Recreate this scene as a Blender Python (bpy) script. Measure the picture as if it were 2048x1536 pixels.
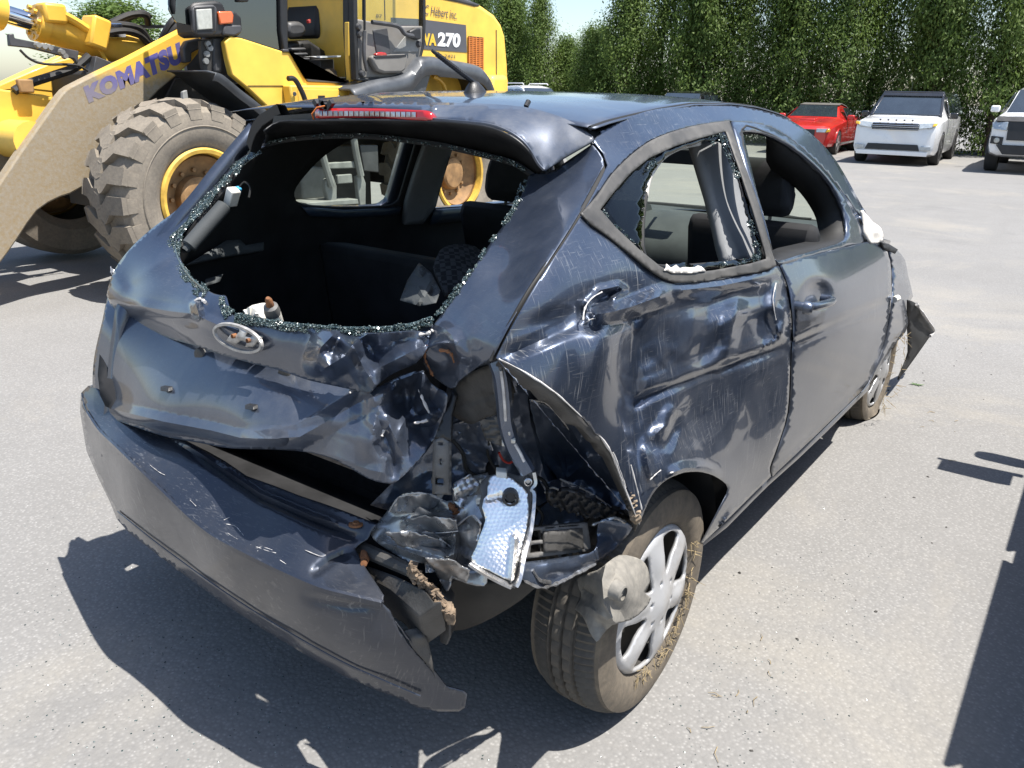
import bpy, bmesh, math, random
import numpy as np
from mathutils import Vector, Matrix, noise
from mathutils.geometry import delaunay_2d_cdt

for o in list(bpy.data.objects):
    bpy.data.objects.remove(o, do_unlink=True)
scene = bpy.context.scene
COL = scene.collection
random.seed(7)
rng = np.random.default_rng(7)

# ---------------------------------------------------------------- camera
IMG_W, IMG_H = 2048.0, 1536.0
FOCAL = 1632.0                                   # pixels at 2048 wide
CAM = np.array([-1.5995, -1.4936, 1.4544])
YAW, PITCH, ROLL = math.radians(35.44), math.radians(19.58), math.radians(1.284)
_f = np.array([math.cos(YAW) * math.cos(PITCH), math.sin(YAW) * math.cos(PITCH), -math.sin(PITCH)])
_r0 = np.array([math.sin(YAW), -math.cos(YAW), 0.0]); _u0 = np.cross(_r0, _f)
_r = math.cos(ROLL) * _r0 + math.sin(ROLL) * _u0
_u = -math.sin(ROLL) * _r0 + math.cos(ROLL) * _u0
cd = bpy.data.cameras.new('camera'); cam = bpy.data.objects.new('camera', cd); COL.objects.link(cam)
cam.matrix_world = Matrix(((_r[0], _u[0], -_f[0], CAM[0]), (_r[1], _u[1], -_f[1], CAM[1]), (_r[2], _u[2], -_f[2], CAM[2]), (0, 0, 0, 1)))
cd.sensor_width = 36.0; cd.lens = FOCAL / IMG_W * 36.0; cd.clip_start = 0.05; cd.clip_end = 2000
scene.camera = cam

# ---------------------------------------------------------------- sky, sun, exposure
SUN_EL = math.radians(68.5)
SUN_AZ = math.radians(-78.0)                     # direction the light comes FROM, from +x towards +y
sun_dir = np.array([math.cos(SUN_EL) * math.cos(SUN_AZ), math.cos(SUN_EL) * math.sin(SUN_AZ), math.sin(SUN_EL)])
world = bpy.data.worlds.new('World'); scene.world = world; world.use_nodes = True
wn = world.node_tree.nodes; wl = world.node_tree.links
sky = wn.new('ShaderNodeTexSky'); sky.sky_type = 'NISHITA'; sky.sun_disc = False
sky.sun_elevation = SUN_EL; sky.sun_rotation = math.pi / 2 - SUN_AZ
sky.altitude = 0; sky.air_density = 1.0; sky.dust_density = 1.0; sky.ozone_density = 1.0
wn['Background'].inputs['Strength'].default_value = 0.11
wl.new(sky.outputs[0], wn['Background'].inputs['Color'])
sd = bpy.data.lights.new('sun', 'SUN'); sd.energy = 5.0; sd.angle = math.radians(0.5); sd.color = (1.0, 0.96, 0.9)
sun = bpy.data.objects.new('sun', sd); COL.objects.link(sun)
sun.rotation_euler = Vector(sun_dir).to_track_quat('Z', 'Y').to_euler()
vs = scene.view_settings
vs.view_transform = 'Standard'; vs.look = 'None'; vs.gamma = 1.0; vs.use_curve_mapping = False
vs.exposure = 0.95
cy = scene.cycles; cy.max_bounces = 6; cy.diffuse_bounces = 2; cy.glossy_bounces = 3; cy.transmission_bounces = 4; cy.transparent_max_bounces = 10; cy.caustics_reflective = False; cy.caustics_refractive = False

# ================================================================ helpers
def at(px, py, ax, v):
    """point of the place seen at pixel (px, py) of the photograph whose ax coordinate is v"""
    d = _f + _r * (px - IMG_W / 2) / FOCAL - _u * (py - IMG_H / 2) / FOCAL
    i = 'xyz'.index(ax)
    return CAM + d * (v - CAM[i]) / d[i]

def link(o, parent=None):
    COL.objects.link(o)
    if parent is not None:
        o.parent = parent
    return o

def tag(o, label=None, cat=None, group=None, kind=None):
    if label: o['label'] = label
    if cat: o['category'] = cat
    if group: o['group'] = group
    if kind: o['kind'] = kind
    return o

def empty(name, loc=(0, 0, 0), rz=0.0, label=None, cat=None, group=None, parent=None):
    o = bpy.data.objects.new(name, None); o.empty_display_size = 0.1
    o.location = loc; o.rotation_euler = (0, 0, rz)
    link(o, parent)
    return tag(o, label, cat, group)

def copy_tree(o, parent=None):
    c = o.copy(); COL.objects.link(c); c.parent = parent
    for ch in [k for k in bpy.data.objects if k.parent == o]:
        copy_tree(ch, c)
    return c

def mesh_obj(name, v, f, mat, parent=None, smooth=35, solid=0.0, bevel=0.0):
    me = bpy.data.meshes.new(name)
    me.from_pydata([tuple(map(float, p)) for p in v], [], [tuple(map(int, q)) for q in f])
    me.update()
    if smooth:
        me.polygons.foreach_set('use_smooth', [True] * len(me.polygons))
        me.set_sharp_from_angle(angle=math.radians(smooth))
    mats = mat if isinstance(mat, (list, tuple)) else [mat]
    for m in mats:
        me.materials.append(M[m] if isinstance(m, str) else m)
    o = bpy.data.objects.new(name, me); link(o, parent)
    if bevel:
        b = o.modifiers.new('bevel', 'BEVEL'); b.width = bevel; b.segments = 2; b.limit_method = 'ANGLE'; b.angle_limit = math.radians(40)
        b.harden_normals = False
    if solid:
        s = o.modifiers.new('solid', 'SOLIDIFY'); s.thickness = abs(solid); s.offset = -1 if solid > 0 else 1
    return o

class MB:
    """collects simple shapes for ONE mesh"""
    def __init__(s, xf=None): s.v = []; s.f = []; s.xf = xf
    def add(s, v, f):
        n = len(s.v)
        s.v += [tuple(map(float, p)) for p in v]; s.f += [tuple(int(i) + n for i in q) for q in f]; return s
    def box(s, c, d, rot=None):
        c = np.array(c, float); h = np.array(d, float) / 2
        P = np.array([[sx, sy, sz] for sz in (-1, 1) for sy in (-1, 1) for sx in (-1, 1)]) * h
        if rot is not None:
            P = P @ np.array(rot).T
        return s.add(P + c, [(0, 2, 3, 1), (4, 5, 7, 6), (0, 1, 5, 4), (2, 6, 7, 3), (0, 4, 6, 2), (1, 3, 7, 5)])
    def tube(s, pts, r, n=10, cap=True):
        pts = [np.array(p, float) for p in pts]
        rr = r if isinstance(r, (list, tuple)) else [r] * len(pts)
        V = []; ref = None
        for i, p in enumerate(pts):
            t = pts[min(i + 1, len(pts) - 1)] - pts[max(i - 1, 0)]; t = t / (np.linalg.norm(t) + 1e-12)
            if ref is None:
                a = np.array([0, 0, 1.]) if abs(t[2]) < .9 else np.array([1., 0, 0])
                ref = np.cross(t, a)
            ref = ref - t * (ref @ t); ref /= np.linalg.norm(ref) + 1e-12
            b = np.cross(t, ref)
            for k in range(n):
                q = 2 * math.pi * k / n
                V.append(p + rr[i] * (math.cos(q) * ref + math.sin(q) * b))
        F = []
        for i in range(len(pts) - 1):
            for k in range(n):
                F.append((i * n + k, i * n + (k + 1) % n, (i + 1) * n + (k + 1) % n, (i + 1) * n + k))
        if cap:
            F.append(tuple(range(n - 1, -1, -1))); F.append(tuple((len(pts) - 1) * n + k for k in range(n)))
        return s.add(V, F)
    def prism(s, poly, a, b, ax='y'):
        """polygon in the two other axes, extruded from a to b along ax; a, b may be lists per vertex"""
        n = len(poly)
        A = a if isinstance(a, (list, tuple)) else [a] * n
        B = b if isinstance(b, (list, tuple)) else [b] * n
        def put(p, w):
            return {'x': (w, p[0], p[1]), 'y': (p[0], w, p[1]), 'z': (p[0], p[1], w)}[ax]
        V = [put(p, A[i]) for i, p in enumerate(poly)] + [put(p, B[i]) for i, p in enumerate(poly)]
        F = [tuple(range(n)), tuple(range(2 * n - 1, n - 1, -1))] + [(i, n + i, n + (i + 1) % n, (i + 1) % n) for i in range(n)]
        return s.add(V, F)
    def lathe(s, prof, c=(0, 0, 0), ax='y', n=32, a0=0.0, a1=2 * math.pi):
        """prof: list of (radius, offset along ax)"""
        full = abs(a1 - a0 - 2 * math.pi) < 1e-6
        m = n if full else n + 1
        V = []
        for k in range(m):
            q = a0 + (a1 - a0) * k / n; cq, sq = math.cos(q), math.sin(q)
            for r, o in prof:
                V.append({'y': (r * cq, o, r * sq), 'x': (o, r * cq, r * sq), 'z': (r * cq, r * sq, o)}[ax])
        V = np.array(V) + np.array(c, float); L = len(prof); F = []
        for k in range(n):
            k2 = (k + 1) % m
            for i in range(L - 1):
                F.append((k * L + i, k * L + i + 1, k2 * L + i + 1, k2 * L + i))
        return s.add(V, F)
    def grid(s, P, flip=False):
        P = np.asarray(P); m, n = P.shape[:2]; F = []
        for i in range(m - 1):
            for j in range(n - 1):
                q = (i * n + j, i * n + j + 1, (i + 1) * n + j + 1, (i + 1) * n + j)
                F.append(q[::-1] if flip else q)
        return s.add(P.reshape(-1, 3), F)
    def build(s, name, mat, parent=None, smooth=35, solid=0.0, bevel=0.0):
        v = s.v if s.xf is None else [s.xf(p) for p in s.v]
        return mesh_obj(name, v, s.f, mat, parent, smooth, solid, bevel)

def rotz(a): c, s = math.cos(a), math.sin(a); return np.array([[c, -s, 0], [s, c, 0], [0, 0, 1]])
def roty(a): c, s = math.cos(a), math.sin(a); return np.array([[c, 0, s], [0, 1, 0], [-s, 0, c]])
def rotx(a): c, s = math.cos(a), math.sin(a); return np.array([[1, 0, 0], [0, c, -s], [0, s, c]])

def spline(pts, n=8, closed=False):
    """Catmull-Rom through the points, n steps per span"""
    P = np.array(pts, float); m = len(P); out = []
    rngk = range(m) if closed else range(m - 1)
    for i in rngk:
        if closed: a, b, c, d = P[(i - 1) % m], P[i], P[(i + 1) % m], P[(i + 2) % m]
        else: a, b, c, d = P[max(i - 1, 0)], P[i], P[i + 1], P[min(i + 2, m - 1)]
        for k in range(n):
            t = k / n
            out.append(.5 * ((2 * b) + (-a + c) * t + (2 * a - 5 * b + 4 * c - d) * t * t + (-a + 3 * b - 3 * c + d) * t ** 3))
    if not closed: out.append(P[-1])
    return np.array(out)

# ---------------------------------------------------------------- noise in numpy
def _hash2(i, j, s=0):
    h = (i.astype(np.int64) * 374761393 + j.astype(np.int64) * 668265263 + s * 1442695041) & 0x7fffffff
    h = ((h ^ (h >> 13)) * 1274126177) & 0x7fffffff
    return ((h ^ (h >> 16)) & 0xffff) / 65535.0
def vnoise(x, y, s=0):
    i, j = np.floor(x), np.floor(y); u, v = x - i, y - j
    u = u * u * (3 - 2 * u); v = v * v * (3 - 2 * v)
    a, b, c, d = _hash2(i, j, s), _hash2(i + 1, j, s), _hash2(i, j + 1, s), _hash2(i + 1, j + 1, s)
    return (a * (1 - u) + b * u) * (1 - v) + (c * (1 - u) + d * u) * v
def fbm(x, y, s=0, o=3):
    r = 0; a = .5
    for k in range(o): r = r + a * vnoise(x * 2 ** k, y * 2 ** k, s + k); a *= .5
    return r
def ridged(x, y, s=0, o=3):
    r = 0; a = .5
    for k in range(o): r = r + a * (1 - np.abs(2 * vnoise(x * 1.9 ** k, y * 1.9 ** k, s + k) - 1)); a *= .45
    return r
def facet(x, y, s=0):
    """crumpled-sheet height: faceted, cellular"""
    best = np.full(x.shape, 9.); second = best.copy(); hgt = np.zeros(x.shape)
    i0, j0 = np.floor(x), np.floor(y)
    for di in (-1, 0, 1):
        for dj in (-1, 0, 1):
            i, j = i0 + di, j0 + dj
            cx, cy = i + _hash2(i, j, s), j + _hash2(i, j, s + 5)
            dd = np.hypot(x - cx, y - cy)
            gx, gy = _hash2(i, j, s + 7) - .5, _hash2(i, j, s + 9) - .5
            h = (_hash2(i, j, s + 11) - .5) * .5 + gx * (x - cx) + gy * (y - cy)
            near = dd < best
            second = np.where(near, best, np.minimum(second, dd))
            hgt = np.where(near, h, hgt); best = np.where(near, dd, best)
    e = np.clip((second - best) / .35, 0, 1)
    return hgt * e

def folds(x, y, s=0):
    """height of a sheet buckled along several straight, sharp fold lines"""
    wx, wy = fbm(x * .6, y * .6, s + 50) - .45, fbm(x * .6, y * .6, s + 60) - .45; h = 0; r = np.random.default_rng(s)
    for w, l in ((.68, 1.0), (.24, .55), (.08, .30)):
        a = r.uniform(0, math.pi); q = (x * math.cos(a) + y * math.sin(a)) / l + r.uniform(0, 1) + 1.3 * wx + .8 * wy
        h = h + w * np.abs(2 * (q - np.floor(q)) - 1)
    return h - .5

def seg_dist(x, y, line):
    """distance to a polyline, and the parameter 0..1 along it"""
    L = np.array(line, float); d = np.full(np.shape(x), 1e9); tt = np.zeros(np.shape(x)); sg = np.zeros(np.shape(x))
    ln = np.hypot(*(L[1:] - L[:-1]).T); cum = np.concatenate([[0], np.cumsum(ln)]); tot = cum[-1]
    for k in range(len(L) - 1):
        a, b = L[k], L[k + 1]; ab = b - a
        t = np.clip(((x - a[0]) * ab[0] + (y - a[1]) * ab[1]) / (ab @ ab), 0, 1)
        dx, dy = x - a[0] - t * ab[0], y - a[1] - t * ab[1]
        q = np.hypot(dx, dy); m = q < d
        d = np.where(m, q, d); tt = np.where(m, (cum[k] + t * ln[k]) / tot, tt)
        sg = np.where(m, np.sign(ab[0] * (y - a[1]) - ab[1] * (x - a[0])), sg)
    return d, tt, sg

def crease(line, w, amp, p=1.0, fade=True):
    def g(x, y):
        d, t, s = seg_dist(x, y, line)
        k = np.clip(1 - d / w, 0, 1) ** p
        if fade: k = k * np.clip(4 * t * (1 - t) * 1.5, 0, 1)
        return amp * k
    g.line = (line, w * .9)
    return g
def step(line, w, amp):
    """surface on the left of the line (image) is raised by amp, blending over w pixels"""
    def g(x, y):
        d, t, s = seg_dist(x, y, line)
        q = np.clip(d * s / w * .5 + .5, 0, 1); q = q * q * (3 - 2 * q)
        return amp * q
    return g
def bump(cx, cy, rx, ry, amp, rot=0.0, p=1.0):
    c, s = math.cos(math.radians(rot)), math.sin(math.radians(rot))
    def g(x, y):
        u, v = ((x - cx) * c + (y - cy) * s) / rx, (-(x - cx) * s + (y - cy) * c) / ry
        return amp * np.exp(-(u * u + v * v) ** p)
    return g
def crumple(scale, amp, s=0, region=None, kind='facet'):
    def g(x, y):
        h = facet(x / scale, y / scale, s) if kind == 'facet' else folds(x / scale, y / scale, s) if kind == 'fold' else (ridged(x / scale, y / scale, s) - .5 if kind == 'ridge' else fbm(x / scale, y / scale, s) - .45)
        if region is not None: h = h * region(x, y)
        return amp * h
    return g

# ---------------------------------------------------------------- sheet-metal panels
class Surf:
    """smooth surface through sparse points given as (px, py, axis, value): thin-plate spline of inverse depth"""
    def __init__(s, ctrl, smooth=0.0):
        q = np.array([(c[0], c[1]) for c in ctrl], float); s.m = q.mean(0); s.sc = 400.0
        P = np.array([at(*c) for c in ctrl]); w = 1.0 / ((P - CAM) @ _f)
        s.q = (q - s.m) / s.sc; n = len(q)
        A = np.zeros((n + 3, n + 3)); A[:n, :n] = s.phi(s.q, s.q) + np.eye(n) * smooth
        A[:n, n] = 1; A[:n, n + 1:] = s.q; A[n, :n] = 1; A[n + 1:, :n] = s.q.T
        s.c = np.linalg.solve(A, np.concatenate([w, np.zeros(3)]))
    def phi(s, a, b):
        r2 = ((a[:, None] - b[None]) ** 2).sum(-1)
        return .5 * r2 * np.log(r2 + 1e-12)
    def __call__(s, px, py, disp=None, n0=None):
        px = np.asarray(px, float); py = np.asarray(py, float)
        q = (np.stack([px, py], -1) - s.m) / s.sc
        w = s.phi(q, s.q) @ s.c[:-3] + s.c[-3] + q @ s.c[-2:]
        t = 1.0 / w
        D = _f + np.outer((px - IMG_W / 2) / FOCAL, _r) - np.outer((py - IMG_H / 2) / FOCAL, _u)
        if disp is not None:
            t = t + disp / (D @ n0)
        return CAM + D * t[:, None]

def jag(pts, amp, s=0, freq=.12):
    """fine uneven outline; pts closed polyline in pixels"""
    P = np.array(pts, float); out = []
    for i in range(len(P)):
        a, b = P[i], P[(i + 1) % len(P)]; L = np.hypot(*(b - a)); n = max(1, int(L / 6))
        nr = np.array([-(b - a)[1], (b - a)[0]]) / (L + 1e-9)
        for k in range(n):
            p = a + (b - a) * k / n
            h = (vnoise(np.array([p[0] * freq]), np.array([p[1] * freq]), s)[0] - .5) + .5 * (vnoise(np.array([p[0] * freq * 3]), np.array([p[1] * freq * 3]), s + 3)[0] - .5)
            out.append(p + nr * amp * h)
    return np.array(out)

def tri_panel(outline, holes=(), step_px=9.0, seed=1, lines=()):
    """triangulated interior of a pixel polygon (with holes): returns points, faces"""
    pts = []; edges = []
    def dens(poly):
        P = np.array(poly, float); out = []
        for i in range(len(P)):
            a, b = P[i], P[(i + 1) % len(P)]; L = np.hypot(*(b - a)); n = max(1, int(round(L / step_px)))
            out += [a + (b - a) * k / n for k in range(n)]
        return out
    for poly in [outline] + list(holes):
        d = dens(poly); n0 = len(pts); pts += d
        edges += [(n0 + i, n0 + (i + 1) % len(d)) for i in range(len(d))]
    B = np.array(pts)
    lo, hi = B.min(0), B.max(0); r = np.random.default_rng(seed)
    gx, gy = np.meshgrid(np.arange(lo[0], hi[0], step_px), np.arange(lo[1], hi[1], step_px * .87))
    gx = gx + (np.arange(gx.shape[0]) % 2)[:, None] * step_px * .5
    g = np.stack([gx.ravel(), gy.ravel()], 1) + r.uniform(-.12, .12, (gx.size, 2)) * step_px
    def inside(q, poly):
        P = np.array(poly, float); x, y = q[:, 0], q[:, 1]; c = np.zeros(len(q), bool); j = len(P) - 1
        for i in range(len(P)):
            m = ((P[i, 1] > y) != (P[j, 1] > y)) & (x < (P[j, 0] - P[i, 0]) * (y - P[i, 1]) / (P[j, 1] - P[i, 1] + 1e-12) + P[i, 0])
            c ^= m; j = i
        return c
    keep = inside(g, outline)
    for h in holes: keep &= ~inside(g, h)
    g = g[keep]
    # keep interior points off the boundary
    if len(g):
        dmin = np.full(len(g), 1e9)
        for k in range(0, len(B), 200):
            dmin = np.minimum(dmin, np.sqrt(((g[:, None] - B[None, k:k + 200]) ** 2).sum(-1)).min(1))
        g = g[dmin > step_px * .5]
    # rows of points along the fold lines keep the folds straight and crisp
    ex = []
    for ln, w in lines:
        Q = np.array(ln, float)
        for k in range(len(Q) - 1):
            a, b = Q[k], Q[k + 1]; L = np.hypot(*(b - a)); n = max(1, int(round(L / (step_px * .8))))
            for q in range(n):
                p = a + (b - a) * q / n; nr = np.array([-(b - a)[1], (b - a)[0]]) / (L + 1e-9)
                ex += [p, p + nr * min(w, step_px * 1.1), p - nr * min(w, step_px * 1.1)]
    if ex:
        ex = np.array(ex); k = inside(ex, outline)
        for h in holes: k &= ~inside(ex, h)
        ex = ex[k]
    if len(ex):
        d = np.full(len(ex), 1e9)
        for k in range(0, len(B), 200): d = np.minimum(d, np.sqrt(((ex[:, None] - B[None, k:k + 200]) ** 2).sum(-1)).min(1))
        ex = ex[d > step_px * .35]
        keepx = []; cell = {}
        for p in ex:                                   # drop near-duplicates
            c = (int(p[0] // (step_px * .45)), int(p[1] // (step_px * .45)))
            if c in cell: continue
            cell[c] = 1; keepx.append(p)
        ex = np.array(keepx)
        if len(ex) and len(g):
            d = np.full(len(g), 1e9)
            for k in range(0, len(ex), 200): d = np.minimum(d, np.sqrt(((g[:, None] - ex[None, k:k + 200]) ** 2).sum(-1)).min(1))
            g = g[d > step_px * .6]
        if len(ex): g = np.concatenate([g, ex]) if len(g) else ex
    allp = np.concatenate([B, g]) if len(g) else B
    vs_, es_, fs_, *_x = delaunay_2d_cdt([Vector(p) for p in allp], edges, [], 0, 1e-4)
    V = np.array([(v.x, v.y) for v in vs_]); F = np.array(fs_, dtype=int)
    c = V[F].mean(1); k = inside(c, outline)
    for h in holes: k &= ~inside(c, h)
    F = F[k]
    # orientation: counter-clockwise in image-up coordinates -> faces the viewer
    a, b, d = V[F[:, 0]], V[F[:, 1]], V[F[:, 2]]
    cr = (b[:, 0] - a[:, 0]) * (d[:, 1] - a[:, 1]) - (b[:, 1] - a[:, 1]) * (d[:, 0] - a[:, 0])
    F[cr > 0] = F[cr > 0][:, ::-1]
    return V, F

def panel(name, outline, surf, n0, mat, parent, holes=(), disp=(), step_px=9.0, solid=.0012, smooth=60, uvs=False):
    V, F = tri_panel(outline, holes, step_px, lines=[q.line for q in disp if hasattr(q, 'line')])
    d = np.zeros(len(V))
    for g in disp: d = d + g(V[:, 0], V[:, 1])
    P = surf(V[:, 0], V[:, 1], d, np.array(n0, float))
    return mesh_obj(name, P, F, mat, parent, smooth, solid)

def ribbon(name, line, surf, n0, w, h, mat, parent, closed=False, off=0.0, n=4):
    """raised bead following a pixel polyline on a surface: w metres wide, h metres proud"""
    L = spline(line, n, closed)
    P = surf(L[:, 0], L[:, 1], np.full(len(L), off), np.array(n0, float)); n0 = np.array(n0, float); V = []; F = []
    m = len(P)
    for i in range(m):
        t = (P[(i + 1) % m] - P[(i - 1) % m]) if closed else (P[min(i + 1, m - 1)] - P[max(i - 1, 0)])
        t /= np.linalg.norm(t) + 1e-12; b = np.cross(n0, t); b /= np.linalg.norm(b) + 1e-12; nn = np.cross(t, b)
        V += [P[i] - b * w / 2, P[i] - b * w * .32 + nn * h, P[i] + b * w * .32 + nn * h, P[i] + b * w / 2, P[i] - nn * h * .5]
    for i in range(m if closed else m - 1):
        j = (i + 1) % m
        for k in range(5): F.append((i * 5 + k, i * 5 + (k + 1) % 5, j * 5 + (k + 1) % 5, j * 5 + k))
    if not closed:
        F.append((0, 1, 2, 3, 4)); F.append(tuple((m - 1) * 5 + k for k in (4, 3, 2, 1, 0)))
    return mesh_obj(name, V, F, mat, parent, 50)

# ================================================================ materials
M = {}
class NT:
    def __init__(s, name):
        m = bpy.data.materials.new(name); m.use_nodes = True; s.m = m; s.t = m.node_tree; s.n = s.t.nodes; s.l = s.t.links
        s.b = s.n['Principled BSDF']; M[name] = m
        s.tc = s.n.new('ShaderNodeTexCoord')
    def set(s, **k):
        for a, v in k.items():
            i = s.b.inputs[a.replace('_', ' ')]
            if hasattr(v, 'is_output') or isinstance(v, bpy.types.NodeSocket): s.l.new(v, i)
            else: i.default_value = v if not isinstance(v, tuple) else (tuple(v) + (1,))[:4]
        return s
    def map(s, scale=(1, 1, 1), rot=(0, 0, 0), src='Object'):
        mp = s.n.new('ShaderNodeMapping'); mp.inputs['Scale'].default_value = scale; mp.inputs['Rotation'].default_value = rot
        s.l.new(s.tc.outputs[src], mp.inputs[0]); return mp.outputs[0]
    def noise(s, scale, detail=3, rough=.5, vec=None, dist=0.0):
        t = s.n.new('ShaderNodeTexNoise'); t.inputs['Scale'].default_value = scale; t.inputs['Detail'].default_value = detail
        t.inputs['Roughness'].default_value = rough; t.inputs['Distortion'].default_value = dist
        s.l.new(vec if vec is not None else s.tc.outputs['Object'], t.inputs['Vector']); return t.outputs['Fac']
    def vor(s, scale, vec=None, feature='F1', out='Distance', rand=1.0):
        t = s.n.new('ShaderNodeTexVoronoi'); t.inputs['Scale'].default_value = scale; t.feature = feature; t.inputs['Randomness'].default_value = rand
        s.l.new(vec if vec is not None else s.tc.outputs['Object'], t.inputs['Vector']); return t.outputs[out]
    def ramp(s, fac, stops, interp='LINEAR'):
        r = s.n.new('ShaderNodeValToRGB'); r.color_ramp.interpolation = interp; e = r.color_ramp.elements
        while len(e) < len(stops): e.new(.5)
        for k, (p, c) in enumerate(stops):
            e[k].position = p; e[k].color = (c, c, c, 1) if not isinstance(c, tuple) else (tuple(c) + (1,))[:4]
        s.l.new(fac, r.inputs[0]); return r.outputs[0]
    def math(s, op, a, b=None, clamp=False):
        t = s.n.new('ShaderNodeMath'); t.operation = op; t.use_clamp = clamp
        for k, v in enumerate((a, b)):
            if v is None: continue
            if isinstance(v, bpy.types.NodeSocket): s.l.new(v, t.inputs[k])
            else: t.inputs[k].default_value = v
        return t.outputs[0]
    def mix(s, fac, a, b):
        t = s.n.new('ShaderNodeMix'); t.data_type = 'RGBA'
        for i, v in ((0, fac), (6, a), (7, b)):
            if isinstance(v, bpy.types.NodeSocket): s.l.new(v, t.inputs[i])
            else: t.inputs[i].default_value = v if not isinstance(v, tuple) else (tuple(v) + (1,))[:4]
        return t.outputs[2]
    def sep(s, out='Z', src=None):
        t = s.n.new('ShaderNodeSeparateXYZ'); s.l.new(src if src is not None else s.tc.outputs['Object'], t.inputs[0]); return t.outputs[out]
    def bump(s, h, strength=.3, dist=.01):
        t = s.n.new('ShaderNodeBump'); t.inputs['Strength'].default_value = strength; t.inputs['Distance'].default_value = dist
        s.l.new(h, t.inputs['Height']); s.l.new(t.outputs[0], s.b.inputs['Normal']); return s

def plain(name, col, rough=.5, metal=0.0, var=.25, vs_=6.0, coat=0.0, bumpk=0.0, bscale=60.0, spec=.5):
    """a colour with a little unevenness in tone and gloss"""
    t = NT(name); n = t.noise(vs_, 4, .6)
    lo = tuple(c * (1 - var) for c in col); hi = tuple(min(1, c * (1 + var)) for c in col)
    t.set(Base_Color=t.ramp(n, [(.3, lo), (.7, hi)]), Metallic=metal, Roughness=t.ramp(n, [(.3, max(.02, rough - .06)), (.7, min(1, rough + .08))]), Coat_Weight=coat, Coat_Roughness=.06)
    t.b.inputs['Specular IOR Level'].default_value = spec
    if bumpk: t.bump(t.noise(bscale, 3), bumpk, .004)
    return t

# ---------------------------------------------------------------- asphalt
t = NT('asphalt')
big = t.noise(.35, 4, .6); mid = t.noise(2.2, 5, .65); fine = t.noise(55, 3, .7); stone = t.vor(85); stone2 = t.vor(170)
streak = t.noise(1.0, 4, .6, t.map((.25, 3.0, 1), (0, 0, .35)))
base = t.ramp(t.math('ADD', t.math('MULTIPLY', big, .5), t.math('MULTIPLY', mid, .5)), [(.3, (.205, .199, .189)), (.7, (.275, .268, .257))])
base = t.mix(t.ramp(streak, [(.45, 0.0), (.8, .35)]), base, (.19, .185, .176))
chip = t.ramp(stone, [(.0, (.46, .45, .43)), (.22, (.25, .243, .233)), (.5, (.15, .146, .14))])
col = t.mix(.42, base, chip)
st = t.ramp(t.noise(.55, 5, .7, dist=.6), [(.54, 0.0), (.70, .50)]); col = t.mix(st, col, (.31, .285, .24))
st2 = t.ramp(t.noise(.8, 5, .65, t.map((1, 1, 1), (0, 0, 2.0)), .4), [(.58, 0.0), (.70, .45)]); col = t.mix(st2, col, (.15, .147, .143))
col = t.mix(t.ramp(t.vor(30), [(.0, .5), (.09, 0.0)]), col, (.60, .59, .57))
col = t.mix(t.ramp(t.vor(19, t.map((1, 1, 1), (0, 0, 1.1))), [(.0, .7), (.07, 0.0)]), col, (.08, .075, .07))
col = t.mix(t.ramp(fine, [(.35, .30), (.6, 0.0)]), col, (.13, .128, .124))
t.set(Base_Color=col, Roughness=.93); t.b.inputs['Specular IOR Level'].default_value = .25
t.bump(t.math('ADD', stone, t.math('MULTIPLY', fine, .8)), .30, .004)

# ---------------------------------------------------------------- wreck paint
def paint(name, dust=.25, scratch=0.0, dustcol=(.25, .245, .235), base=(.034, .049, .082), lowdirt=0.0, rough=.33):
    t = NT(name)
    flake = t.noise(900, 1, .5)
    col = t.mix(t.ramp(flake, [(.4, 0.0), (.75, .4)]), base, tuple(min(1, c * 2.2) for c in base))
    dn = t.noise(3.2, 6, .65); dn2 = t.noise(24, 4, .7)
    d = t.math('MULTIPLY', t.ramp(dn, [(.35, 0.15), (.75, 1.0)]), t.ramp(dn2, [(.25, .45), (.75, 1.0)]))
    d = t.math('MULTIPLY', d, dust)
    if lowdirt:
        z = t.sep('Z'); d = t.math('ADD', d, t.math('MULTIPLY', t.ramp(z, [(.18, 1.0), (.75, 0.0)]), t.math('MULTIPLY', t.ramp(dn2, [(.2, .55), (.8, 1.0)]), lowdirt)), True)
    ro = t.math('ADD', t.math('MULTIPLY', d, .45), rough)
    if scratch:
        s1 = t.noise(1.0, 3, .55, t.map((330, 60, 11), (.10, .08, 0)), .35)
        s2 = t.noise(1.0, 3, .55, t.map((26, 20, 420), (0, .55, .2)), .5)
        msk = t.ramp(t.noise(4.5, 3, .6), [(.40, 0.05), (.64, 1.0)])
        sc = t.math('MAXIMUM', t.math('MULTIPLY', t.ramp(s1, [(.585, 0.0), (.70, .75)]), msk), t.math('MULTIPLY', t.ramp(s2, [(.60, 0.0), (.72, .6)]), msk))
        sc = t.math('MULTIPLY', sc, scratch)
        ro = t.math('MAXIMUM', ro, t.math('MULTIPLY', sc, .6))
    grim = t.ramp(t.noise(1.0, 5, .7, t.map((5, 5, 1.3))), [(.45, 0.0), (.72, .35)]); d = t.math('MAXIMUM', d, t.math('MULTIPLY', grim, min(1.0, dust * 2.2)))
    col = t.mix(d, col, dustcol)
    if scratch:
        col = t.mix(sc, col, (.34, .335, .325)); d = t.math('MAXIMUM', d, sc)
    metal = t.math('SUBTRACT', .72, t.math('MULTIPLY', d, .7), True)
    t.set(Base_Color=col, Metallic=metal, Roughness=ro, Coat_Weight=t.math('SUBTRACT', 1.0, t.math('MULTIPLY', d, 1.1), True), Coat_Roughness=.06)
    return t
paint('wreck_paint', .30, .22)
paint('wreck_paint_roof', .42, .15)
paint('spoiler_paint', .75, .25, rough=.45)
paint('wreck_paint_scraped', .22, .9, lowdirt=.30)
paint('wreck_paint_dusty', .24, .3, lowdirt=.42)
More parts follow.
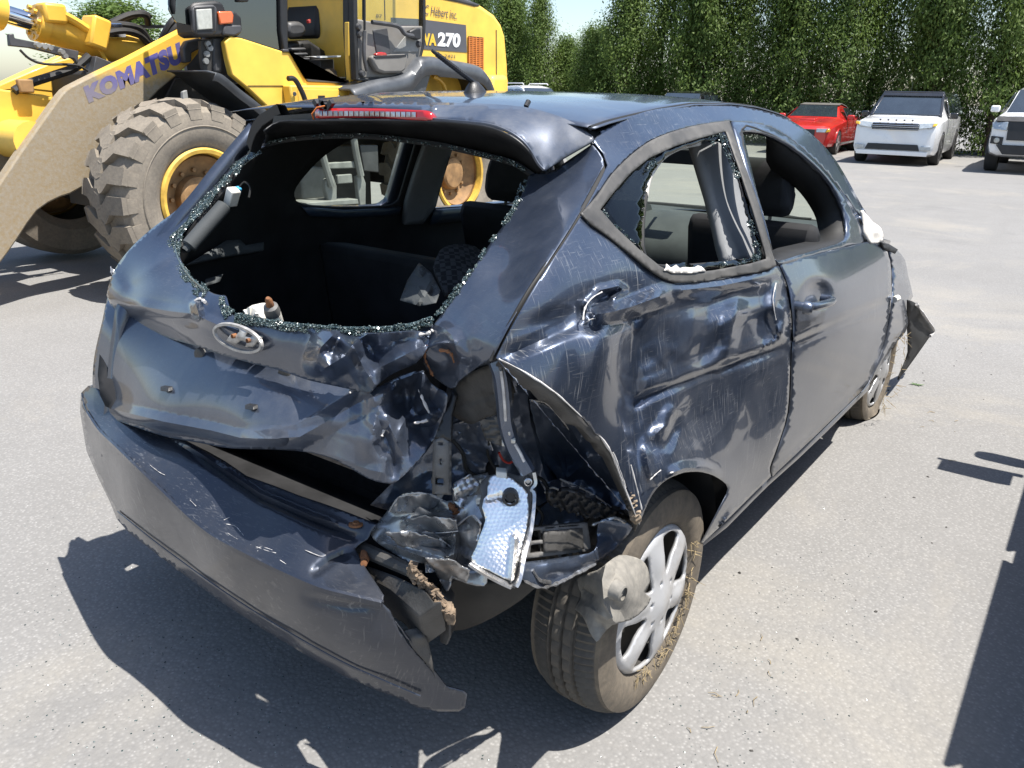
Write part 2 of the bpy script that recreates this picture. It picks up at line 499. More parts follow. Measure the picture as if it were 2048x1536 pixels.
paint('wreck_paint_bumper', .50, .55, base=(.022, .030, .048), rough=.40, dustcol=(.075, .068, .060))
paint('wreck_paint_inner_lifted', .32, .4, base=(.055, .078, .125), rough=.34)  # wreck paint lightened to stand in for sky light inside the corner

def metal_mix(name, c1, c2, sc=14, rough=.3):
    t = NT(name); n = t.noise(sc, 5, .65); s = t.noise(1, 2, .5, t.map((120, 30, 12)))
    t.set(Base_Color=t.mix(t.ramp(n, [(.42, 0.0), (.6, 1.0)]), c1, c2), Metallic=.85, Roughness=t.ramp(s, [(.3, rough - .1), (.7, rough + .15)]))
    return t
metal_mix('bent_metal', (.52, .52, .52), (.30, .30, .30), 8, .32); M['bent_metal'].node_tree.nodes['Principled BSDF'].inputs['Metallic'].default_value = .75
metal_mix('bare_metal', (.55, .56, .58), (.34, .33, .32), 20, .3)
metal_mix('steel', (.30, .30, .30), (.20, .19, .18), 20, .4)
plain('primer_edge', (.50, .48, .46), .6, 0, .35, 40)
plain('rust', (.20, .085, .035), .85, 0, .5, 30, bumpk=.5)
plain('mud_clump', (.17, .125, .085), .95, 0, .6, 60, bumpk=.8)
plain('black_plastic', (.018, .018, .019), .45, 0, .4, 12, bumpk=.15, bscale=300)
plain('worn_plastic', (.055, .052, .048), .55, 0, .45, 14, bumpk=.2, bscale=200)
plain('grey_plastic', (.12, .116, .11), .5, 0, .3, 14)
plain('rubber_trim', (.070, .066, .060), .6, 0, .45, 9)
plain('rubber_seal', (.011, .011, .011), .7, 0, .4, 9)
plain('interior_black', (.020, .020, .021), .75, 0, .4, 8, spec=.25)
plain('interior_dash', (.045, .050, .052), .7, 0, .25, 8, bumpk=.1, bscale=300)
plain('interior_grey', (.21, .215, .225), .7, 0, .2, 5)
plain('interior_panel_sky', (.030, .045, .070), .35, 0, .3, 8)
plain('trim_light', (.20, .205, .21), .8, 0, .12, 5, spec=.2)
plain('carpet', (.012, .012, .013), .95, 0, .4, 60, spec=.1)
plain('white_sealant', (.62, .58, .52), .6, 0, .2, 30)
plain('white_plastic', (.66, .63, .56), .45, 0, .2, 20)
plain('lens_red', (.42, .012, .010), .18, 0, .2, 20, coat=1)
plain('wire_orange', (.55, .15, .03), .5)
plain('connector_blue', (.05, .28, .50), .4)
plain('connector_red', (.40, .03, .02), .4)
plain('straw', (.26, .20, .11), .8, 0, .35, 30)
plain('foam', (.20, .155, .11), .95, 0, .5, 40, bumpk=.6)
plain('chrome', (.72, .73, .75), .08, 1.0, .1, 10)
plain('badge_grey', (.42, .40, .37), .4, .4, .3, 60)
t = NT('seat_fabric'); c = t.n.new('ShaderNodeTexChecker'); c.inputs['Scale'].default_value = 70
t.l.new(t.map((1, 1, 1), (0, 0, .785)), c.inputs[0]); c.inputs['Color1'].default_value = (.012, .012, .013, 1); c.inputs['Color2'].default_value = (.045, .045, .048, 1)
t.set(Base_Color=c.outputs[0], Roughness=.95)
# hubcap silver with dirt
t = NT('hub_silver'); n = t.noise(9, 5, .65); n2 = t.noise(60, 3)
t.set(Base_Color=t.mix(t.math('MULTIPLY', t.ramp(n, [(.45, 0.0), (.75, .7)]), t.ramp(n2, [(.3, .4), (.7, 1.0)])), (.44, .445, .455), (.24, .205, .16)), Metallic=.25, Roughness=.38, Coat_Weight=.3)
# tyres: rubber with brown dust
def tyre_mat(name, rub, dust, amt):
    t = NT(name); n = t.noise(7, 6, .7); n2 = t.noise(60, 4, .6)
    t.set(Base_Color=t.mix(t.math('MULTIPLY', t.ramp(n, [(.25, .35), (.7, 1.0)]), t.math('MULTIPLY', t.ramp(n2, [(.25, .5), (.75, 1.0)]), amt)), rub, dust), Roughness=.9)
    t.bump(n2, .25, .004)
tyre_mat('tyre_tread', (.034, .033, .031), (.17, .145, .115), .75)
tyre_mat('tyre_wall', (.034, .032, .030), (.24, .195, .14), .85)
tyre_mat('tyre_loader', (.10, .088, .075), (.31, .265, .205), 1.0)
tyre_mat('tyre_far', (.018, .018, .018), (.06, .055, .05), .5)
tyre_mat('liner_mud', (.07, .07, .068), (.33, .305, .26), .95)
# glass
def glass(name, col, refl=.04):
    """thin pane: tinted see-through mixed with gloss"""
    t = NT(name); tr = t.n.new('ShaderNodeBsdfTransparent'); tr.inputs[0].default_value = tuple(col) + (1,)
    gl = t.n.new('ShaderNodeBsdfGlossy'); gl.inputs['Roughness'].default_value = .02
    fr = t.n.new('ShaderNodeLayerWeight')
    mx = t.n.new('ShaderNodeMixShader'); t.l.new(t.math('ADD', t.math('MULTIPLY', t.math('POWER', fr.outputs['Facing'], 5.0), .9), refl), mx.inputs[0]); t.l.new(tr.outputs[0], mx.inputs[1]); t.l.new(gl.outputs[0], mx.inputs[2])
    t.l.new(mx.outputs[0], t.n['Material Output'].inputs['Surface'])
glass('glass_green', (.80, .87, .78)); glass('glass_smoke', (.16, .17, .18)); glass('glass_cab', (.13, .17, .19), refl=.16); glass('glass_dark', (.05, .06, .06)); glass('glass_clear', (.9, .93, .92))
# crushed safety glass: pale greenish grains
t = NT('glass_grains'); v = t.vor(420, out='Color'); sv = t.sep('X', v)
t.set(Base_Color=t.ramp(sv, [(.0, (.010, .018, .018)), (.6, (.03, .05, .05)), (.85, (.08, .12, .115)), (1, (.42, .48, .46))]), Roughness=.2, Metallic=.15)
t.b.inputs['Specular IOR Level'].default_value = .9
# lamp reflector: scalloped chrome
t = NT('lamp_reflector'); v = t.vor(150, t.map((1, 1, 1)), rand=.35)
t.set(Base_Color=(.93, .91, .87), Metallic=1.0, Roughness=.30); t.bump(v, .22, .005)
# ---------------------------------------------------------------- loader
plain('loader_yellow', (.82, .51, .075), .5, 0, .14, 3, coat=.1)
plain('loader_cylinder_yellow', (.78, .46, .06), .4, 0, .12, 5, coat=.2)
t = NT('loader_yellow_dusty'); n = t.noise(2.4, 6, .65); n2 = t.noise(45, 4, .7); z = t.sep('Z')
d = t.math('ADD', t.ramp(t.math('MULTIPLY', z, .5), [(.64, 1.0), (.84, .0)]), t.math('SUBTRACT', t.math('MULTIPLY', n, 1.1), .48), True)
d = t.math('MULTIPLY', t.ramp(d, [(.25, 0.0), (.62, 1.0)]), t.ramp(n2, [(.2, .80), (.8, 1.0)]))
cc = t.mix(d, (.78, .45, .05), t.mix(t.ramp(n2, [(.35, 0.0), (.65, 1.0)]), (.185, .165, .132), (.275, .245, .198)))
t.set(Base_Color=cc, Roughness=.8); t.bump(n2, .25, .006)
plain('loader_grey', (.055, .055, .058), .5, 0, .3, 8)
plain('loader_fender', (.060, .065, .072), .45, 0, .35, 6, coat=.2)
plain('loader_light_grey', (.22, .22, .21), .6, 0, .25, 8)
plain('loader_black', (.015, .015, .016), .5, 0, .3, 8)
plain('loader_dark_steel', (.035, .032, .028), .7, 0, .4, 6, bumpk=.2)
plain('door_trim_grey', (.175, .165, .150), .6, 0, .15, 6)
t = NT('decal_purple'); n = t.noise(9, 5, .65); z = t.sep('Z'); d = t.math('ADD', t.ramp(t.math('MULTIPLY', z, .5), [(.66, .85), (.78, .0)]), t.math('SUBTRACT', t.math('MULTIPLY', n, .8), .36), True)
t.set(Base_Color=t.mix(d, (.10, .09, .30), (.26, .225, .17)), Roughness=.7)
plain('decal_grey', (.085, .085, .095), .5, 0, .1, 5)
plain('decal_white', (.80, .80, .80), .5, 0, .05, 5)
plain('decal_yellow', (.80, .50, .05), .5, 0, .05, 5)
plain('rim_yellow', (.62, .38, .06), .6, 0, .3, 9)
plain('rim_rusty', (.27, .155, .065), .7, 0, .4, 9)
plain('grille_orange', (.62, .20, .04), .5, 0, .15, 9)
plain('lens_orange', (.70, .13, .03), .2, 0, .1, 9, coat=1)
plain('lamp_lens', (.42, .42, .38), .12, 0, .15, 30, coat=1)
plain('hose', (.022, .021, .020), .55, 0, .3, 20)
plain('cloth_brown', (.10, .075, .05), .95, 0, .35, 30)
# ---------------------------------------------------------------- parked cars
plain('car_red', (.50, .022, .018), .3, .1, .08, 3, coat=1)
plain('car_white', (.80, .80, .80), .3, 0, .03, 3, coat=1)
plain('car_black', (.012, .013, .015), .25, .2, .1, 3, coat=1)
plain('car_silver', (.35, .36, .37), .3, .7, .05, 3, coat=1)
plain('car_trim', (.02, .02, .021), .5, 0, .3, 8)
plain('soft_top', (.09, .085, .075), .9, 0, .2, 8)
plain('alloy', (.45, .45, .45), .35, .6, .15, 8)
plain('car_dark_glass', (.020, .028, .036), .08, 0, .3, 2, coat=1, spec=.8)
plain('lamp_clear', (.42, .46, .48), .1, .3, .2, 18, coat=1)
plain('lens_amber', (.75, .42, .03), .2, 0, .1, 9, coat=1)
# ---------------------------------------------------------------- plants
t = NT('cedar_leaf'); n = t.noise(1.7, 3, .6); n2 = t.noise(14, 3, .6); oi = t.n.new('ShaderNodeObjectInfo')
c1 = t.ramp(t.math('ADD', t.math('MULTIPLY', n, .6), t.math('MULTIPLY', n2, .4)), [(.3, (.050, .095, .020)), (.52, (.105, .165, .034)), (.72, (.20, .255, .055))])
t.set(Base_Color=t.mix(t.ramp(oi.outputs['Random'], [(0, 0.0), (1, .35)]), c1, (.13, .18, .036)), Roughness=.6); t.b.inputs['Specular IOR Level'].default_value = .3
tl = t.n.new('ShaderNodeBsdfTranslucent'); t.l.new(c1, tl.inputs[0]); mx = t.n.new('ShaderNodeMixShader'); mx.inputs[0].default_value = .38
t.l.new(t.b.outputs[0], mx.inputs[1]); t.l.new(tl.outputs[0], mx.inputs[2]); t.l.new(mx.outputs[0], t.n['Material Output'].inputs['Surface'])
plain('bark', (.085, .060, .042), .95, 0, .4, 12, bumpk=.6)
plain('leaf_bright', (.07, .12, .035), .6, 0, .3, 6)

# ================================================================ the setting
g = MB(); xs = np.concatenate([np.linspace(-400, -12, 8), np.linspace(-10, 40, 51), np.linspace(45, 600, 10)])
ys = np.concatenate([np.linspace(-400, -12, 8), np.linspace(-10, 40, 51), np.linspace(45, 600, 10)])
X, Y = np.meshgrid(xs, ys, indexing='ij')
g.grid(np.stack([X, Y, 0 * X], -1))
tag(g.build('ground', 'asphalt'), kind='structure', label='pale worn asphalt yard with fine stone chips')

# cedar hedge: separate conical trees standing close together
def crown_mesh(seed, h=1.0, n=30000):
    """foliage of one cedar of unit height 7 m: many small leaf sprays on drooping fans, uneven outline"""
    r = np.random.default_rng(seed); H = 7.0
    V = []; F = []
    nb = 330
    zb = r.uniform(.02, 1, nb) ** .85; ab = r.uniform(0, 2 * math.pi, nb)
    rad = lambda z: 1.12 * (1 - z) ** .55 + .06
    per = n // nb; P = []; N = []; S = []
    for k in range(nb):
        z = zb[k]; R = rad(z) * (r.uniform(.25, .65) if k % 3 == 0 else r.uniform(.62, 1.35))
        tip = np.array([R * math.cos(ab[k]), R * math.sin(ab[k]), z * H + r.uniform(-.1, .1)])
        w = r.uniform(.22, .46)
        q = r.normal(0, 1, (per, 3)) * np.array([w * .55, w * .55, w * .95])
        q = q + tip; rr = np.hypot(q[:, 0], q[:, 1]) + 1e-6
        P.append(q); N.append(np.stack([q[:, 0] / rr, q[:, 1] / rr, 0 * rr + .35], 1)); S.append(r.uniform(.025, .080, per))
    P = np.concatenate(P); N = np.concatenate(N); S = np.concatenate(S)
    P[:, 2] = np.clip(P[:, 2], .08, 99)
    N = N + r.normal(0, .55, N.shape); N /= np.linalg.norm(N, axis=1)[:, None]
    up = np.tile([0, 0, 1.], (len(P), 1)) + r.normal(0, .45, N.shape)
    t_ = up - N * (up * N).sum(1)[:, None]; t_ /= np.linalg.norm(t_, axis=1)[:, None]; b = np.cross(N, t_)
    L = S[:, None]; wd = L * r.uniform(.28, .5, (len(P), 1))
    a0 = P - t_ * L; a1 = P + b * wd - t_ * L * .1; a2 = P + t_ * L; a3 = P - b * wd + t_ * L * .15
    V = np.stack([a0, a1, a2, a3], 1).reshape(-1, 3); n4 = np.arange(len(P)) * 4
    me = bpy.data.meshes.new('crown')
    me.vertices.add(len(V)); me.vertices.foreach_set('co', V.ravel())
    me.loops.add(len(V)); me.loops.foreach_set('vertex_index', np.arange(len(V), dtype=np.int32))
    me.polygons.add(len(P)); me.polygons.foreach_set('loop_start', n4.astype(np.int32)); me.polygons.foreach_set('loop_total', np.full(len(P), 4, np.int32))
    me.update(); me.validate(); me.materials.append(M['cedar_leaf'])
    return me
CROWNS = [crown_mesh(11 + k) for k in range(5)]
def trunk_mesh(seed):
    r = random.Random(seed); b = MB()
    b.tube([(0, 0, -.05), (.02, .01, 1.5), (0, .03, 3.5), (.01, 0, 6.2)], [.11, .085, .055, .015], 8)
    for k in range(26):
        z = .5 + k * .22; a = r.uniform(0, 6.28); l = .75 * (1 - z / 7.2) + .1
        b.tube([(0, 0, z), (l * .6 * math.cos(a), l * .6 * math.sin(a), z + .16), (l * math.cos(a), l * math.sin(a), z + .5)], [.022, .014, .004], 5)
    o = b.build('trunk', 'bark'); me = o.data; bpy.data.objects.remove(o); return me
TRUNKS = [trunk_mesh(3 + k) for k in range(2)]
cedar_words = ['cedar tree of the hedge']
def cedar(x, y, h, w, k, label):
    t = empty('cedar_tree', (x, y, 0), random.uniform(0, 6.28), label, 'tree', 'cedars of the hedge behind the parked cars')
    c = bpy.data.objects.new('crown', CROWNS[k % len(CROWNS)]); link(c, t); c.scale = (w, w, h / 7.0)
    q = bpy.data.objects.new('trunk', TRUNKS[k % 2]); link(q, t); q.scale = (1, 1, h / 7.0)
    return t
HEDGE = []
for k in range(25):
    y = -4.6 + k * 1.12
    HEDGE.append((28.0 + .8 * math.sin(k * 1.7) + .4 * math.sin(k * 5.1) + max(0, y - 12) * .10, y + .3 * math.sin(k * 2.9)))
names = ['at the right end of the hedge', 'second from the right end of the hedge', 'third from the right end of the hedge', 'behind the white pickup', 'right behind the white wagon with black roof', 'just left of the white wagon',
         'between the white wagon and the red convertible', 'right behind the red convertible', 'just left of the red convertible', 'second to the left of the red convertible', 'third to the left of the red convertible', 'fourth to the left of the red convertible',
         'behind the black car roof', 'just left of the black car roof', 'with pale new shoots left of the black car roof', 'midway between the black roof and the loader', 'just right of the gap of sky', 'low one standing in the gap of sky', 'just left of the gap of sky', 'behind the roof rails of the white van',
         'second to the right of the loader tail', 'right beside the loader tail', 'half hidden by the loader tail', 'hidden mostly behind the loader engine hood', 'seen above the loader hood']
for k, (x, y) in enumerate(HEDGE):
    hh = 6.6 + 1.2 * math.sin(k * 2.3) * .5 + (.4 if k % 3 else 0)
    if k >= 16: hh = [6.8, 6.0, 3.7, 3.9, 3.5, 5.0, 5.4, 5.6, 6.0][k - 16]
    cedar(x, y, hh, 1.0 + .18 * math.sin(k * 4.1), k * 3 + k // 5, 'tall green cedar ' + names[k])
# distant tree tops showing above the loader's boom
t = empty('broadleaf_tree', (26, 46, 0), 0, 'distant green tree top showing above the boom hoses of the loader', 'tree')
c = bpy.data.objects.new('crown', CROWNS[1]); link(c, t); c.scale = (3.4, 3.4, .80); q = bpy.data.objects.new('trunk', TRUNKS[0]); link(q, t); q.scale = (1.6, 1.6, .8)

# ================================================================ wheel loader (nose towards -x, its left side faces the wreck)
loader = empty('wheel_loader', (3.4, 5.0, 0), 0, 'large yellow wheel loader with open cab door and dusty lift arm', 'loader')
LINV = np.array([3.4, 5.0, 0])
class LB(MB):
    def __init__(s): super().__init__(lambda p: tuple(np.array(p) - LINV))
def slab(name, poly, y, th, mat, parent=loader, n=0, bevel=.012, smooth=30):
    """flat-sided part: outline seen on the plane of constant y, th metres thick away from the viewer"""
    P = [tuple(p) for p in (spline(poly, n, True) if n else poly)]; q = [at(px, py, 'y', y) for px, py in P]
    b = LB(); b.prism([(p[0], p[2]) for p in q][::-1], y, y + th, 'y'); return b.build(name, mat, parent, smooth, 0, bevel)
def tube_px(name, pts, r, mat, parent=loader, n=5, seg=8):
    P = [at(*p) for p in pts]; P = spline(P, n) if len(P) > 2 else P
    b = LB(); b.tube(P, r, seg); return b.build(name, mat, parent)
def text_on(name, body, quad, y, mat, parent, bold=.0, shear=0.0, spacing=1.0):
    """lettering laid on a plane of constant y: quad = pixel corners (bl, br, tr, tl)"""
    c = bpy.data.curves.new(name, 'FONT'); c.body = body; c.offset = bold; c.shear = shear; c.space_character = spacing; c.extrude = 0.0; c.resolution_u = 3
    o = bpy.data.objects.new(name, c); COL.objects.link(o); dg = bpy.context.evaluated_depsgraph_get(); me = o.evaluated_get(dg).to_mesh()
    V = np.array([v.co[:] for v in me.vertices]); F = [tuple(p.vertices) for p in me.polygons]; o.to_mesh_clear(); bpy.data.objects.remove(o)
    lo, hi = V[:, :2].min(0), V[:, :2].max(0); u = (V[:, 0] - lo[0]) / (hi[0] - lo[0]); v = (V[:, 1] - lo[1]) / (hi[1] - lo[1])
    bl, br, tr, tl = [at(p[0], p[1], 'y', y) for p in quad]
    P = (bl[None] * ((1 - u) * (1 - v))[:, None] + br[None] * (u * (1 - v))[:, None] + tr[None] * (u * v)[:, None] + tl[None] * ((1 - u) * v)[:, None])
    b = LB(); b.add(P, F); return b.build(name, mat, parent, 0)

# ---- big tyres with separate tread lugs
TR, TW = .640, .50
def lug_mesh(side_):
    """one chevron lug of a loader tyre: across the shoulder, then hooked along the centre"""
    pitch = 2 * math.pi / 21; poly = [(-1.02, .0), (-.52, .0), (-.24, .30), (.05, .30), (.13, .44), (.13, .92), (-.04, 1.0), (-.27, .90), (-.54, .60), (-1.02, .60)]
    out = []
    for (s, a) in poly:
        out.append((s, a))
    V = []; F = []; n = len(out)
    for lev in range(2):
        for s, a in out:
            r = TR + (.052 if lev else -.01) - (.030 * max(0, abs(s) - .55) / .45 if lev else 0) - .05 * max(0, abs(s) - .9)
            ang = a * pitch; k = .94 if lev else 1.0
            V.append((r * math.cos(ang), side_ * s * TW / 2 * k, r * math.sin(ang)))
    sh = [(-1.02, .04), (-1.02, .44)]
    F = [tuple(range(n, 2 * n)), tuple(range(n - 1, -1, -1))] + [(i, (i + 1) % n, n + (i + 1) % n, n + i) for i in range(n)]
    if side_ > 0: F = [f[::-1] for f in F]
    # shoulder bar running down the sidewall
    m = len(V)
    for a in (.04, .58):
        for r, w in ((TR + .02, 1.0), (TR - .085, 1.035), (TR - .085, 1.0), (TR - .01, .95)):
            V.append((r * math.cos(a * pitch), -side_ * w * TW / 2, r * math.sin(a * pitch)))
    q = [(0, 1, 5, 4), (1, 2, 6, 5), (2, 3, 7, 6), (0, 4, 7, 3), (0, 3, 2, 1), (4, 5, 6, 7)]
    F += [tuple(m + i for i in f) for f in q]
    o = mesh_obj('tread_lug', V, F, 'tyre_loader', None, 30); o.modifiers.clear(); me = o.data; bpy.data.objects.remove(o)
    return me
LUG = [lug_mesh(1), lug_mesh(-1)]
def loader_wheel(x, y, z, lugs, flip=False, phase=0.0):
    e = empty('loader_wheel', (x - 3.4, y - 5.0, z), math.pi if flip else 0, parent=loader); w = TW / 2
    b = MB(); b.lathe([(.345, -w * .70), (.36, -w * .86), (.42, -w * 1.02), (.50, -w * 1.06), (.56, -w * 1.02), (.60, -w * .98), (TR, -w * .80), (TR + .008, -w * .4), (TR + .010, 0), (TR + .008, w * .4), (TR, w * .8), (.60, w * .98), (.50, w * 1.06), (.42, w * 1.02), (.345, w * .7)], (0, 0, 0), 'y', 64)
    ty = b.build('tyre', 'tyre_loader', e, 30)
    b = MB(); b.lathe([(.505, -w * 1.065), (.510, -w * 1.085), (.516, -w * 1.065)], (0, 0, 0), 'y', 64); b.build('sidewall_ring', 'tyre_loader', e)
    b = MB(); b.lathe([(.352, -w * .72), (.365, -w * .92), (.350, -w * .98), (.325, -w * .96), (.318, -w * .80), (.318, -w * .45)], (0, 0, 0), 'y', 64); b.build('rim_ring', 'rim_yellow', e)
    b = MB(); b.lathe([(.30, -w * .78), (.318, -w * .62), (.27, -w * .42), (.16, -w * .30), (.15, -w * .55), (.13, -w * .62), (0, -w * .62)], (0, 0, 0), 'y', 48); b.build('wheel_disc', 'rim_rusty', e)
    for k in range(12):
        a = k * math.pi / 6; b = MB(); b.tube([(.20 * math.cos(a), -w * .30, .20 * math.sin(a)), (.20 * math.cos(a), -w * .45, .20 * math.sin(a))], .016, 6); b.build('wheel_nut', 'rim_rusty', e)
    for k in range(21 if lugs else 0):
        for s in (0, 1):
            o = bpy.data.objects.new('tread_lug', LUG[s]); link(o, e); o.rotation_euler = (0, -(k + .5 * s) * 2 * math.pi / 21 - phase, 0)
    return e
loader_wheel(2.0, 4.05, .685, True, phase=.05)
loader_wheel(4.90, 4.05, .685, True, phase=.12)
loader_wheel(2.0, 5.98, .685, False, True); loader_wheel(4.90, 5.98, .685, False, True)
b = LB(); b.tube([(2.0, 4.2, .68), (2.0, 5.8, .68)], .16, 14); b.box((2.0, 5.0, .75), (.5, .6, .4)); b.build('front_axle', 'loader_dark_steel', loader)
b = LB(); b.tube([(4.9, 4.2, .68), (4.9, 5.8, .68)], .16, 14); b.box((4.3, 5.0, .85), (2.6, .8, .5)); b.build('rear_axle', 'loader_dark_steel', loader)
b = LB(); b.box((2.3, 5.0, 1.1), (1.1, .7, .9)); b.build('front_frame', 'loader_dark_steel', loader, 30, 0, .03)

# ---- lift arms and linkage
arm = [(396, 48), (380, 52), (328, 79), (260, 115), (191, 148), (153, 167), (131, 180), (109, 208), (82, 246), (55, 284), (27, 325), (-10, 380), (-60, 450), (-95, 520), (-90, 570), (-40, 570), (0, 528), (36, 478), (75, 422), (120, 395), (165, 375), (230, 300), (290, 210), (342, 161), (369, 137), (396, 108), (402, 75)]
slab('lift_arm', arm, 4.43, .10, 'loader_yellow_dusty', n=2)
arm2 = [(p[0], p[1]) for p in arm]
q = [at(px, py, 'y', 4.43) for px, py in spline(arm, 2, True)]; b = LB(); b.prism([(p[0], p[2]) for p in q][::-1], 5.48, 5.58, 'y'); b.build('lift_arm', 'loader_yellow', loader, 30, 0, .012)
text_on('arm_lettering', 'KOMATSU', ((178, 207), (367, 125), (359, 83), (166, 174)), 4.4285, 'decal_purple', loader, .075, 0, 1.10)
b = LB(); p0 = at(60, 300, 'y', 4.53); b.tube([(p0[0] + .02, 4.5, p0[2] + .06), (p0[0] + .02, 5.5, p0[2] + .06)], .13, 16); b.build('arm_cross_tube', 'loader_yellow', loader)
slab('bell_crank', [(-40, 168), (0, 178), (60, 186), (106, 194), (96, 214), (82, 234), (49, 270), (20, 262), (0, 250), (-40, 240)], 4.80, .24, 'loader_yellow', n=2)
slab('bell_crank_lower', [(-30, 262), (10, 268), (45, 288), (40, 330), (10, 372), (-40, 400)], 4.86, .12, 'loader_yellow_dusty', n=2)
slab('tilt_link', [(-20, 178), (50, 147), (110, 122), (160, 110), (178, 120), (168, 150), (118, 186), (64, 180), (0, 182)], 5.30, .06, 'loader_yellow')
tube_px('boom_hose', [(28, 182, 'y', 4.78), (55, 168, 'y', 4.78), (110, 150, 'y', 4.78), (150, 135, 'y', 4.78), (178, 112, 'y', 4.78)], .030, 'hose')
b = LB(); p = at(50, 172, 'y', 4.76); b.box(p, (.10, .05, .09)); b.build('hose_clamp', 'rim_rusty', loader, 30, 0, .01)
# tilt cylinder: barrel, gland, rod
cyl = empty('tilt_cylinder', (0, 0, 0), 0, parent=loader)
c0, c1 = at(84, 50, 'y', 4.98), at(290, 112, 'y', 4.98); d = c1 - c0
b = LB(); b.tube([c0, c0 + d * .995, c0 + d], [.115, .115, .08], 24); b.build('cylinder_barrel', 'loader_cylinder_yellow', cyl, 40)
b = LB(); b.tube([c0 - d * .07, c0 + d * .02], [.125, .125], 20)
b.build('cylinder_gland', 'loader_cylinder_yellow', cyl, 40)
for k in range(8):
    a = k * math.pi / 4; p = c0 - d * .075 + np.array([0, .095 * math.cos(a), .095 * math.sin(a)]); b = LB(); b.tube([p, p - d * .03], .018, 6); b.build('gland_bolt', 'loader_cylinder_yellow', cyl)
b = LB(); b.tube([c0 - d * .36, c0], .062, 20); b.build('cylinder_rod', 'chrome', cyl, 40)
b = LB(); b.tube([c0 - d * .60, c0 - d * .34], [.13, .12], 16); b.build('rod_eye', 'loader_cylinder_yellow', cyl, 40)
tube_px('cylinder_pipe', [(105, 22, 'y', 4.86), (120, 26, 'y', 4.86), (150, 42, 'y', 4.86), (170, 55, 'y', 4.86), (182, 62, 'y', 4.86)], .030, 'loader_cylinder_yellow', cyl)
b = LB(); p = at(103, 27, 'y', 4.90); b.box(p, (.16, .14, .13)); b.build('pipe_block', 'loader_cylinder_yellow', cyl, 30, 0, .02)
b = LB(); p = at(190, 66, 'y', 4.88); b.box(p, (.14, .18, .22), roty(.3)); b.build('pipe_flange', 'loader_cylinder_yellow', cyl, 30, 0, .02)
slab('cylinder_strap', [(184, 78), (192, 76), (218, 124), (214, 128)], 4.86, .01, 'loader_cylinder_yellow', cyl, 0, .002)
for k, pts in enumerate(([(206, 52, 'y', 4.86), (245, 50, 'y', 4.86), (280, 58, 'y', 4.88), (298, 82, 'y', 4.9), (312, 110, 'y', 4.95)], [(204, 68, 'y', 4.82), (245, 62, 'y', 4.82), (278, 70, 'y', 4.84), (300, 92, 'y', 4.9)], [(222, 46, 'y', 5.0), (260, 30, 'y', 5.0), (290, 30, 'y', 5.0), (296, 48, 'y', 5.05)], [(228, 52, 'y', 5.1), (256, 36, 'y', 5.1), (285, 26, 'y', 5.1), (300, 36, 'y', 5.1)])):
    tube_px('hydraulic_hose', pts, .026, 'hose')
for k, (x, y) in enumerate(((206, 55), (212, 68))):
    b = LB(); p = at(x, y, 'y', 4.84); b.tube([p, p + np.array([.14, 0, .01])], .032, 8); b.build('hose_ferrule', 'chrome', loader)
for pts in ([(318, 95, 'y', 4.7), (340, 50, 'y', 4.6), (365, 28, 'y', 4.6), (385, 20, 'y', 4.6)], [(326, 100, 'y', 4.62), (350, 60, 'y', 4.55), (372, 42, 'y', 4.55), (392, 34, 'y', 4.55)]):
    tube_px('hydraulic_hose', pts, .030, 'hose')
slab('hose_rail', [(180, 48), (330, 50), (330, 56), (180, 54)], 5.15, .3, 'loader_grey', bevel=.004)
# valve bar
vb = empty('sensor_bar', (0, 0, 0), 0, parent=loader)
slab('bar_plate', [(18, 68), (28, 67), (30, 76), (158, 102), (156, 128), (148, 118), (60, 96), (20, 92)], 4.72, .04, 'loader_grey', vb, 0, .006)
for x, y in ((74, 90), (86, 93), (98, 95), (122, 104), (128, 112)):
    b = LB(); p = at(x, y, 'y', 4.70); b.tube([p, p + np.array([0, -.03, 0])], [.024, .018], 8); b.build('bar_fitting', 'loader_light_grey', vb)
tube_px('bar_cable', [(40, 100, 'y', 4.70), (60, 118, 'y', 4.70), (90, 128, 'y', 4.70), (150, 130, 'y', 4.70), (176, 142, 'y', 4.70)], .009, 'hose', vb)
slab('link_plate', [(185, 150), (192, 112), (232, 128), (262, 116), (200, 148)], 4.70, .12, 'loader_grey', bevel=.004)
# bucket ahead, out of the picture
b = LB(); prof = [tuple(p) for p in spline([(.50, .25), (.45, .95), (.10, 1.05), (.30, .55), (.20, .12), (-.75, .06), (-.76, .10), (.22, .20), (.36, .5)], 3)]
b.prism([(x - .45, z) for x, z in [(.55, .20), (.52, 1.0), (.15, 1.12), (.14, 1.06), (.44, .92), (.47, .30), (.30, .13), (-.75, .07), (-.75, .03), (.35, .05)]], 3.75, 6.25, 'y'); b.build('bucket', 'loader_yellow_dusty', loader, 30)
for y in (3.75, 6.20):
    b = LB(); b.prism([(.05, .10), (.03, .95), (-.30, 1.08), (-1.20, .06)], y, y + .05, 'y'); b.build('bucket_cheek', 'loader_yellow_dusty', loader, 30)

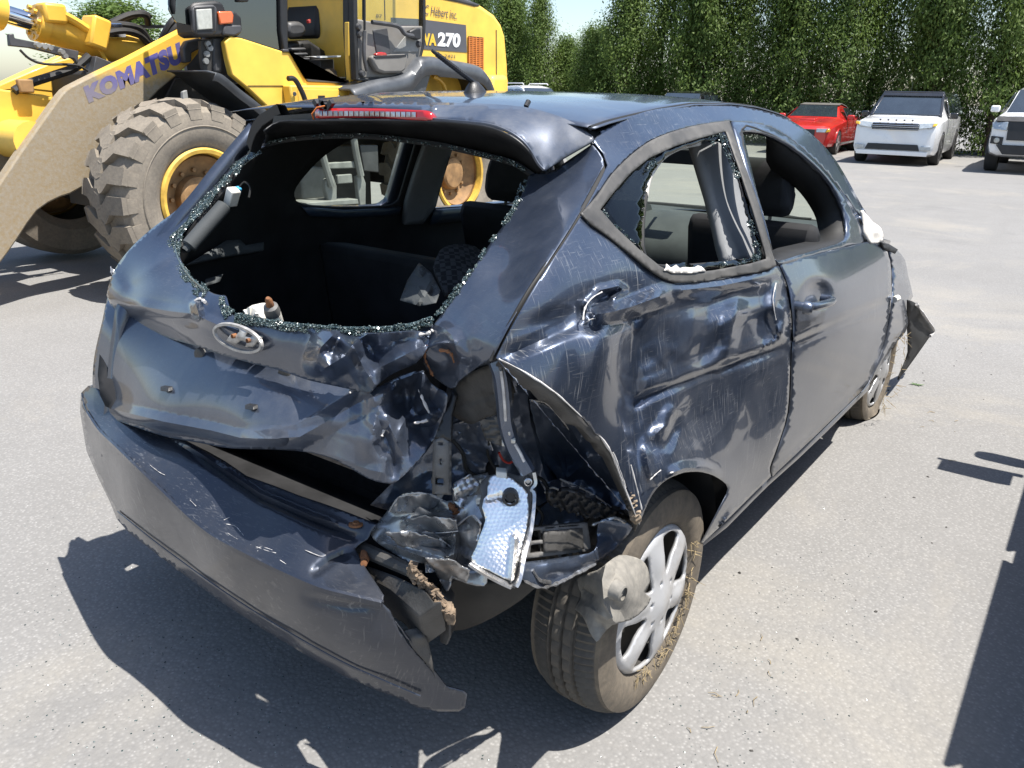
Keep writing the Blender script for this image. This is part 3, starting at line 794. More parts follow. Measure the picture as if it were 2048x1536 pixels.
# ---- work lamp on its post
lamp = empty('work_lamp', (0, 0, 0), 0, parent=loader)
LY = 3.98
slab('lamp_case', [(380, 14), (390, 5), (432, 1), (446, 5), (452, 20), (452, 62), (444, 73), (398, 76), (386, 70)], LY, .20, 'loader_black', lamp, 0, .02)
slab('lamp_bezel', [(385, 18), (392, 11), (428, 9), (435, 16), (434, 64), (427, 70), (396, 70), (388, 62)], LY - .03, .04, 'loader_grey', lamp, 0, .012)
slab('lamp_glass', [(393, 19), (424, 17), (426, 58), (396, 60)], LY - .045, .02, 'lamp_lens', lamp, 0, .006)
slab('lamp_well', [(389, 15), (429, 13), (431, 63), (392, 65)], LY - .034, .006, 'loader_black', lamp, 0, .002)
slab('indicator_case', [(436, 24), (470, 21), (484, 34), (486, 62), (478, 73), (440, 74)], LY + .01, .18, 'loader_black', lamp, 0, .02)
slab('indicator_lens', [(437, 23), (464, 22), (468, 30), (467, 47), (440, 49)], LY - .02, .05, 'lens_orange', lamp, 0, .010)
slab('indicator_chin', [(448, 50), (484, 50), (484, 66), (470, 72), (446, 70)], LY - .01, .04, 'loader_grey', lamp, 0, .012)
slab('lamp_post', [(424, 72), (452, 74), (448, 100), (446, 146), (428, 146), (425, 110)], LY + .08, .14, 'loader_grey', lamp, 0, .02)
slab('lamp_bracket', [(402, 80), (424, 78), (424, 146), (408, 146), (404, 120)], LY + .05, .04, 'loader_dark_steel', lamp, 0, .006)
slab('pivot_cap', [(367, 96), (374, 82), (400, 76), (410, 82), (404, 96), (384, 106), (384, 124), (370, 126)], 4.36, .06, 'loader_grey', lamp, 0, .012)
for x, y in ((414, 88), (418, 96), (412, 108), (410, 122)):
    b = LB(); p = at(x, y, 'y', LY + .045); b.tube([p, p + np.array([0, -.02, 0])], .022, 8); b.build('bracket_bolt', 'loader_light_grey', lamp)
# ---- front mudguard: curved sheet over the tyre
edge = spline([(430, 148), (440, 150), (454, 160), (480, 182), (510, 205), (535, 228), (556, 262), (566, 300)], 3); P = np.array([at(x, y, 'y', 3.78) for x, y in edge])
b = LB(); Q = P.copy(); G = np.stack([P + np.array([-.03, 0, -.045]), P + np.array([0, -.0, 0]), Q + np.array([0, .10, .012]), Q + np.array([0, .58, .012])], 1); b.grid(G); b.build('front_mudguard', 'loader_fender', loader, 40, .012)
slab('mudguard_stay', [(366, 184), (374, 180), (378, 205), (366, 206)], 3.95, .03, 'loader_light_grey', bevel=.003)
slab('mudguard_inner', [(330, 200), (352, 158), (420, 150), (480, 205), (520, 260), (540, 330), (330, 330)], 4.54, .03, 'loader_dark_steel', bevel=.004)
# ---- cab
CY = 3.98
slab('cab_side', [(450, 84), (462, 72), (482, 76), (569, 104), (582, 104), (598, 132), (616, 162), (703, 167), (710, 215), (716, 260), (560, 260), (536, 214), (500, 180), (464, 150), (456, 118)], CY, .06, 'loader_yellow', bevel=.01)
slab('step_box', [(580, 170), (697, 172), (700, 250), (590, 250)], CY - .10, .10, 'loader_yellow', bevel=.015)
slab('step_box_door', [(596, 178), (690, 180), (692, 240), (600, 240)], CY - .106, .01, 'loader_yellow', bevel=.003)
slab('latch', [(637, 191), (650, 191), (650, 197), (637, 197)], CY - .112, .008, 'loader_black', bevel=.001)
for x, y in ((589, 188), (678, 195)):
    b = LB(); p = at(x, y, 'y', CY - .112); b.lathe([(0, -.01), (.014, -.008), (.018, 0)], p, 'y', 10); b.build('panel_lock', 'loader_light_grey', loader)
slab('panel_seam', [(496, 171), (576, 171), (576, 172.6), (496, 172.6)], CY - .004, .005, 'loader_black', bevel=0)
tube_px('grab_rail', [(576, 157, 'y', CY - .16), (588, 158, 'y', CY - .16), (598, 172, 'y', CY - .16), (610, 200, 'y', CY - .16), (618, 240, 'y', CY - .16)], .020, 'loader_black')
tube_px('grab_rail', [(700, 176, 'y', CY - .16), (708, 182, 'y', CY - .16), (708, 215, 'y', CY - .16)], .020, 'loader_grey')
# glazing and posts
CT = -230
slab('cab_glass', [(346, CT), (486, CT), (566, CT), (567, 102), (484, 76), (452, 66), (352, 44), (338, 20)], CY + .02, .012, 'glass_cab', bevel=0)
for nm, poly in (('cab_post', [(486, CT), (494, CT), (498, 4), (478, 4)]), ('cab_post', [(558, CT), (574, CT), (577, 100), (568, 104), (562, 60)]), ('cab_post', [(694, CT), (712, CT), (714, 160), (702, 164), (697, 60)]), ('cab_post', [(348, CT), (360, CT), (352, 30), (346, 8)])):
    slab(nm, poly, CY - .01, .07, 'loader_black', bevel=.01)
slab('cab_sill', [(566, 98), (577, 98), (610, 156), (700, 160), (702, 168), (616, 164), (598, 134), (580, 104), (566, 104)], CY - .012, .10, 'loader_grey', bevel=.006)
slab('door_post_yellow', [(697, 44), (704, 44), (709, 165), (701, 167), (697, 110)], CY - .03, .05, 'loader_yellow', bevel=.006)
b = LB(); a0, a1 = at(480, 60, 'y', CY), at(700, 150, 'y', CY); b.box((4.15, 5.72, 2.2), (1.9, .05, 1.9)); b.box((4.75, 5.0, 2.2), (.05, 1.5, 1.9)); b.build('cab_far_wall', 'loader_grey', loader)
b = LB(); b.box((3.6, 4.95, 3.15), (2.0, 1.8, .16)); b.build('cab_roof', 'loader_yellow', loader, 30, 0, .05)
b = LB(); b.box((3.65, 4.9, 1.52), (1.7, 1.7, .06)); b.build('cab_floor', 'loader_black', loader)
# inside the cab
seatp = empty('operator_seat', (0, 0, 0), 0, parent=loader)
slab('seat_back', [(634, 45), (640, 5), (660, -5), (684, 0), (690, 40), (688, 78), (650, 80), (636, 70)], 4.55, .45, 'loader_black', seatp, 2, .04)
slab('seat_cushion', [(577, 48), (585, 43), (602, 43), (612, 52), (613, 68), (600, 74), (577, 72)], 4.40, .45, 'loader_grey', seatp, 2, .04)
slab('seat_base', [(575, 85), (620, 80), (650, 100), (680, 112), (684, 150), (600, 150), (586, 120)], 4.50, .4, 'loader_black', seatp, 0, .03)
for k in range(5):
    slab('bellows_fold', [(582 + k * 3, 96 + k * 10), (612 + k * 4, 95 + k * 10), (614 + k * 4, 101 + k * 10), (585 + k * 3, 102 + k * 10)], 4.38, .25, 'loader_grey', seatp, 0, .015)
slab('seat_belt', [(617, 40), (622, 38), (623, 46), (618, 47)], 4.40, .03, 'lens_red', seatp, 0, .004)
slab('console_tray', [(640, 120), (668, 118), (670, 146), (642, 148)], 4.30, .2, 'loader_grey', bevel=.01)
V_, F_ = tri_panel([(622, 150), (640, 144), (655, 137), (665, 136), (673, 142), (675, 155), (660, 159), (635, 157)], (), 5); SB = Surf([(622, 150, 'y', 4.1), (665, 137, 'y', 4.2), (675, 155, 'y', 4.05), (635, 157, 'y', 4.02)])
mesh_obj('folded_gloves', SB(V_[:, 0], V_[:, 1], facet(V_[:, 0] / 9, V_[:, 1] / 9, 3) * .08, np.array([0, -1., 0])) - LINV, F_, 'cloth_brown', loader, 30, .01)
slab('clipboard', [(622, 113), (652, 112), (682, 111), (681, 114), (640, 116)], 4.2, .1, 'decal_white', bevel=0)
# ---- open door folded back against the side
DY = 3.80; dr = empty('cab_door', (0, 0, 0), 0, parent=loader)
slab('door_panel', [(710, 37), (744, 43), (790, 52), (848, 52), (849, 84), (842, 112), (826, 154), (718, 157)], DY, .05, 'door_trim_grey', dr, 0, .012)
slab('door_frame_bar', [(848, CT), (852, CT), (852, 48), (850, 90), (844, 114), (826, 161), (716, 162), (716, 156), (823, 156), (841, 111), (846, 86), (847, 48)], DY - .012, .06, 'loader_black', dr, 0, .006)
slab('door_frame_bar', [(705, CT), (711, CT), (718, 160), (712, 160), (708, 60)], DY - .012, .06, 'loader_black', dr, 0, .006)
slab('door_frame_bar', [(728, CT), (732, CT), (732, 60), (729, 60)], DY - .012, .03, 'loader_black', dr, 0, .004)
slab('door_glass', [(711, CT), (848, CT), (848, 50), (790, 50), (744, 42), (711, 36)], DY + .02, .008, 'glass_clear', dr, 0, 0)
slab('door_recess', [(746, 60), (775, 56), (782, 108), (754, 112)], DY - .008, .01, 'loader_grey', dr, 0, .006)
slab('door_recess', [(786, 104), (820, 60), (842, 78), (836, 104)], DY - .006, .008, 'loader_light_grey', dr, 0, .006)
slab('door_pocket', [(744, 113), (756, 110), (812, 108), (817, 112), (812, 140), (804, 146), (770, 147), (756, 142), (748, 128)], DY - .07, .07, 'door_trim_grey', dr, 0, .02)
slab('pocket_opening', [(748, 113), (757, 111), (811, 109), (814, 112), (800, 115), (752, 117)], DY - .075, .03, 'loader_black', dr, 0, .004)
slab('red_rag', [(752, 108), (760, 104), (772, 105), (776, 111), (764, 113), (753, 112)], DY - .074, .04, 'lens_red', dr, 0, .01)
tube_px('door_handle', [(744, 44, 'y', DY - .05), (786, 50, 'y', DY - .06), (800, 56, 'y', DY - .07), (810, 68, 'y', DY - .07), (826, 72, 'y', DY - .05)], .018, 'loader_grey', dr)
slab('door_lock', [(820, 62), (832, 56), (842, 56), (843, 78), (836, 80), (820, 74)], DY - .05, .05, 'loader_black', dr, 0, .012)
tube_px('door_strut', [(729, 62, 'y', DY - .04), (728, 110, 'y', DY - .04), (734, 142, 'y', DY - .04)], .016, 'loader_grey', dr)
for x, y in ((715, 54), (723, 147), (717, 68), (836, 88)):
    b = LB(); p = at(x, y, 'y', DY - .005); b.lathe([(0, -.03), (.020, -.03), (.028, -.012), (.030, 0)], p, 'y', 12); b.build('hinge_cap', 'loader_grey', dr)
# ---- engine hood
HY = 4.12
hood = [(700, CT), (740, -60), (870, -14), (930, -4), (962, 8), (990, 28), (1004, 48), (1012, 72), (1017, 130), (1019, 186), (1019, 250), (860, 250), (720, 250), (712, 170), (708, 40)]
slab('engine_hood', hood, HY, 1.76, 'loader_yellow', bevel=.05)
slab('hood_top', [(860, -16), (900, -12), (935, -2), (964, 10), (950, 14), (918, 6), (872, -4)], HY - .01, 1.78, 'loader_grey', bevel=.02)
slab('model_band', [(782, 35), (840, 38), (932, 50), (934, 105), (840, 98), (784, 92)], HY - .004, .006, 'decal_grey', bevel=0)
text_on('model_letters', 'WA', ((838, 90), (873, 92), (873, 68), (838, 65)), HY - .008, 'decal_yellow', loader, .05)
text_on('model_number', '270', ((875, 93), (920, 96), (922, 67), (876, 64)), HY - .008, 'decal_white', loader, .05)
text_on('owner_lettering', 'C Hébert inc.', ((850, 29), (914, 39), (914, 21), (850, 9)), HY - .006, 'decal_grey', loader, .0, .25)
text_on('unit_number', '87', ((752, 35), (764, 36), (764, 29), (752, 28)), HY - .006, 'decal_grey', loader, .0)
text_on('serial_lettering', 'L-2421', ((880, 114), (910, 116), (910, 110), (880, 108)), HY - .006, 'decal_grey', loader, .0)
gr = empty('hood_grille', (0, 0, 0), 0, parent=loader)
slab('grille_back', [(937, 72), (967, 75), (967, 145), (937, 132)], HY - .004, .006, 'loader_black', gr, 0, 0)
for k in range(18):
    y = 76 + k * 3.7; yl = min(y, 130 + 0)
    if y < 140: slab('grille_slat', [(937, y - 1.6), (967, y + 1.0), (967, y + 3.0), (937, y + .4)], HY - .016, .014, 'grille_orange', gr, 0, 0)
for k in range(5):
    x = 938 + k * 7; slab('grille_bar', [(x, 73 + k * .6), (x + 1.6, 73 + k * .6), (x + 1.6, 134 + k * 2.4), (x, 134 + k * 2.4)], HY - .020, .006, 'grille_orange', gr, 0, 0)
slab('hood_seam', [(992, 60), (993.5, 60), (994, 186), (992.5, 186)], HY - .004, .005, 'loader_dark_steel', bevel=0)
slab('hood_seam', [(764, CT), (765.5, CT), (771, 40), (769.5, 40)], HY - .004, .005, 'loader_dark_steel', bevel=0)
slab('counterweight', [(986, 150), (1019, 150), (1019, 300), (960, 300)], 3.98, 2.05, 'loader_yellow', bevel=.05)
# ---- rear mudguard
rm = spline([(705, 186), (725, 178), (762, 167), (800, 160), (822, 150), (838, 130), (848, 122), (868, 121), (884, 125), (930, 132), (960, 140), (974, 154), (984, 178), (988, 205)], 3); P = np.array([at(x, y, 'y', 3.72) for x, y in rm])
b = LB(); b.grid(np.stack([P + np.array([.0, 0, -.12]), P + np.array([0, -.01, -.02]), P + np.array([0, .03, .015]), P + np.array([0, .60, .02])], 1)); b.build('rear_mudguard', 'loader_fender', loader, 60, .02)
slab('mudguard_panel', [(705, 186), (762, 167), (822, 152), (846, 124), (858, 124), (862, 150), (850, 190), (846, 230), (705, 235)], 3.74, .05, 'loader_fender', bevel=.012)
slab('mudguard_trim', [(880, 127), (930, 134), (958, 143), (958, 158), (880, 154)], 3.735, .03, 'loader_fender', bevel=.01)
tube_px('fuel_hose', [(866, 152, 'y', 4.0), (880, 160, 'y', 4.0), (890, 176, 'y', 4.0), (892, 200, 'y', 4.0)], .022, 'loader_cylinder_yellow')
# ---- ladder below the cab, seen through the wreck's windows
ld = empty('access_ladder', (0, 0, 0), 0, parent=loader)
for x0, x1, yt, yb in ((640, 664, 300, 372), (706, 722, 288, 352)):
    tube_px('ladder_rail', [(x0, yt - 60, 'y', 3.84), (x0 + 3, yt, 'y', 3.84), (x1, yb, 'y', 3.84)], .030, 'loader_light_grey', ld)
for nm, poly in (('ladder_step', [(655, 326), (716, 322), (720, 336), (656, 338)]), ('ladder_step', [(676, 350), (704, 348), (706, 366), (676, 368)]), ('ladder_foot', [(652, 360), (666, 350), (674, 372), (674, 410), (660, 412), (652, 380)]), ('ladder_foot', [(714, 352), (726, 350), (732, 366), (732, 410), (720, 412)]), ('ladder_plate', [(720, 290), (756, 290), (758, 345), (728, 342)])):
    slab(nm, poly, 3.86, .05, 'loader_light_grey' if 'plate' not in nm else 'loader_grey', ld, 0, .008)
slab('ladder_tread', [(612, 406), (716, 398), (718, 408), (620, 414)], 3.80, .25, 'loader_light_grey', ld, 0, .006)
slab('under_frame', [(590, 290), (740, 290), (745, 420), (590, 420)], 4.35, .3, 'loader_dark_steel', bevel=.02)
slab('frame_tank', [(600, 330), (650, 335), (660, 395), (606, 400)], 4.20, .2, 'loader_light_grey', bevel=.02)

# ================================================================ parked cars
def ring_section(zb, zs, zr, wb, wr):
    """half section from the floor up to the roof line"""
    return [(0, zb), (wb * .80, zb), (wb * .95, zb + .05), (wb, zb + .18), (wb * 1.0, zs - .12), (wb * .985, zs - .03), (wb * .955, zs), (wr + (wb - wr) * .12 if zr > zs + .1 else wb * .90, zs + (zr - zs) * .55 if zr > zs + .1 else zs + .012), (wr, zr - .035), (wr * .93, zr - .006), (wr * .6, zr), (0, zr + .004)]
def loft(stations, sub=4):
    S = np.array(stations, float); xs = S[:, 0]; X = []
    for i in range(len(xs) - 1): X += list(np.linspace(xs[i], xs[i + 1], sub, endpoint=False))
    X.append(xs[-1]); G = []
    for x in X:
        v = [np.interp(x, xs, S[:, k]) for k in range(1, 6)]; h = ring_section(*v)
        G.append([(x, -y, z) for y, z in h] + [(x, y, z) for y, z in h[::-1][1:]])
    return np.array(G)
class Car:
    def __init__(s, name, label, loc, rz, group=None, scale=1.0):
        s.e = empty(name, loc, rz, label, 'car', group); s.e.scale = (scale,) * 3
    def part(s, name, b, mat, parent=None, smooth=35, bevel=0.0, solid=0.0): return b.build(name, mat, parent or s.e, smooth, solid, bevel)
    def body(s, st, mat, sub=4):
        G = loft(st, sub); b = MB(); b.grid(G, True); n = G.shape[1]; m = len(G) * n
        b.f.append(tuple(range(n))); b.f.append(tuple(m - 1 - k for k in range(n))); return s.part('body', b, mat, None, 32)
    def plate(s, name, pts, th, mat, n=0, bevel=.008, nrm=None, parent=None):
        P = np.array(pts, float); P = spline(P, n, True) if n else P
        nn = np.cross(P[1] - P[0], P[2] - P[0]) if nrm is None else np.array(nrm, float); nn = nn / np.linalg.norm(nn) * th; k = len(P)
        b = MB(); b.add(np.concatenate([P - nn * .3, P + nn]), [tuple(range(k))[::-1], tuple(range(k, 2 * k))] + [(i, (i + 1) % k, k + (i + 1) % k, k + i) for i in range(k)]); return s.part(name, b, mat, parent, 30, bevel)
    def wheel(s, x, y, r, w=.22, hub='alloy', spokes=5):
        sg = -1 if y < 0 else 1; e = empty('wheel', (x, y, r), 0 if sg < 0 else math.pi, parent=s.e)
        b = MB(); b.lathe([(r * .64, -w * .46), (r * .80, -w * .52), (r * .95, -w * .48), (r, -w * .36), (r, w * .36), (r * .95, w * .48), (r * .64, w * .46)], (0, 0, 0), 'y', 32); b.build('tyre', 'tyre_far', e)
        b = MB(); b.lathe([(r * .66, -w * .46), (r * .62, -w * .40), (r * .60, -w * .15), (0, -w * .12)], (0, 0, 0), 'y', 28)
        b.build('rim', 'car_trim', e)
        b = MB()
        for k in range(spokes):
            a = 2 * math.pi * k / spokes; b.box((r * .33 * math.cos(a), -w * .40, r * .33 * math.sin(a)), (r * .62, .03, r * .15), roty(-a))
        b.lathe([(r * .62, -w * .44), (r * .66, -w * .47), (r * .62, -w * .36)], (0, 0, 0), 'y', 28); b.lathe([(0, -w * .48), (r * .12, -w * .46), (r * .13, -w * .36)], (0, 0, 0), 'y', 16)
        b.build('spokes', hub, e); return e
    def mirror(s, x, y, z, mat, sg):
        e = empty('door_mirror', (0, 0, 0), 0, parent=s.e); b = MB(); b.box((x, y + sg * .10, z), (.10, .20, .15)); b.build('mirror_shell', mat, e, 40, 0, .035)
        b = MB(); b.box((x + .01, y, z - .05), (.06, .10, .04)); b.build('mirror_arm', 'car_trim', e, 40, 0, .01)

# white boxy wagon with black roof (nose towards -x)
def white_wagon(loc, rz):
    c = Car('parked_wagon', 'white boxy wagon with black roof parked nose-out against the hedge', loc, rz)
    L = 5.1
    c.body([(0, .30, .86, .90, .80, .70), (.06, .24, .95, .99, .90, .80), (.5, .20, 1.02, 1.06, .955, .86), (1.25, .20, 1.08, 1.13, .965, .86), (1.55, .20, 1.10, 1.32, .965, .78), (2.05, .20, 1.11, 1.66, .965, .72), (2.6, .20, 1.12, 1.72, .965, .72), (4.2, .22, 1.14, 1.71, .96, .72), (4.9, .26, 1.12, 1.66, .93, .71), (5.08, .34, 1.05, 1.30, .86, .70)], 'car_white')
    c.plate('roof_panel', [(1.98, -.70, 1.655), (1.98, .70, 1.655), (4.95, .71, 1.672), (4.95, -.71, 1.672)][::-1], .06, 'car_black', nrm=(0, 0, 1))
    c.plate('windscreen', [(1.28, -.78, 1.16), (2.02, -.68, 1.65), (2.02, .68, 1.65), (1.28, .78, 1.16)], .02, 'car_dark_glass', nrm=(-.6, 0, .75))
    c.plate('roof_header', [(1.90, -.72, 1.60), (1.90, .72, 1.60), (2.05, .72, 1.715), (2.05, -.72, 1.715)], .03, 'car_black', nrm=(-.6, 0, .75))
    for s in (-1, 1):
        c.plate('roof_side', [(2.0, s * .745, 1.60), (4.95, s * .745, 1.61), (4.95, s * .70, 1.71), (2.0, s * .70, 1.71)], .02, 'car_black', nrm=(0, s, .4))
        c.plate('pillar', [(1.25, s * .84, 1.12), (2.02, s * .72, 1.68), (2.02, s * .665, 1.68), (1.25, s * .765, 1.13)], .03, 'car_black', nrm=(-.6, s * .3, .6))
        for a, b_ in ((1.75, 2.75), (2.85, 3.75), (3.82, 4.85)):
            c.plate('side_window', [(a, s * .945, 1.17), (b_, s * .945, 1.18), (b_, s * .775, 1.62), (a + (.30 if a < 2 else 0), s * .775, 1.60)], .012, 'car_dark_glass', nrm=(0, s, .35))
        c.plate('headlamp', [(-.005, s * .52, .86), (.0, s * .84, .90), (.05, s * .90, .98), (.12, s * .90, 1.01), (.03, s * .52, .985)], .05, 'lamp_clear', nrm=(-1, s * .2, .1))
        c.plate('indicator', [(-.0, s * .80, .92), (.03, s * .895, .94), (.08, s * .905, 1.0), (.03, s * .82, .99)], .065, 'lens_amber', nrm=(-1, s * .3, .1))
        c.plate('fog_lamp', [(-.02, s * .64, .38), (-.0, s * .86, .38), (.0, s * .86, .47), (-.02, s * .64, .47)], .05, 'lamp_clear', nrm=(-1, 0, 0))
        c.wheel(1.0, s * .86, .37, .24, 'car_trim'); c.wheel(4.0, s * .86, .37, .24, 'car_trim')
        c.mirror(1.75, s * .95, 1.16, 'car_black', s)
        b = MB(); b.lathe([(.43, s * .90), (.43, s * .975), (.40, s * .975)], (1.0, 0, .37), 'y', 24, 0, math.pi); b.lathe([(.43, s * .90), (.43, s * .97), (.40, s * .97)], (4.0, 0, .37), 'y', 24, 0, math.pi); c.part('wheel_arch', b, 'car_trim')
    g = empty('grille', (0, 0, 0), 0, parent=c.e)
    for k, (z0, z1, m, d) in enumerate(((.83, .99, 'car_trim', .02), (.885, .905, 'chrome', .035), (.925, .945, 'chrome', .035), (.845, .86, 'chrome', .03), (.97, .985, 'chrome', .03))):
        c.plate('grille_panel' if k == 0 else 'grille_bar', [(-.02, -.52, z0), (-.02, .52, z0), (-.0, .52, z1), (-.0, -.52, z1)], d, m, nrm=(-1, 0, .05), parent=g)
    c.plate('lower_intake', [(-.01, -.62, .36), (-.01, .62, .36), (-.0, .56, .50), (-.0, -.56, .50)], .03, 'car_trim', nrm=(-1, 0, 0)); c.plate('bumper_lip', [(-.02, -.80, .24), (-.02, .80, .24), (-.02, .82, .34), (-.02, -.82, .34)], .04, 'car_white', nrm=(-1, 0, 0))
    for k, y in enumerate((-.36, -.18, 0, .18, .36)):
        c.plate('hood_letter', [(-.005, y - .02, 1.035), (-.005, y + .02, 1.035), (.02, y + .02, 1.055), (.02, y - .02, 1.055)], .03, 'car_trim', nrm=(-1, 0, .5), bevel=0)
    b = MB(); b.tube([(2.2, .1, 1.73), (2.25, .1, 1.95)], .006, 5); c.part('aerial', b, 'car_trim')
white_wagon((20.6, 3.10, 0), math.radians(3))

# red convertible
def red_convertible(loc, rz):
    c = Car('parked_convertible', 'red convertible with closed grey soft top parked left of the white wagon', loc, rz)
    c.body([(0, .26, .66, .70, .76, .62), (.10, .20, .74, .78, .86, .72), (.6, .18, .82, .87, .92, .78), (1.5, .18, .90, .97, .935, .78), (1.72, .18, .92, 1.05, .935, .74), (2.25, .18, .93, 1.31, .935, .58), (2.7, .18, .93, 1.35, .93, .56), (3.3, .18, .96, 1.28, .935, .60), (3.85, .20, 1.00, 1.04, .94, .80), (4.5, .24, .98, 1.02, .90, .78), (4.75, .34, .90, .94, .82, .72)], 'car_red')
    c.plate('soft_top', [(2.22, -.57, 1.325), (2.22, .57, 1.325), (2.7, .55, 1.365), (3.3, .58, 1.295), (3.82, .70, 1.06), (3.82, -.70, 1.06), (3.3, -.58, 1.295), (2.7, -.55, 1.365)], .02, 'soft_top', nrm=(0, 0, 1))
    c.plate('windscreen', [(1.62, -.68, 1.0), (2.20, -.54, 1.30), (2.20, .54, 1.30), (1.62, .68, 1.0)], .03, 'car_dark_glass', nrm=(-.5, 0, .8))
    for s in (-1, 1):
        c.plate('side_window', [(1.95, s * .90, .99), (3.2, s * .91, 1.0), (3.15, s * .68, 1.24), (2.35, s * .66, 1.27)], .012, 'car_dark_glass', nrm=(0, s, .5))
        c.plate('headlamp', [(-.01, s * .50, .62), (.0, s * .74, .62), (.03, s * .78, .72), (.0, s * .50, .72)], .04, 'lamp_clear', nrm=(-1, s * .2, .1))
        c.plate('indicator', [(.0, s * .74, .62), (.06, s * .84, .64), (.06, s * .84, .71), (.03, s * .78, .72)], .06, 'lens_amber', nrm=(-1, s * .6, .1))
        c.plate('side_scoop', [(3.30, s * .94, .62), (3.50, s * .94, .60), (3.55, s * .94, .85), (3.40, s * .94, .84)], .02, 'car_red', nrm=(0, s, 0))
        c.plate('side_stripe', [(1.35, s * .935, .26), (3.4, s * .935, .26), (3.4, s * .935, .32), (1.35, s * .935, .32)], .006, 'car_silver', nrm=(0, s, 0))
        c.wheel(.95, s * .83, .33, .23); c.wheel(3.72, s * .83, .34, .24); c.mirror(2.0, s * .90, 1.0, 'car_red', s)
        b = MB(); b.lathe([(.39, s * .86), (.39, s * .945), (.36, s * .945)], (.95, 0, .33), 'y', 24, 0, math.pi); b.lathe([(.40, s * .86), (.40, s * .95), (.37, s * .95)], (3.72, 0, .34), 'y', 24, 0, math.pi); c.part('wheel_arch', b, 'car_red')
    c.plate('grille', [(-.02, -.46, .52), (-.02, .46, .52), (-.0, .46, .70), (-.0, -.46, .70)], .02, 'car_trim', nrm=(-1, 0, 0)); c.plate('hood_scoop', [(.9, -.22, .905), (.9, .22, .905), (1.35, .22, .965), (1.35, -.22, .965)][::-1], .05, 'car_red', nrm=(0, 0, 1), bevel=.02)
red_convertible((22.6, 6.05, 0), math.radians(4))

# white pickup cut by the right edge of the picture
def white_pickup(loc, rz):
    c = Car('parked_pickup', 'white pickup truck cut off by the right edge beyond the white wagon', loc, rz)
    c.body([(0, .46, 1.02, 1.06, .82, .72), (.08, .40, 1.10, 1.14, .92, .82), (.5, .34, 1.16, 1.20, .97, .86), (1.35, .34, 1.20, 1.25, .98, .86), (1.65, .34, 1.22, 1.45, .98, .78), (2.2, .34, 1.23, 1.80, .98, .70), (2.8, .34, 1.23, 1.86, .98, .69), (3.7, .34, 1.24, 1.84, .98, .69), (3.95, .36, 1.24, 1.30, .97, .80), (5.4, .42, 1.24, 1.28, .95, .85)], 'car_white')
    c.plate('windscreen', [(1.42, -.80, 1.28), (2.15, -.66, 1.79), (2.15, .66, 1.79), (1.42, .80, 1.28)], .02, 'car_dark_glass', nrm=(-.6, 0, .75))
    g = [(-.03, -.60, .72), (-.03, .60, .72), (.02, .62, 1.12), (.02, -.62, 1.12)]; c.plate('grille', g, .03, 'car_trim', nrm=(-1, 0, .05))
    c.plate('hood_guard', [(.0, -.88, 1.10), (.0, .88, 1.10), (.16, .86, 1.20), (.16, -.86, 1.20)], .03, 'car_trim', nrm=(-1, 0, .6)); c.plate('skid_intake', [(-.02, -.62, .42), (-.02, .62, .42), (-.02, .78, .62), (-.02, -.78, .62)], .04, 'car_trim', nrm=(-1, 0, 0))
    for s in (-1, 1):
        c.plate('headlamp', [(-.01, s * .62, .92), (.02, s * .88, .94), (.12, s * .93, 1.08), (.0, s * .62, 1.10)], .05, 'lamp_clear', nrm=(-1, s * .3, .1))
        c.plate('fog_surround', [(-.01, s * .66, .62), (.02, s * .90, .64), (.02, s * .90, .80), (-.01, s * .66, .78)], .03, 'car_trim', nrm=(-1, s * .2, 0)); b = MB(); b.lathe([(0, -.06), (.05, -.055), (.07, 0)], (.0, s * .78, .71), 'x', 14); c.part('fog_lamp', b, 'lamp_lens')
        c.plate('side_window', [(1.85, s * .955, 1.28), (3.6, s * .955, 1.29), (3.6, s * .75, 1.74), (2.3, s * .75, 1.74)], .012, 'car_dark_glass', nrm=(0, s, .4))
        c.wheel(.95, s * .86, .40, .27, 'alloy'); c.wheel(4.3, s * .86, .40, .27, 'alloy'); c.mirror(1.80, s * .97, 1.36, 'car_white', s)
        b = MB(); b.lathe([(.47, s * .88), (.47, s * 1.0), (.43, s * 1.0)], (.95, 0, .40), 'y', 24, 0, math.pi); c.part('wheel_arch', b, 'car_trim')
white_pickup((20.0, .05, 0), math.radians(2))

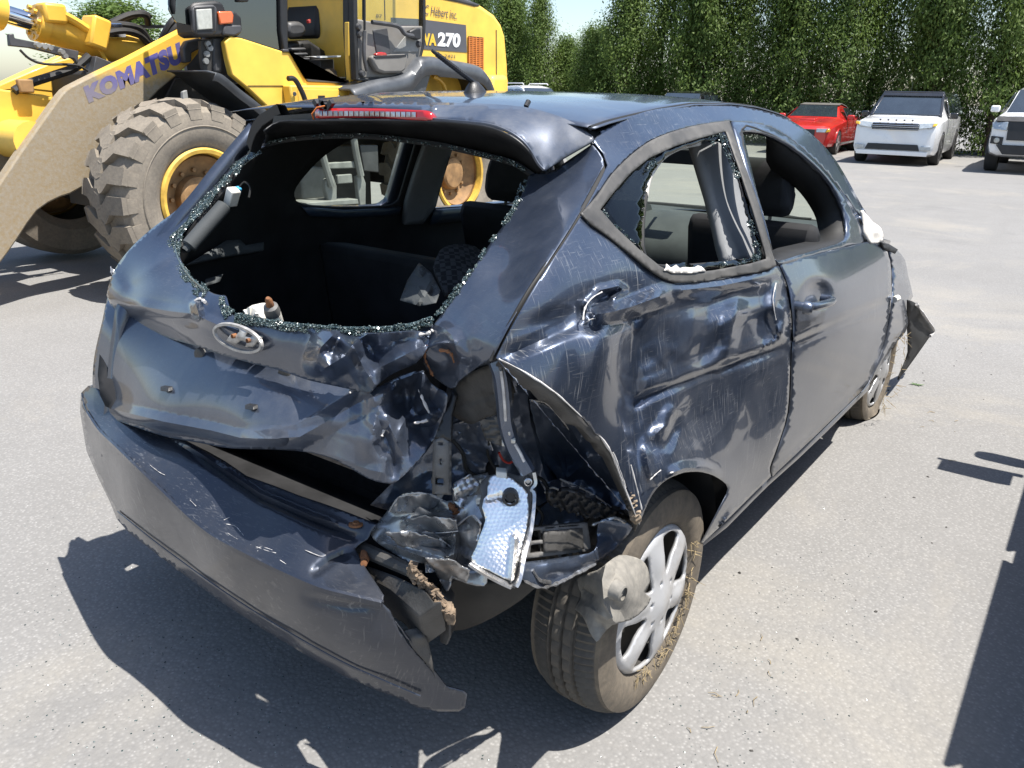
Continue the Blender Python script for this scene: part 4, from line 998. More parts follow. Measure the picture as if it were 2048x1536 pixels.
# plainer neighbours: only roofs show above the wreck
def saloon(name, label, loc, rz, mat, h=1.48, rack=False, scale=1.0):
    c = Car(name, label, loc, rz, None, scale); k = h / 1.48
    c.body([(0, .30, .62 * k, .68 * k, .72, .60), (.10, .22, .72 * k, .78 * k, .82, .70), (.6, .20, .84 * k, .90 * k, .86, .74), (1.3, .20, .93 * k, 1.0 * k, .87, .74), (1.5, .20, .95 * k, 1.10 * k, .87, .70), (2.0, .20, .96 * k, 1.40 * k, .87, .60), (2.5, .20, .97 * k, 1.47 * k, .87, .58), (3.5, .20, .98 * k, 1.45 * k, .87, .58), (4.1, .24, .98 * k, 1.30 * k, .85, .60), (4.4, .34, .92 * k, .98 * k, .78, .62)], mat)
    c.plate('windscreen', [(1.40, -.70, 1.06 * k), (1.97, -.57, 1.385 * k), (1.97, .57, 1.385 * k), (1.40, .70, 1.06 * k)], .02, 'car_dark_glass', nrm=(-.5, 0, .8))
    c.plate('rear_window', [(4.30, -.62, 1.06 * k), (4.30, .62, 1.06 * k), (4.08, .56, 1.28 * k), (4.08, -.56, 1.28 * k)], .03, 'car_dark_glass', nrm=(.8, 0, .5))
    for s in (-1, 1):
        for a, b_ in ((1.75, 2.65), (2.72, 3.85)):
            c.plate('side_window', [(a, s * .845, 1.02 * k), (b_, s * .845, 1.02 * k), (b_ - .1, s * .655, 1.36 * k), (a + (.35 if a < 2 else 0), s * .655, 1.35 * k)], .012, 'car_dark_glass', nrm=(0, s, .5))
        c.plate('headlamp', [(-.0, s * .40, .60 * k), (.02, s * .68, .62 * k), (.06, s * .72, .72 * k), (.02, s * .42, .70 * k)], .04, 'lamp_clear', nrm=(-1, s * .3, .1))
        c.plate('tail_lamp', [(4.38, s * .55, .80 * k), (4.36, s * .78, .80 * k), (4.33, s * .78, .96 * k), (4.36, s * .55, .96 * k)], .04, 'lens_red', nrm=(1, 0, 0))
        c.wheel(.85, s * .78, .32, .20); c.wheel(3.45, s * .78, .32, .20); c.mirror(1.78, s * .86, 1.0 * k, mat, s)
        if rack:
            b = MB(); b.tube([(2.1, s * .52, 1.49 * k), (2.2, s * .52, 1.53 * k), (3.6, s * .52, 1.53 * k), (3.75, s * .52, 1.47 * k)], .02, 6); c.part('roof_rail', b, mat)
    return c
saloon('parked_suv', 'white car with roof rails seen just above the wreck roof beside the loader', (24.6, 15.2, 0), math.radians(62), 'car_white', 1.78, True)
saloon('parked_car', 'black car whose roof shows just above the wreck roof', (22.8, 10.4, 0), math.radians(6), 'car_black', 1.68)
saloon('parked_van', 'white vehicle at the far left edge behind the loader boom', (6.0, 22.5, 0), math.radians(200), 'car_white', 1.75, False, 1.15)
nb = saloon('neighbouring_car', 'dark grey car just outside the right edge that throws the long shadow', (4.15, -2.70, 0), math.pi, 'car_black', 1.46)
b = MB(); b.tube([(1.92, -.88, .98), (1.94, -1.18, 1.03)], [.02, .012], 8); b.box((2.0, -1.04, 1.0), (.12, .22, .14)); b.build('bent_mirror', 'car_trim', nb.e, 40, 0, .03)

# ================================================================ the wrecked hatchback (rear axle over the origin, nose towards +x)
wreck = empty('wrecked_hatchback', (0, 0, 0), 0, 'crashed dark blue three-door hatchback with smashed rear corner and no rear glass', 'car')
SIDE = (0, -1, 0); REAR = (-1, 0, 0); CORNER = (-.8, -.6, 0); UP = (0, 0, 1)

# ---- right body side: one pressing from the tail to the windscreen pillar
gap_hatch = [(1187, 284), (1206, 306), (1215, 330), (1196, 370), (1163, 430), (1130, 482), (1098, 530), (1068, 575), (1040, 624), (1016, 668), (998, 704), (992, 716)]
trim_out = [(1162, 427), (1194, 391), (1225, 347), (1263, 309), (1304, 280), (1355, 260), (1406, 248), (1459, 241)]
roof_line = [(1187, 280), (1210, 258), (1262, 233), (1314, 218), (1389, 211), (1458, 210), (1509, 217), (1560, 231), (1594, 248), (1628, 272), (1663, 309), (1690, 350), (1724, 412), (1748, 452)]
door_top = [(1734, 484), (1728, 453), (1710, 419), (1680, 378), (1646, 337), (1611, 303), (1577, 275), (1543, 255), (1509, 246), (1464, 243)]
belt = [(1557, 530), (1526, 542), (1440, 557), (1372, 566), (1341, 562), (1314, 549), (1270, 514), (1218, 473), (1184, 449)]
door_rear = [(1560, 537), (1575, 576), (1582, 627), (1584, 678), (1582, 689), (1580, 733), (1575, 825), (1553, 898), (1540, 934), (1542, 953)]
arch = [(1395, 1096), (1414, 1063), (1439, 1015), (1456, 977), (1436, 956), (1406, 945), (1370, 945), (1333, 960), (1307, 986), (1289, 1022), (1279, 1050)]
torn = [(1276, 1046), (1262, 1010), (1244, 965), (1225, 915), (1205, 880), (1192, 868), (1160, 832), (1128, 802), (1100, 778), (1060, 752), (1020, 730), (996, 717)]
side_ctrl = [(1187, 282, 'y', -.60), (1262, 233, 'y', -.585), (1314, 218, 'y', -.57), (1389, 211, 'y', -.55), (1458, 210, 'y', -.545), (1560, 231, 'y', -.555), (1628, 272, 'y', -.59), (1690, 350, 'y', -.65), (1748, 452, 'y', -.735),
             (1215, 330, 'y', -.65), (1163, 430, 'y', -.705), (1263, 309, 'y', -.635), (1355, 260, 'y', -.605), (1459, 241, 'y', -.585), (1577, 275, 'y', -.605), (1646, 337, 'y', -.655), (1734, 484, 'y', -.755),
             (1098, 530, 'y', -.735), (1040, 624, 'y', -.735), (994, 714, 'y', -.715), (1218, 473, 'y', -.735), (1314, 549, 'y', -.785), (1440, 557, 'y', -.79), (1557, 530, 'y', -.795),
             (1150, 600, 'y', -.775), (1120, 700, 'y', -.79), (1200, 700, 'y', -.81), (1300, 650, 'y', -.80), (1450, 640, 'y', -.815), (1582, 640, 'y', -.845),
             (1582, 740, 'y', -.85), (1553, 898, 'y', -.84), (1540, 945, 'y', -.825), (1450, 780, 'y', -.83), (1300, 800, 'y', -.805), (1400, 900, 'y', -.845), (1480, 920, 'y', -.84), (1100, 778, 'y', -.79), (1200, 872, 'y', -.805), (1250, 970, 'y', -.815),
             (1278, 1046, 'y', -.835), (1333, 960, 'y', -.86), (1406, 945, 'y', -.862), (1456, 977, 'y', -.845), (1414, 1063, 'y', -.825), (1395, 1096, 'y', -.80), (1500, 990, 'y', -.82)]
side = Surf(side_ctrl, 2e-5)
side_disp = [
    step([(1236, 560), (1238, 660), (1226, 740), (1236, 820), (1262, 900), (1292, 1000)], 26, 0.0),
    bump(1206, 690, 34, 130, .016, 4), bump(1268, 740, 30, 110, -.020, 5), bump(1285, 860, 40, 60, -.008),
    crease([(1168, 632), (1215, 626), (1262, 614), (1315, 594), (1345, 584)], 24, .024, 1.2), crease([(1160, 650), (1215, 650), (1290, 632)], 22, -.010, 1.0),
    bump(1206, 596, 44, 24, -.030, -22, .6), crease([(1170, 640), (1176, 606), (1200, 580), (1236, 572), (1248, 580), (1228, 596)], 11, .012, 1.0, False),
    bump(1120, 640, 60, 24, -.014, -16), bump(1172, 630, 12, 14, -.014),
    crease([(996, 716), (1060, 690), (1120, 664), (1165, 650)], 22, -.009, 1.0),
    crease([(1236, 828), (1300, 790), (1400, 752), (1500, 715), (1582, 690)], 14, -.009, .8), crease([(1240, 812), (1300, 776), (1400, 738), (1500, 700), (1582, 674)], 26, .006, 1.0),
    crease([(1330, 584), (1440, 572), (1556, 548)], 16, .010, 1.0), bump(1440, 600, 120, 16, -.010, -8),
    crease([(1480, 590), (1462, 650), (1448, 730)], 26, .012, 1.1), crease([(1420, 600), (1412, 690), (1400, 740)], 30, -.010, 1.0),
    crease([(1553, 560), (1545, 610), (1555, 650), (1562, 690)], 18, .011, 1.0), bump(1530, 640, 30, 46, -.016, 0, .6), crease([(1560, 600), (1568, 640), (1560, 680)], 12, .010, 1.0),
    crease([(1545, 668), (1536, 690), (1560, 676)], 12, .006, 1.0), bump(1500, 690, 40, 30, .006),
    bump(1345, 830, 30, 66, .016, 18, .6), crease([(1300, 880), (1330, 850), (1352, 812)], 22, .008, 1.0), bump(1395, 850, 50, 60, -.008), crease([(1352, 815), (1346, 860), (1330, 905)], 16, -.008, 1.0),
    crease([(1290, 700), (1330, 740), (1345, 700)], 30, -.006, 1.0), bump(1350, 690, 60, 40, -.007, 20), bump(1480, 800, 60, 70, -.006),
    crease([(1275, 560), (1262, 700), (1270, 900), (1288, 1010)], 20, -.006, 1.0), crease([(1310, 975), (1296, 930), (1290, 890)], 14, .006),
    step([(1462, 1010), (1510, 900), (1548, 810), (1580, 740)], 46, 0.010),
    crease([(1333, 950), (1370, 936), (1410, 936), (1446, 952)], 16, .010, 1.0),
    crumple(120, .006, 3, lambda x, y: np.clip((x - 1230) / 60, 0, 1) * np.clip((y - 570) / 40, 0, 1) * np.clip((1590 - x) / 60, 0, 1), 'fbm'),
    crumple(150, .016, 8, lambda x, y: np.clip((x - 1240) / 60, 0, 1) * np.clip((y - 590) / 40, 0, 1) * np.clip((1580 - x) / 50, 0, 1) * np.clip((960 - y) / 60, 0, 1), 'fold'),
    bump(1225, 290, 40, 30, -.004), bump(1300, 250, 30, 16, -.003), bump(1110, 540, 40, 60, .003)]
outline = [tuple(p) for p in spline(gap_hatch[2:], 3)[::-1]] + [gap_hatch[1], gap_hatch[0]] + [tuple(p) for p in spline(roof_line, 3)] + [tuple(p) for p in spline(door_top, 2)] + [tuple(p) for p in spline(trim_out[::-1], 3)] + [tuple(p) for p in spline(belt[::-1], 3)] + [tuple(p) for p in spline(door_rear, 3)] + [(1516, 978), (1460, 1034)] + [tuple(p) for p in spline(arch, 3)] + [tuple(p) for p in jag(spline(torn, 3), 5, 2)[:-3]]
panel('right_side_panel', outline, side, SIDE, 'wreck_paint_scraped', wreck, disp=side_disp, step_px=5, solid=.0015, smooth=60)
# thick folded lip of the torn edge
lip = Surf(side_ctrl, 2e-5)
LT = spline(torn, 4); mid = np.array(LT)
inner = mid + np.stack([np.interp(np.arange(len(mid)), [0, 6, 14, 24, 36, len(mid) - 1], [-8, -6, -14, -20, -20, -4]), np.interp(np.arange(len(mid)), [0, 6, 14, 24, 36, len(mid) - 1], [6, 8, 14, 18, 14, 4])], 1)
Pa = lip(mid[:, 0], mid[:, 1]); Pb = lip(inner[:, 0], inner[:, 1], np.full(len(inner), -.020), np.array(SIDE, float)); Pc = lip(inner[:, 0], inner[:, 1], np.full(len(inner), -.05), np.array(SIDE, float)) + np.array([.03, 0, 0])
wob = (fbm(np.arange(len(mid)) * .31, np.zeros(len(mid)), 2, 4) - .45)[:, None] * .022
mb = MB(); mb.grid(np.stack([Pa, (Pa + Pb) / 2 + np.array([-.004, -.006, 0]), Pb + wob, Pc], 1)); mb.build('torn_lip', 'worn_plastic', wreck, 60, .002)
mb = MB(); mb.tube([p + np.array([-.001, -.002, .001]) + w * .15 for p, w in zip(Pa[2::1], wob[2::1])], [max(.0006, .0075 * (fbm(np.array([i * .33]), np.array([2.5]), 3)[0] - .18)) for i in range(len(Pa) - 2)], 6); mb.build('torn_edge', 'primer_edge', wreck)

# ---- door
door_outline = [(p[0] + 4, p[1]) for p in door_rear] + [(1553, 945), (1626, 876), (1721, 784), (1736, 766), (1752, 730), (1765, 696), (1774, 660), (1779, 630), (1782, 587), (1783, 545), (1780, 520), (1775, 508), (1765, 490), (1748, 482), (1731, 484), (1650, 504), (1560, 528)]
door_ctrl = [(1560, 537, 'y', -.80), (1582, 640, 'y', -.848), (1580, 733, 'y', -.853), (1553, 898, 'y', -.843), (1542, 950, 'y', -.825), (1626, 876, 'y', -.825), (1721, 784, 'y', -.82), (1765, 696, 'y', -.835), (1782, 587, 'y', -.825), (1775, 508, 'y', -.785), (1731, 484, 'y', -.765), (1650, 504, 'y', -.785), (1680, 620, 'y', -.855), (1680, 720, 'y', -.848), (1640, 560, 'y', -.83)]
doorS = Surf(door_ctrl, 1e-5)
panel('door', [tuple(p) for p in spline(door_outline[:10], 3)] + door_outline[10:], doorS, SIDE, 'wreck_paint_dusty', wreck, step_px=7, solid=.004,
      disp=[crease([(1584, 688), (1680, 645), (1782, 600)], 12, -.006, .8, False), crease([(1584, 676), (1680, 633), (1782, 590)], 24, .004, 1.0, False), bump(1636, 590, 24, 26, -.016, 0, 2.0),
            crease([(1548, 938), (1640, 852), (1735, 758)], 10, -.005, 1, False), crumple(160, .004, 4, None, 'fbm')])
door = wreck.children[-1]
# sill under the door
mb = MB(); top = [(1395, 1096), (1460, 1034), (1516, 978), (1545, 950), (1600, 902), (1660, 846), (1721, 786), (1740, 768)]
P0 = np.array([at(x, y, 'y', -.815) for x, y in top]); P0[0][1] = -.80
low = np.stack([P0 + np.array([0, 0, 0]), P0 + np.array([0, .005, -.035]), P0 + np.array([0, .04, -.075]), P0 + np.array([0, .15, -.08])], 1)
mb.grid(low); mb.build('sill', 'wreck_paint_dusty', wreck, 60, .002)

# ---- side window trims
def strip_poly(outer, inner): return list(outer) + list(inner)[::-1]
q_out = [tuple(p) for p in spline(trim_out, 4)] + [(1466, 262), (1492, 337), (1519, 412), (1543, 501), (1553, 529)] + [tuple(p) for p in spline(belt, 4)[1:]]
q_in = [(1201, 419), (1228, 384), (1262, 345), (1300, 315), (1350, 292), (1400, 276), (1452, 262), (1462, 290), (1484, 352), (1508, 425), (1530, 500), (1534, 517), (1500, 527), (1430, 540), (1372, 547), (1346, 545), (1320, 532), (1278, 498), (1232, 455)]
panel('quarter_window_trim', q_out, side, SIDE, 'rubber_trim', wreck, holes=[[tuple(p) for p in q_in]], disp=[lambda x, y: 0 * x + .006], step_px=6, solid=.004)
# broken quarter glass still standing in its frame
g_out = [(1199, 419), (1226, 383), (1260, 343), (1298, 313), (1348, 290), (1400, 274), (1453, 260), (1464, 290), (1486, 352), (1510, 425), (1532, 500), (1535, 519), (1500, 529), (1430, 542), (1372, 549), (1346, 547), (1320, 534), (1278, 500), (1230, 457)]
g_hole = [(1399, 285), (1369, 292), (1331, 313), (1311, 337), (1297, 361), (1290, 391), (1285, 439), (1282, 490), (1287, 514), (1300, 528), (1320, 533), (1341, 529), (1365, 526), (1395, 528), (1423, 524), (1460, 520), (1492, 519), (1511, 512), (1508, 490), (1502, 460), (1488, 405), (1475, 354), (1462, 328), (1452, 300), (1440, 283), (1424, 284), (1412, 280)]
panel('quarter_glass', g_out, side, SIDE, 'glass_smoke', wreck, holes=[jag(g_hole, 5, 9, .15)], disp=[lambda x, y: 0 * x - .004], step_px=12, solid=.003)

# ---- several pixel panels joined into one pressing
def pressing(name, items, mat, parent, solid=.0012, smooth=50):
    V = []; F = []; n = 0
    for it in items:
        v, f = tri_panel(it['o'], it.get('h', ()), it.get('s', 8), lines=[q.line for q in it.get('d', ()) if hasattr(q, 'line')])
        d = np.zeros(len(v))
        for g in it.get('d', ()): d = d + g(v[:, 0], v[:, 1])
        P = it['S'](v[:, 0], v[:, 1], d, np.array(it['n'], float))
        V.append(P); F.append(f + n); n += len(P)
    return mesh_obj(name, np.concatenate(V), np.concatenate(F), mat, parent, smooth, solid)
def sp(pts, n=3): return [tuple(p) for p in spline(pts, n)]

# ---- tailgate
sil_left = [(519, 292), (474, 322), (430, 360), (385, 396), (340, 430), (300, 460), (265, 492), (238, 525), (222, 555), (213, 590)]
glass_left = [(531, 291), (500, 312), (470, 338), (434, 378), (400, 420), (372, 455), (357, 487), (362, 520), (385, 556), (420, 583), (440, 590), (452, 592), (458, 612), (466, 630)]
glass_bottom = [(466, 630), (510, 636), (560, 646), (620, 653), (700, 663), (780, 665), (830, 657), (862, 648)]
H1c = [(519, 292, 'y', .455), (430, 360, 'y', .56), (340, 430, 'y', .62), (265, 492, 'y', .665), (222, 555, 'y', .70), (213, 592, 'y', .71),
       (500, 312, 'y', .455), (434, 378, 'y', .50), (400, 420, 'y', .51), (357, 487, 'y', .50), (385, 556, 'x', -.455), (450, 592, 'x', -.50), (466, 630, 'x', -.535),
       (300, 530, 'x', -.425), (260, 570, 'x', -.445), (330, 590, 'x', -.50), (384, 624, 'x', -.545), (279, 612, 'x', -.50), (228, 598, 'x', -.468),
       (478, 676, 'x', -.558), (420, 655, 'x', -.558), (560, 690, 'x', -.56), (640, 710, 'x', -.56), (700, 720, 'x', -.555), (700, 772, 'x', -.545), (560, 738, 'x', -.548), (431, 706, 'x', -.54), (337, 675, 'x', -.485), (260, 640, 'x', -.44), (226, 622, 'x', -.44),
       (560, 646, 'x', -.54), (700, 663, 'x', -.525), (780, 665, 'x', -.515), (862, 648, 'x', -.487), (800, 710, 'x', -.53), (850, 700, 'x', -.51), (760, 770, 'x', -.535)]
H1 = Surf(H1c, 6e-4)
band_under = [(222, 612), (240, 628), (279, 650), (337, 676), (392, 692), (431, 706), (501, 726), (560, 741), (619, 761), (697, 778), (735, 790), (755, 770), (790, 745), (830, 728), (850, 705), (862, 680), (872, 655)]
o1 = sp(sil_left) + sp(band_under, 3) + sp(glass_bottom[::-1], 3) + sp(glass_left[::-1], 3)[1:]
d1 = [crease([(222, 600), (279, 612), (337, 622), (388, 628), (440, 652), (520, 690)], 16, .012, 1.0), crease([(213, 590), (240, 580), (300, 540), (360, 500)], 70, .010, 1.4),
      crease([(388, 600), (396, 622), (400, 640)], 13, .020, 1.0), bump(380, 640, 20, 16, -.010),
      crease([(632, 724), (642, 694), (666, 670)], 30, .034, 1.0, False), bump(668, 702, 18, 24, -.022, 0, .7), crease([(640, 742), (690, 712), (714, 676)], 30, .034, 1.0),
      crease([(700, 690), (735, 668), (800, 664), (866, 662)], 18, .016, 1.0), bump(716, 726, 16, 30, -.026, 0, .7), crease([(706, 690), (728, 738), (752, 772)], 30, .036, 1.0, False),
      crease([(740, 745), (790, 720), (850, 690)], 30, .028, 1.0), bump(770, 700, 40, 18, -.014, -20),
      crumple(130, .026, 21, lambda x, y: np.clip((x - 610) / 50, 0, 1), 'fold'), crumple(40, .004, 33, lambda x, y: np.clip((x - 640) / 60, 0, 1), 'fold'),
      crumple(9, .0016, 5, lambda x, y: np.clip(1 - np.abs(x - 330 + (y - 440) * .9) / 60, 0, 1) * np.clip((500 - y) / 60, 0, 1), 'facet'), bump(330, 445, 30, 12, .006, -45), bump(260, 545, 40, 70, .004, 30)]
# lower half: number plate recess and the lip, buckled on the right
H2c = [(222, 600, 'x', -.425), (337, 670, 'x', -.475), (431, 700, 'x', -.505), (560, 735, 'x', -.515), (700, 775, 'x', -.505),
       (190, 720, 'y', .735), (187, 770, 'y', .735), (205, 640, 'y', .72), (201, 804, 'y', .71), (260, 826, 'x', -.585), (326, 841, 'x', -.605), (482, 872, 'x', -.625), (600, 872, 'x', -.62),
       (196, 826, 'y', .70), (326, 872, 'x', -.60), (462, 896, 'x', -.615), (619, 904, 'x', -.615), (690, 880, 'x', -.60), (736, 956, 'x', -.60), (785, 965, 'x', -.58), (840, 915, 'x', -.53), (892, 808, 'x', -.475), (860, 760, 'x', -.485), (780, 790, 'x', -.535), (720, 800, 'x', -.545), (800, 880, 'x', -.555)]
H2 = Surf(H2c, 3e-4)
o2 = sp([(222, 588), (213, 600), (205, 640), (193, 690), (187, 726), (185, 769), (189, 800), (193, 823), (210, 832), (248, 846), (326, 872), (400, 886), (462, 897), (541, 899), (619, 905), (677, 923), (736, 957), (775, 967), (793, 963), (834, 926), (865, 886), (884, 847), (893, 808), (892, 786), (866, 770), (842, 742), (800, 752), (742, 778), (697, 768), (619, 752), (560, 731), (501, 716), (431, 696), (392, 682), (337, 662), (279, 634)], 3)
region2 = lambda x, y: np.clip((x - 690) / 60, 0, 1) * np.clip((925 - y) / 60, 0, 1)
d2 = [crease([(192, 806), (240, 822), (326, 843), (423, 861), (482, 876), (560, 878)], 18, .014, .9, False), crease([(482, 880), (599, 874), (638, 852), (716, 806), (760, 790)], 26, .020, .9),
      bump(720, 880, 80, 30, .010, 30), crease([(640, 905), (740, 940), (790, 950)], 40, .010), bump(830, 850, 40, 40, -.020), crease([(752, 820), (765, 860), (790, 915), (785, 960)], 16, -.012, .9),
      crease([(798, 760), (846, 742), (840, 800), (860, 835)], 18, .026, .9, False), bump(815, 800, 22, 30, -.030), crease([(830, 845), (862, 838), (868, 826)], 12, .022, 1, False),
      crease([(730, 800), (760, 790), (800, 775)], 20, .02), bump(775, 840, 18, 24, .016), crease([(752, 880), (772, 912)], 12, -.010),
      crumple(130, .055, 41, region2, 'fold'), crumple(50, .006, 43, region2, 'fold'), crumple(150, .010, 44, lambda x, y: np.clip((x - 520) / 120, 0, 1), 'fbm')]
# right-hand strip beside the glass
H3c = [(1187, 284, 'y', -.60), (1215, 330, 'y', -.648), (1163, 430, 'y', -.703), (1098, 530, 'y', -.733), (1040, 624, 'y', -.733), (994, 714, 'y', -.713), (1055, 345, 'x', -.10), (1090, 345, 'x', -.10), (1020, 430, 'x', -.215), (950, 530, 'x', -.37), (910, 587, 'x', -.425), (880, 630, 'x', -.46), (868, 647, 'x', -.482),
       (905, 776, 'x', -.485), (872, 756, 'x', -.49), (852, 698, 'x', -.50), (940, 680, 'x', -.525), (1010, 540, 'x', -.375), (960, 620, 'x', -.47), (1090, 420, 'x', -.235)]
H3 = Surf(H3c, 1e-5)
o3 = sp([(1187, 286), (1140, 318), (1098, 344), (1062, 348), (1050, 372), (1036, 405), (1020, 432), (985, 480), (950, 531), (910, 587), (880, 632), (868, 648)], 3) + sp([(868, 648), (853, 690), (848, 728), (872, 758), (905, 777), (919, 761), (950, 738), (986, 714)], 3) + sp([(p[0] - 7, p[1]) for p in gap_hatch[::-1]], 2)[2:]
reg3 = lambda x, y: np.clip((y - 620) / 60, 0, 1) * np.clip((985 - x) / 60, 0, 1)
d3 = [bump(900, 720, 46, 40, -.022, 0), crease([(872, 640), (905, 672), (920, 720), (912, 765)], 22, .018, .9), crumple(95, .030, 61, reg3, 'fold'), crumple(34, .004, 62, reg3, 'fold'), crease([(975, 640), (940, 680), (905, 690)], 30, -.008)]
# the three pressings are shaded separately so that their folds stay crisp, but they are one tailgate
tailgate = empty('tailgate', (0, 0, 0), 0, parent=wreck)
pressing('upper_skin', [dict(o=o1, S=H1, n=REAR, d=d1, s=4.5)], 'wreck_paint', tailgate, .0016, 28)
pressing('lower_skin', [dict(o=o2, S=H2, n=REAR, d=d2, s=4.5)], 'wreck_paint_roof', tailgate, .0016, 28)
pressing('corner_skin', [dict(o=o3, S=H3, n=CORNER, d=d3, s=5)], 'wreck_paint', tailgate, .0016, 30)
# bare bright edges where the paint has flaked along the folds
def chips(name, lines, S, n0, mat, parent, r=.002, off=.001, seed=1):
    rr = random.Random(seed)
    for L in lines:
        b = MB(); Q = spline(L, 5); P = S(Q[:, 0], Q[:, 1], np.full(len(Q), off), np.array(n0, float))
        b.tube(P, [r * rr.uniform(.35, 1.5) for _ in P], 6); b.build(name, mat, parent)

# ---- crushed safety glass clinging round the rear opening
def grains(name, line, width, S, n0, parent, n, size=(.0006, .0017), off=.003, seed=3, mat='glass_grains'):
    r = np.random.default_rng(seed); Q = spline(line, 10); k = r.integers(0, len(Q) - 1, n); tt = r.uniform(0, 1, n)[:, None]
    c = Q[k] * (1 - tt) + Q[k + 1] * tt; tg = Q[k + 1] - Q[k]; tg = tg / (np.linalg.norm(tg, axis=1)[:, None] + 1e-9); nr = np.stack([-tg[:, 1], tg[:, 0]], 1)
    wv = .35 + 1.1 * vnoise(c[:, 0] * .045, c[:, 1] * .045, seed); c = c + nr * (r.uniform(-.5, .5, n) * width * wv)[:, None] + nr * (width * .12)
    kp = vnoise(c[:, 0] * .09, c[:, 1] * .09, seed + 4) > .30; c = c[kp]; n = len(c)
    P = S(c[:, 0], c[:, 1], r.uniform(0, off, n), np.array(n0, float)); s = r.uniform(*size, n)
    base = np.array([[sx, sy, sz] for sz in (-1, 1) for sy in (-1, 1) for sx in (-1, 1)], float)
    fc = np.array([(0, 2, 3, 1), (4, 5, 7, 6), (0, 1, 5, 4), (2, 6, 7, 3), (0, 4, 6, 2), (1, 3, 7, 5)])
    A = np.linalg.qr(r.normal(0, 1, (n, 3, 3)))[0]; q = base[None] * (s[:, None] * r.uniform(.5, 1.2, (n, 3)))[:, None]
    V = [(np.einsum('nkj,nij->nki', q, A) + P[:, None]).reshape(-1, 3)]; F = [(fc[None] + 8 * np.arange(n)[:, None, None]).reshape(-1, 4)]
    o = mesh_obj(name, np.concatenate(V), np.concatenate(F), mat, parent, 0); o['kind'] = 'stuff'
    return o
def frit(name, outer, inner, S, n0, parent, mat='rubber_seal', off=.001):
    return panel(name, list(outer) + list(inner)[::-1], S, n0, mat, parent, disp=[lambda x, y: 0 * x + off], step_px=10, solid=.003)
gl_l = [(528, 293), (498, 318), (468, 345), (432, 388), (402, 428), (378, 458), (364, 487), (370, 518), (392, 552), (424, 580), (446, 594)]
ribbon('glass_strip', [(516, 302), (488, 323), (456, 354), (422, 394), (388, 434), (364, 464), (350, 490), (358, 524), (382, 560), (410, 584)], H1, REAR, .018, .002, 'glass_grains', tailgate, False, -.001, 4)
ribbon('glass_strip', [(472, 635), (520, 642), (560, 649), (620, 656), (700, 661), (780, 660), (830, 652), (864, 640)], H1, REAR, .016, .004, 'glass_grains', tailgate, False, -.001, 4)
grains('glass_grains_left', [(520, 300), (490, 322), (458, 352), (424, 392), (390, 432), (366, 462), (350, 490), (358, 524), (382, 560), (412, 585)], 22, H1, REAR, tailgate, 5200, seed=3)
grains('glass_grains_notch', [(446, 594), (448, 610), (462, 628)], 26, H1, REAR, tailgate, 600, seed=13)
grains('glass_grains_bottom', [(470, 634), (520, 641), (560, 648), (620, 655), (700, 660), (780, 659), (830, 651), (866, 638)], 20, H1, REAR, tailgate, 4200, off=.010, seed=4)
grains('glass_grains_right', [(872, 632), (905, 590), (945, 535), (980, 485), (1015, 435), (1036, 395), (1048, 360)], 9, H3, CORNER, tailgate, 1100, size=(.0008, .002), seed=5)
chips('bright_edge', [[(390, 602), (400, 598), (410, 604)], [(388, 620), (392, 632), (402, 638)], [(640, 735), (634, 715), (640, 690), (655, 675)], [(702, 712), (708, 690), (722, 675), (780, 668)], [(800, 672), (850, 668), (866, 660)]], H1, REAR, 'primer_edge', tailgate, .0032, .004, 5)
chips('bright_fold', [[(846, 742), (838, 770), (846, 800), (862, 832)], [(828, 846), (850, 842), (866, 834)], [(700, 785), (715, 800), (740, 798), (752, 812)], [(752, 830), (768, 850), (764, 872)], [(500, 876), (560, 872), (610, 870)]], H2, REAR, 'primer_edge', tailgate, .0026, .004, 6)
chips('rusty_fold', [[(855, 690), (850, 715), (858, 735), (866, 752)], [(880, 700), (900, 705), (908, 725)]], H3, CORNER, 'rust', tailgate, .003, .003, 7)

# badge: oval ring round a slanted letter H
def on_tail(cx, cy, S, n0, pts, off): Q = np.array(pts, float) + np.array([cx, cy]); return S(Q[:, 0], Q[:, 1], np.full(len(Q), off), np.array(n0, float))
badge = empty('badge', (0, 0, 0), 0, parent=wreck)
ring = [(478 + 47 * math.cos(a) - 5 * math.sin(a) * 0, 676 + 24 * math.sin(a) + 14 * math.cos(a)) for a in np.linspace(0, 2 * math.pi, 25)[:-1]]
ribbon('badge_ring', ring, H1, REAR, .0085, .006, 'badge_grey', badge, True, .012, 3)
panel('badge_letter', [(476, 653), (497, 660), (489, 673), (500, 675), (508, 669), (521, 675), (505, 694), (490, 694), (494, 684), (480, 681), (470, 690), (452, 681), (462, 668), (472, 671), (479, 662)], H1, REAR, 'badge_grey', badge, disp=[lambda x, y: 0 * x + .016], step_px=8, solid=.005)
for x, y in ((467, 672), (497, 681)):
    b = MB(); p = on_tail(x, y, H1, REAR, [(0, 0)], .018)[0]; b.lathe([(0, -.001), (.004, -.001), (.005, -.004), (.005, .01)], p, 'x', 10); b.build('badge_hole', 'rust', badge)
# script badge on the left corner
b = MB(); r_ = random.Random(4)
for k in range(8):
    x0, y0 = 223 + k * 2.4, 541 + k * 3.0
    for q in range(2):
        P = on_tail(x0, y0, H1, REAR, [(r_.uniform(-3, 3), -6 + r_.uniform(-2, 2)), (r_.uniform(-3, 3), 0), (r_.uniform(-3, 3), 6 + r_.uniform(-2, 2))], .002)
        b.tube(P, .0016, 5)
b.build('script_badge', 'bare_metal', tailgate)
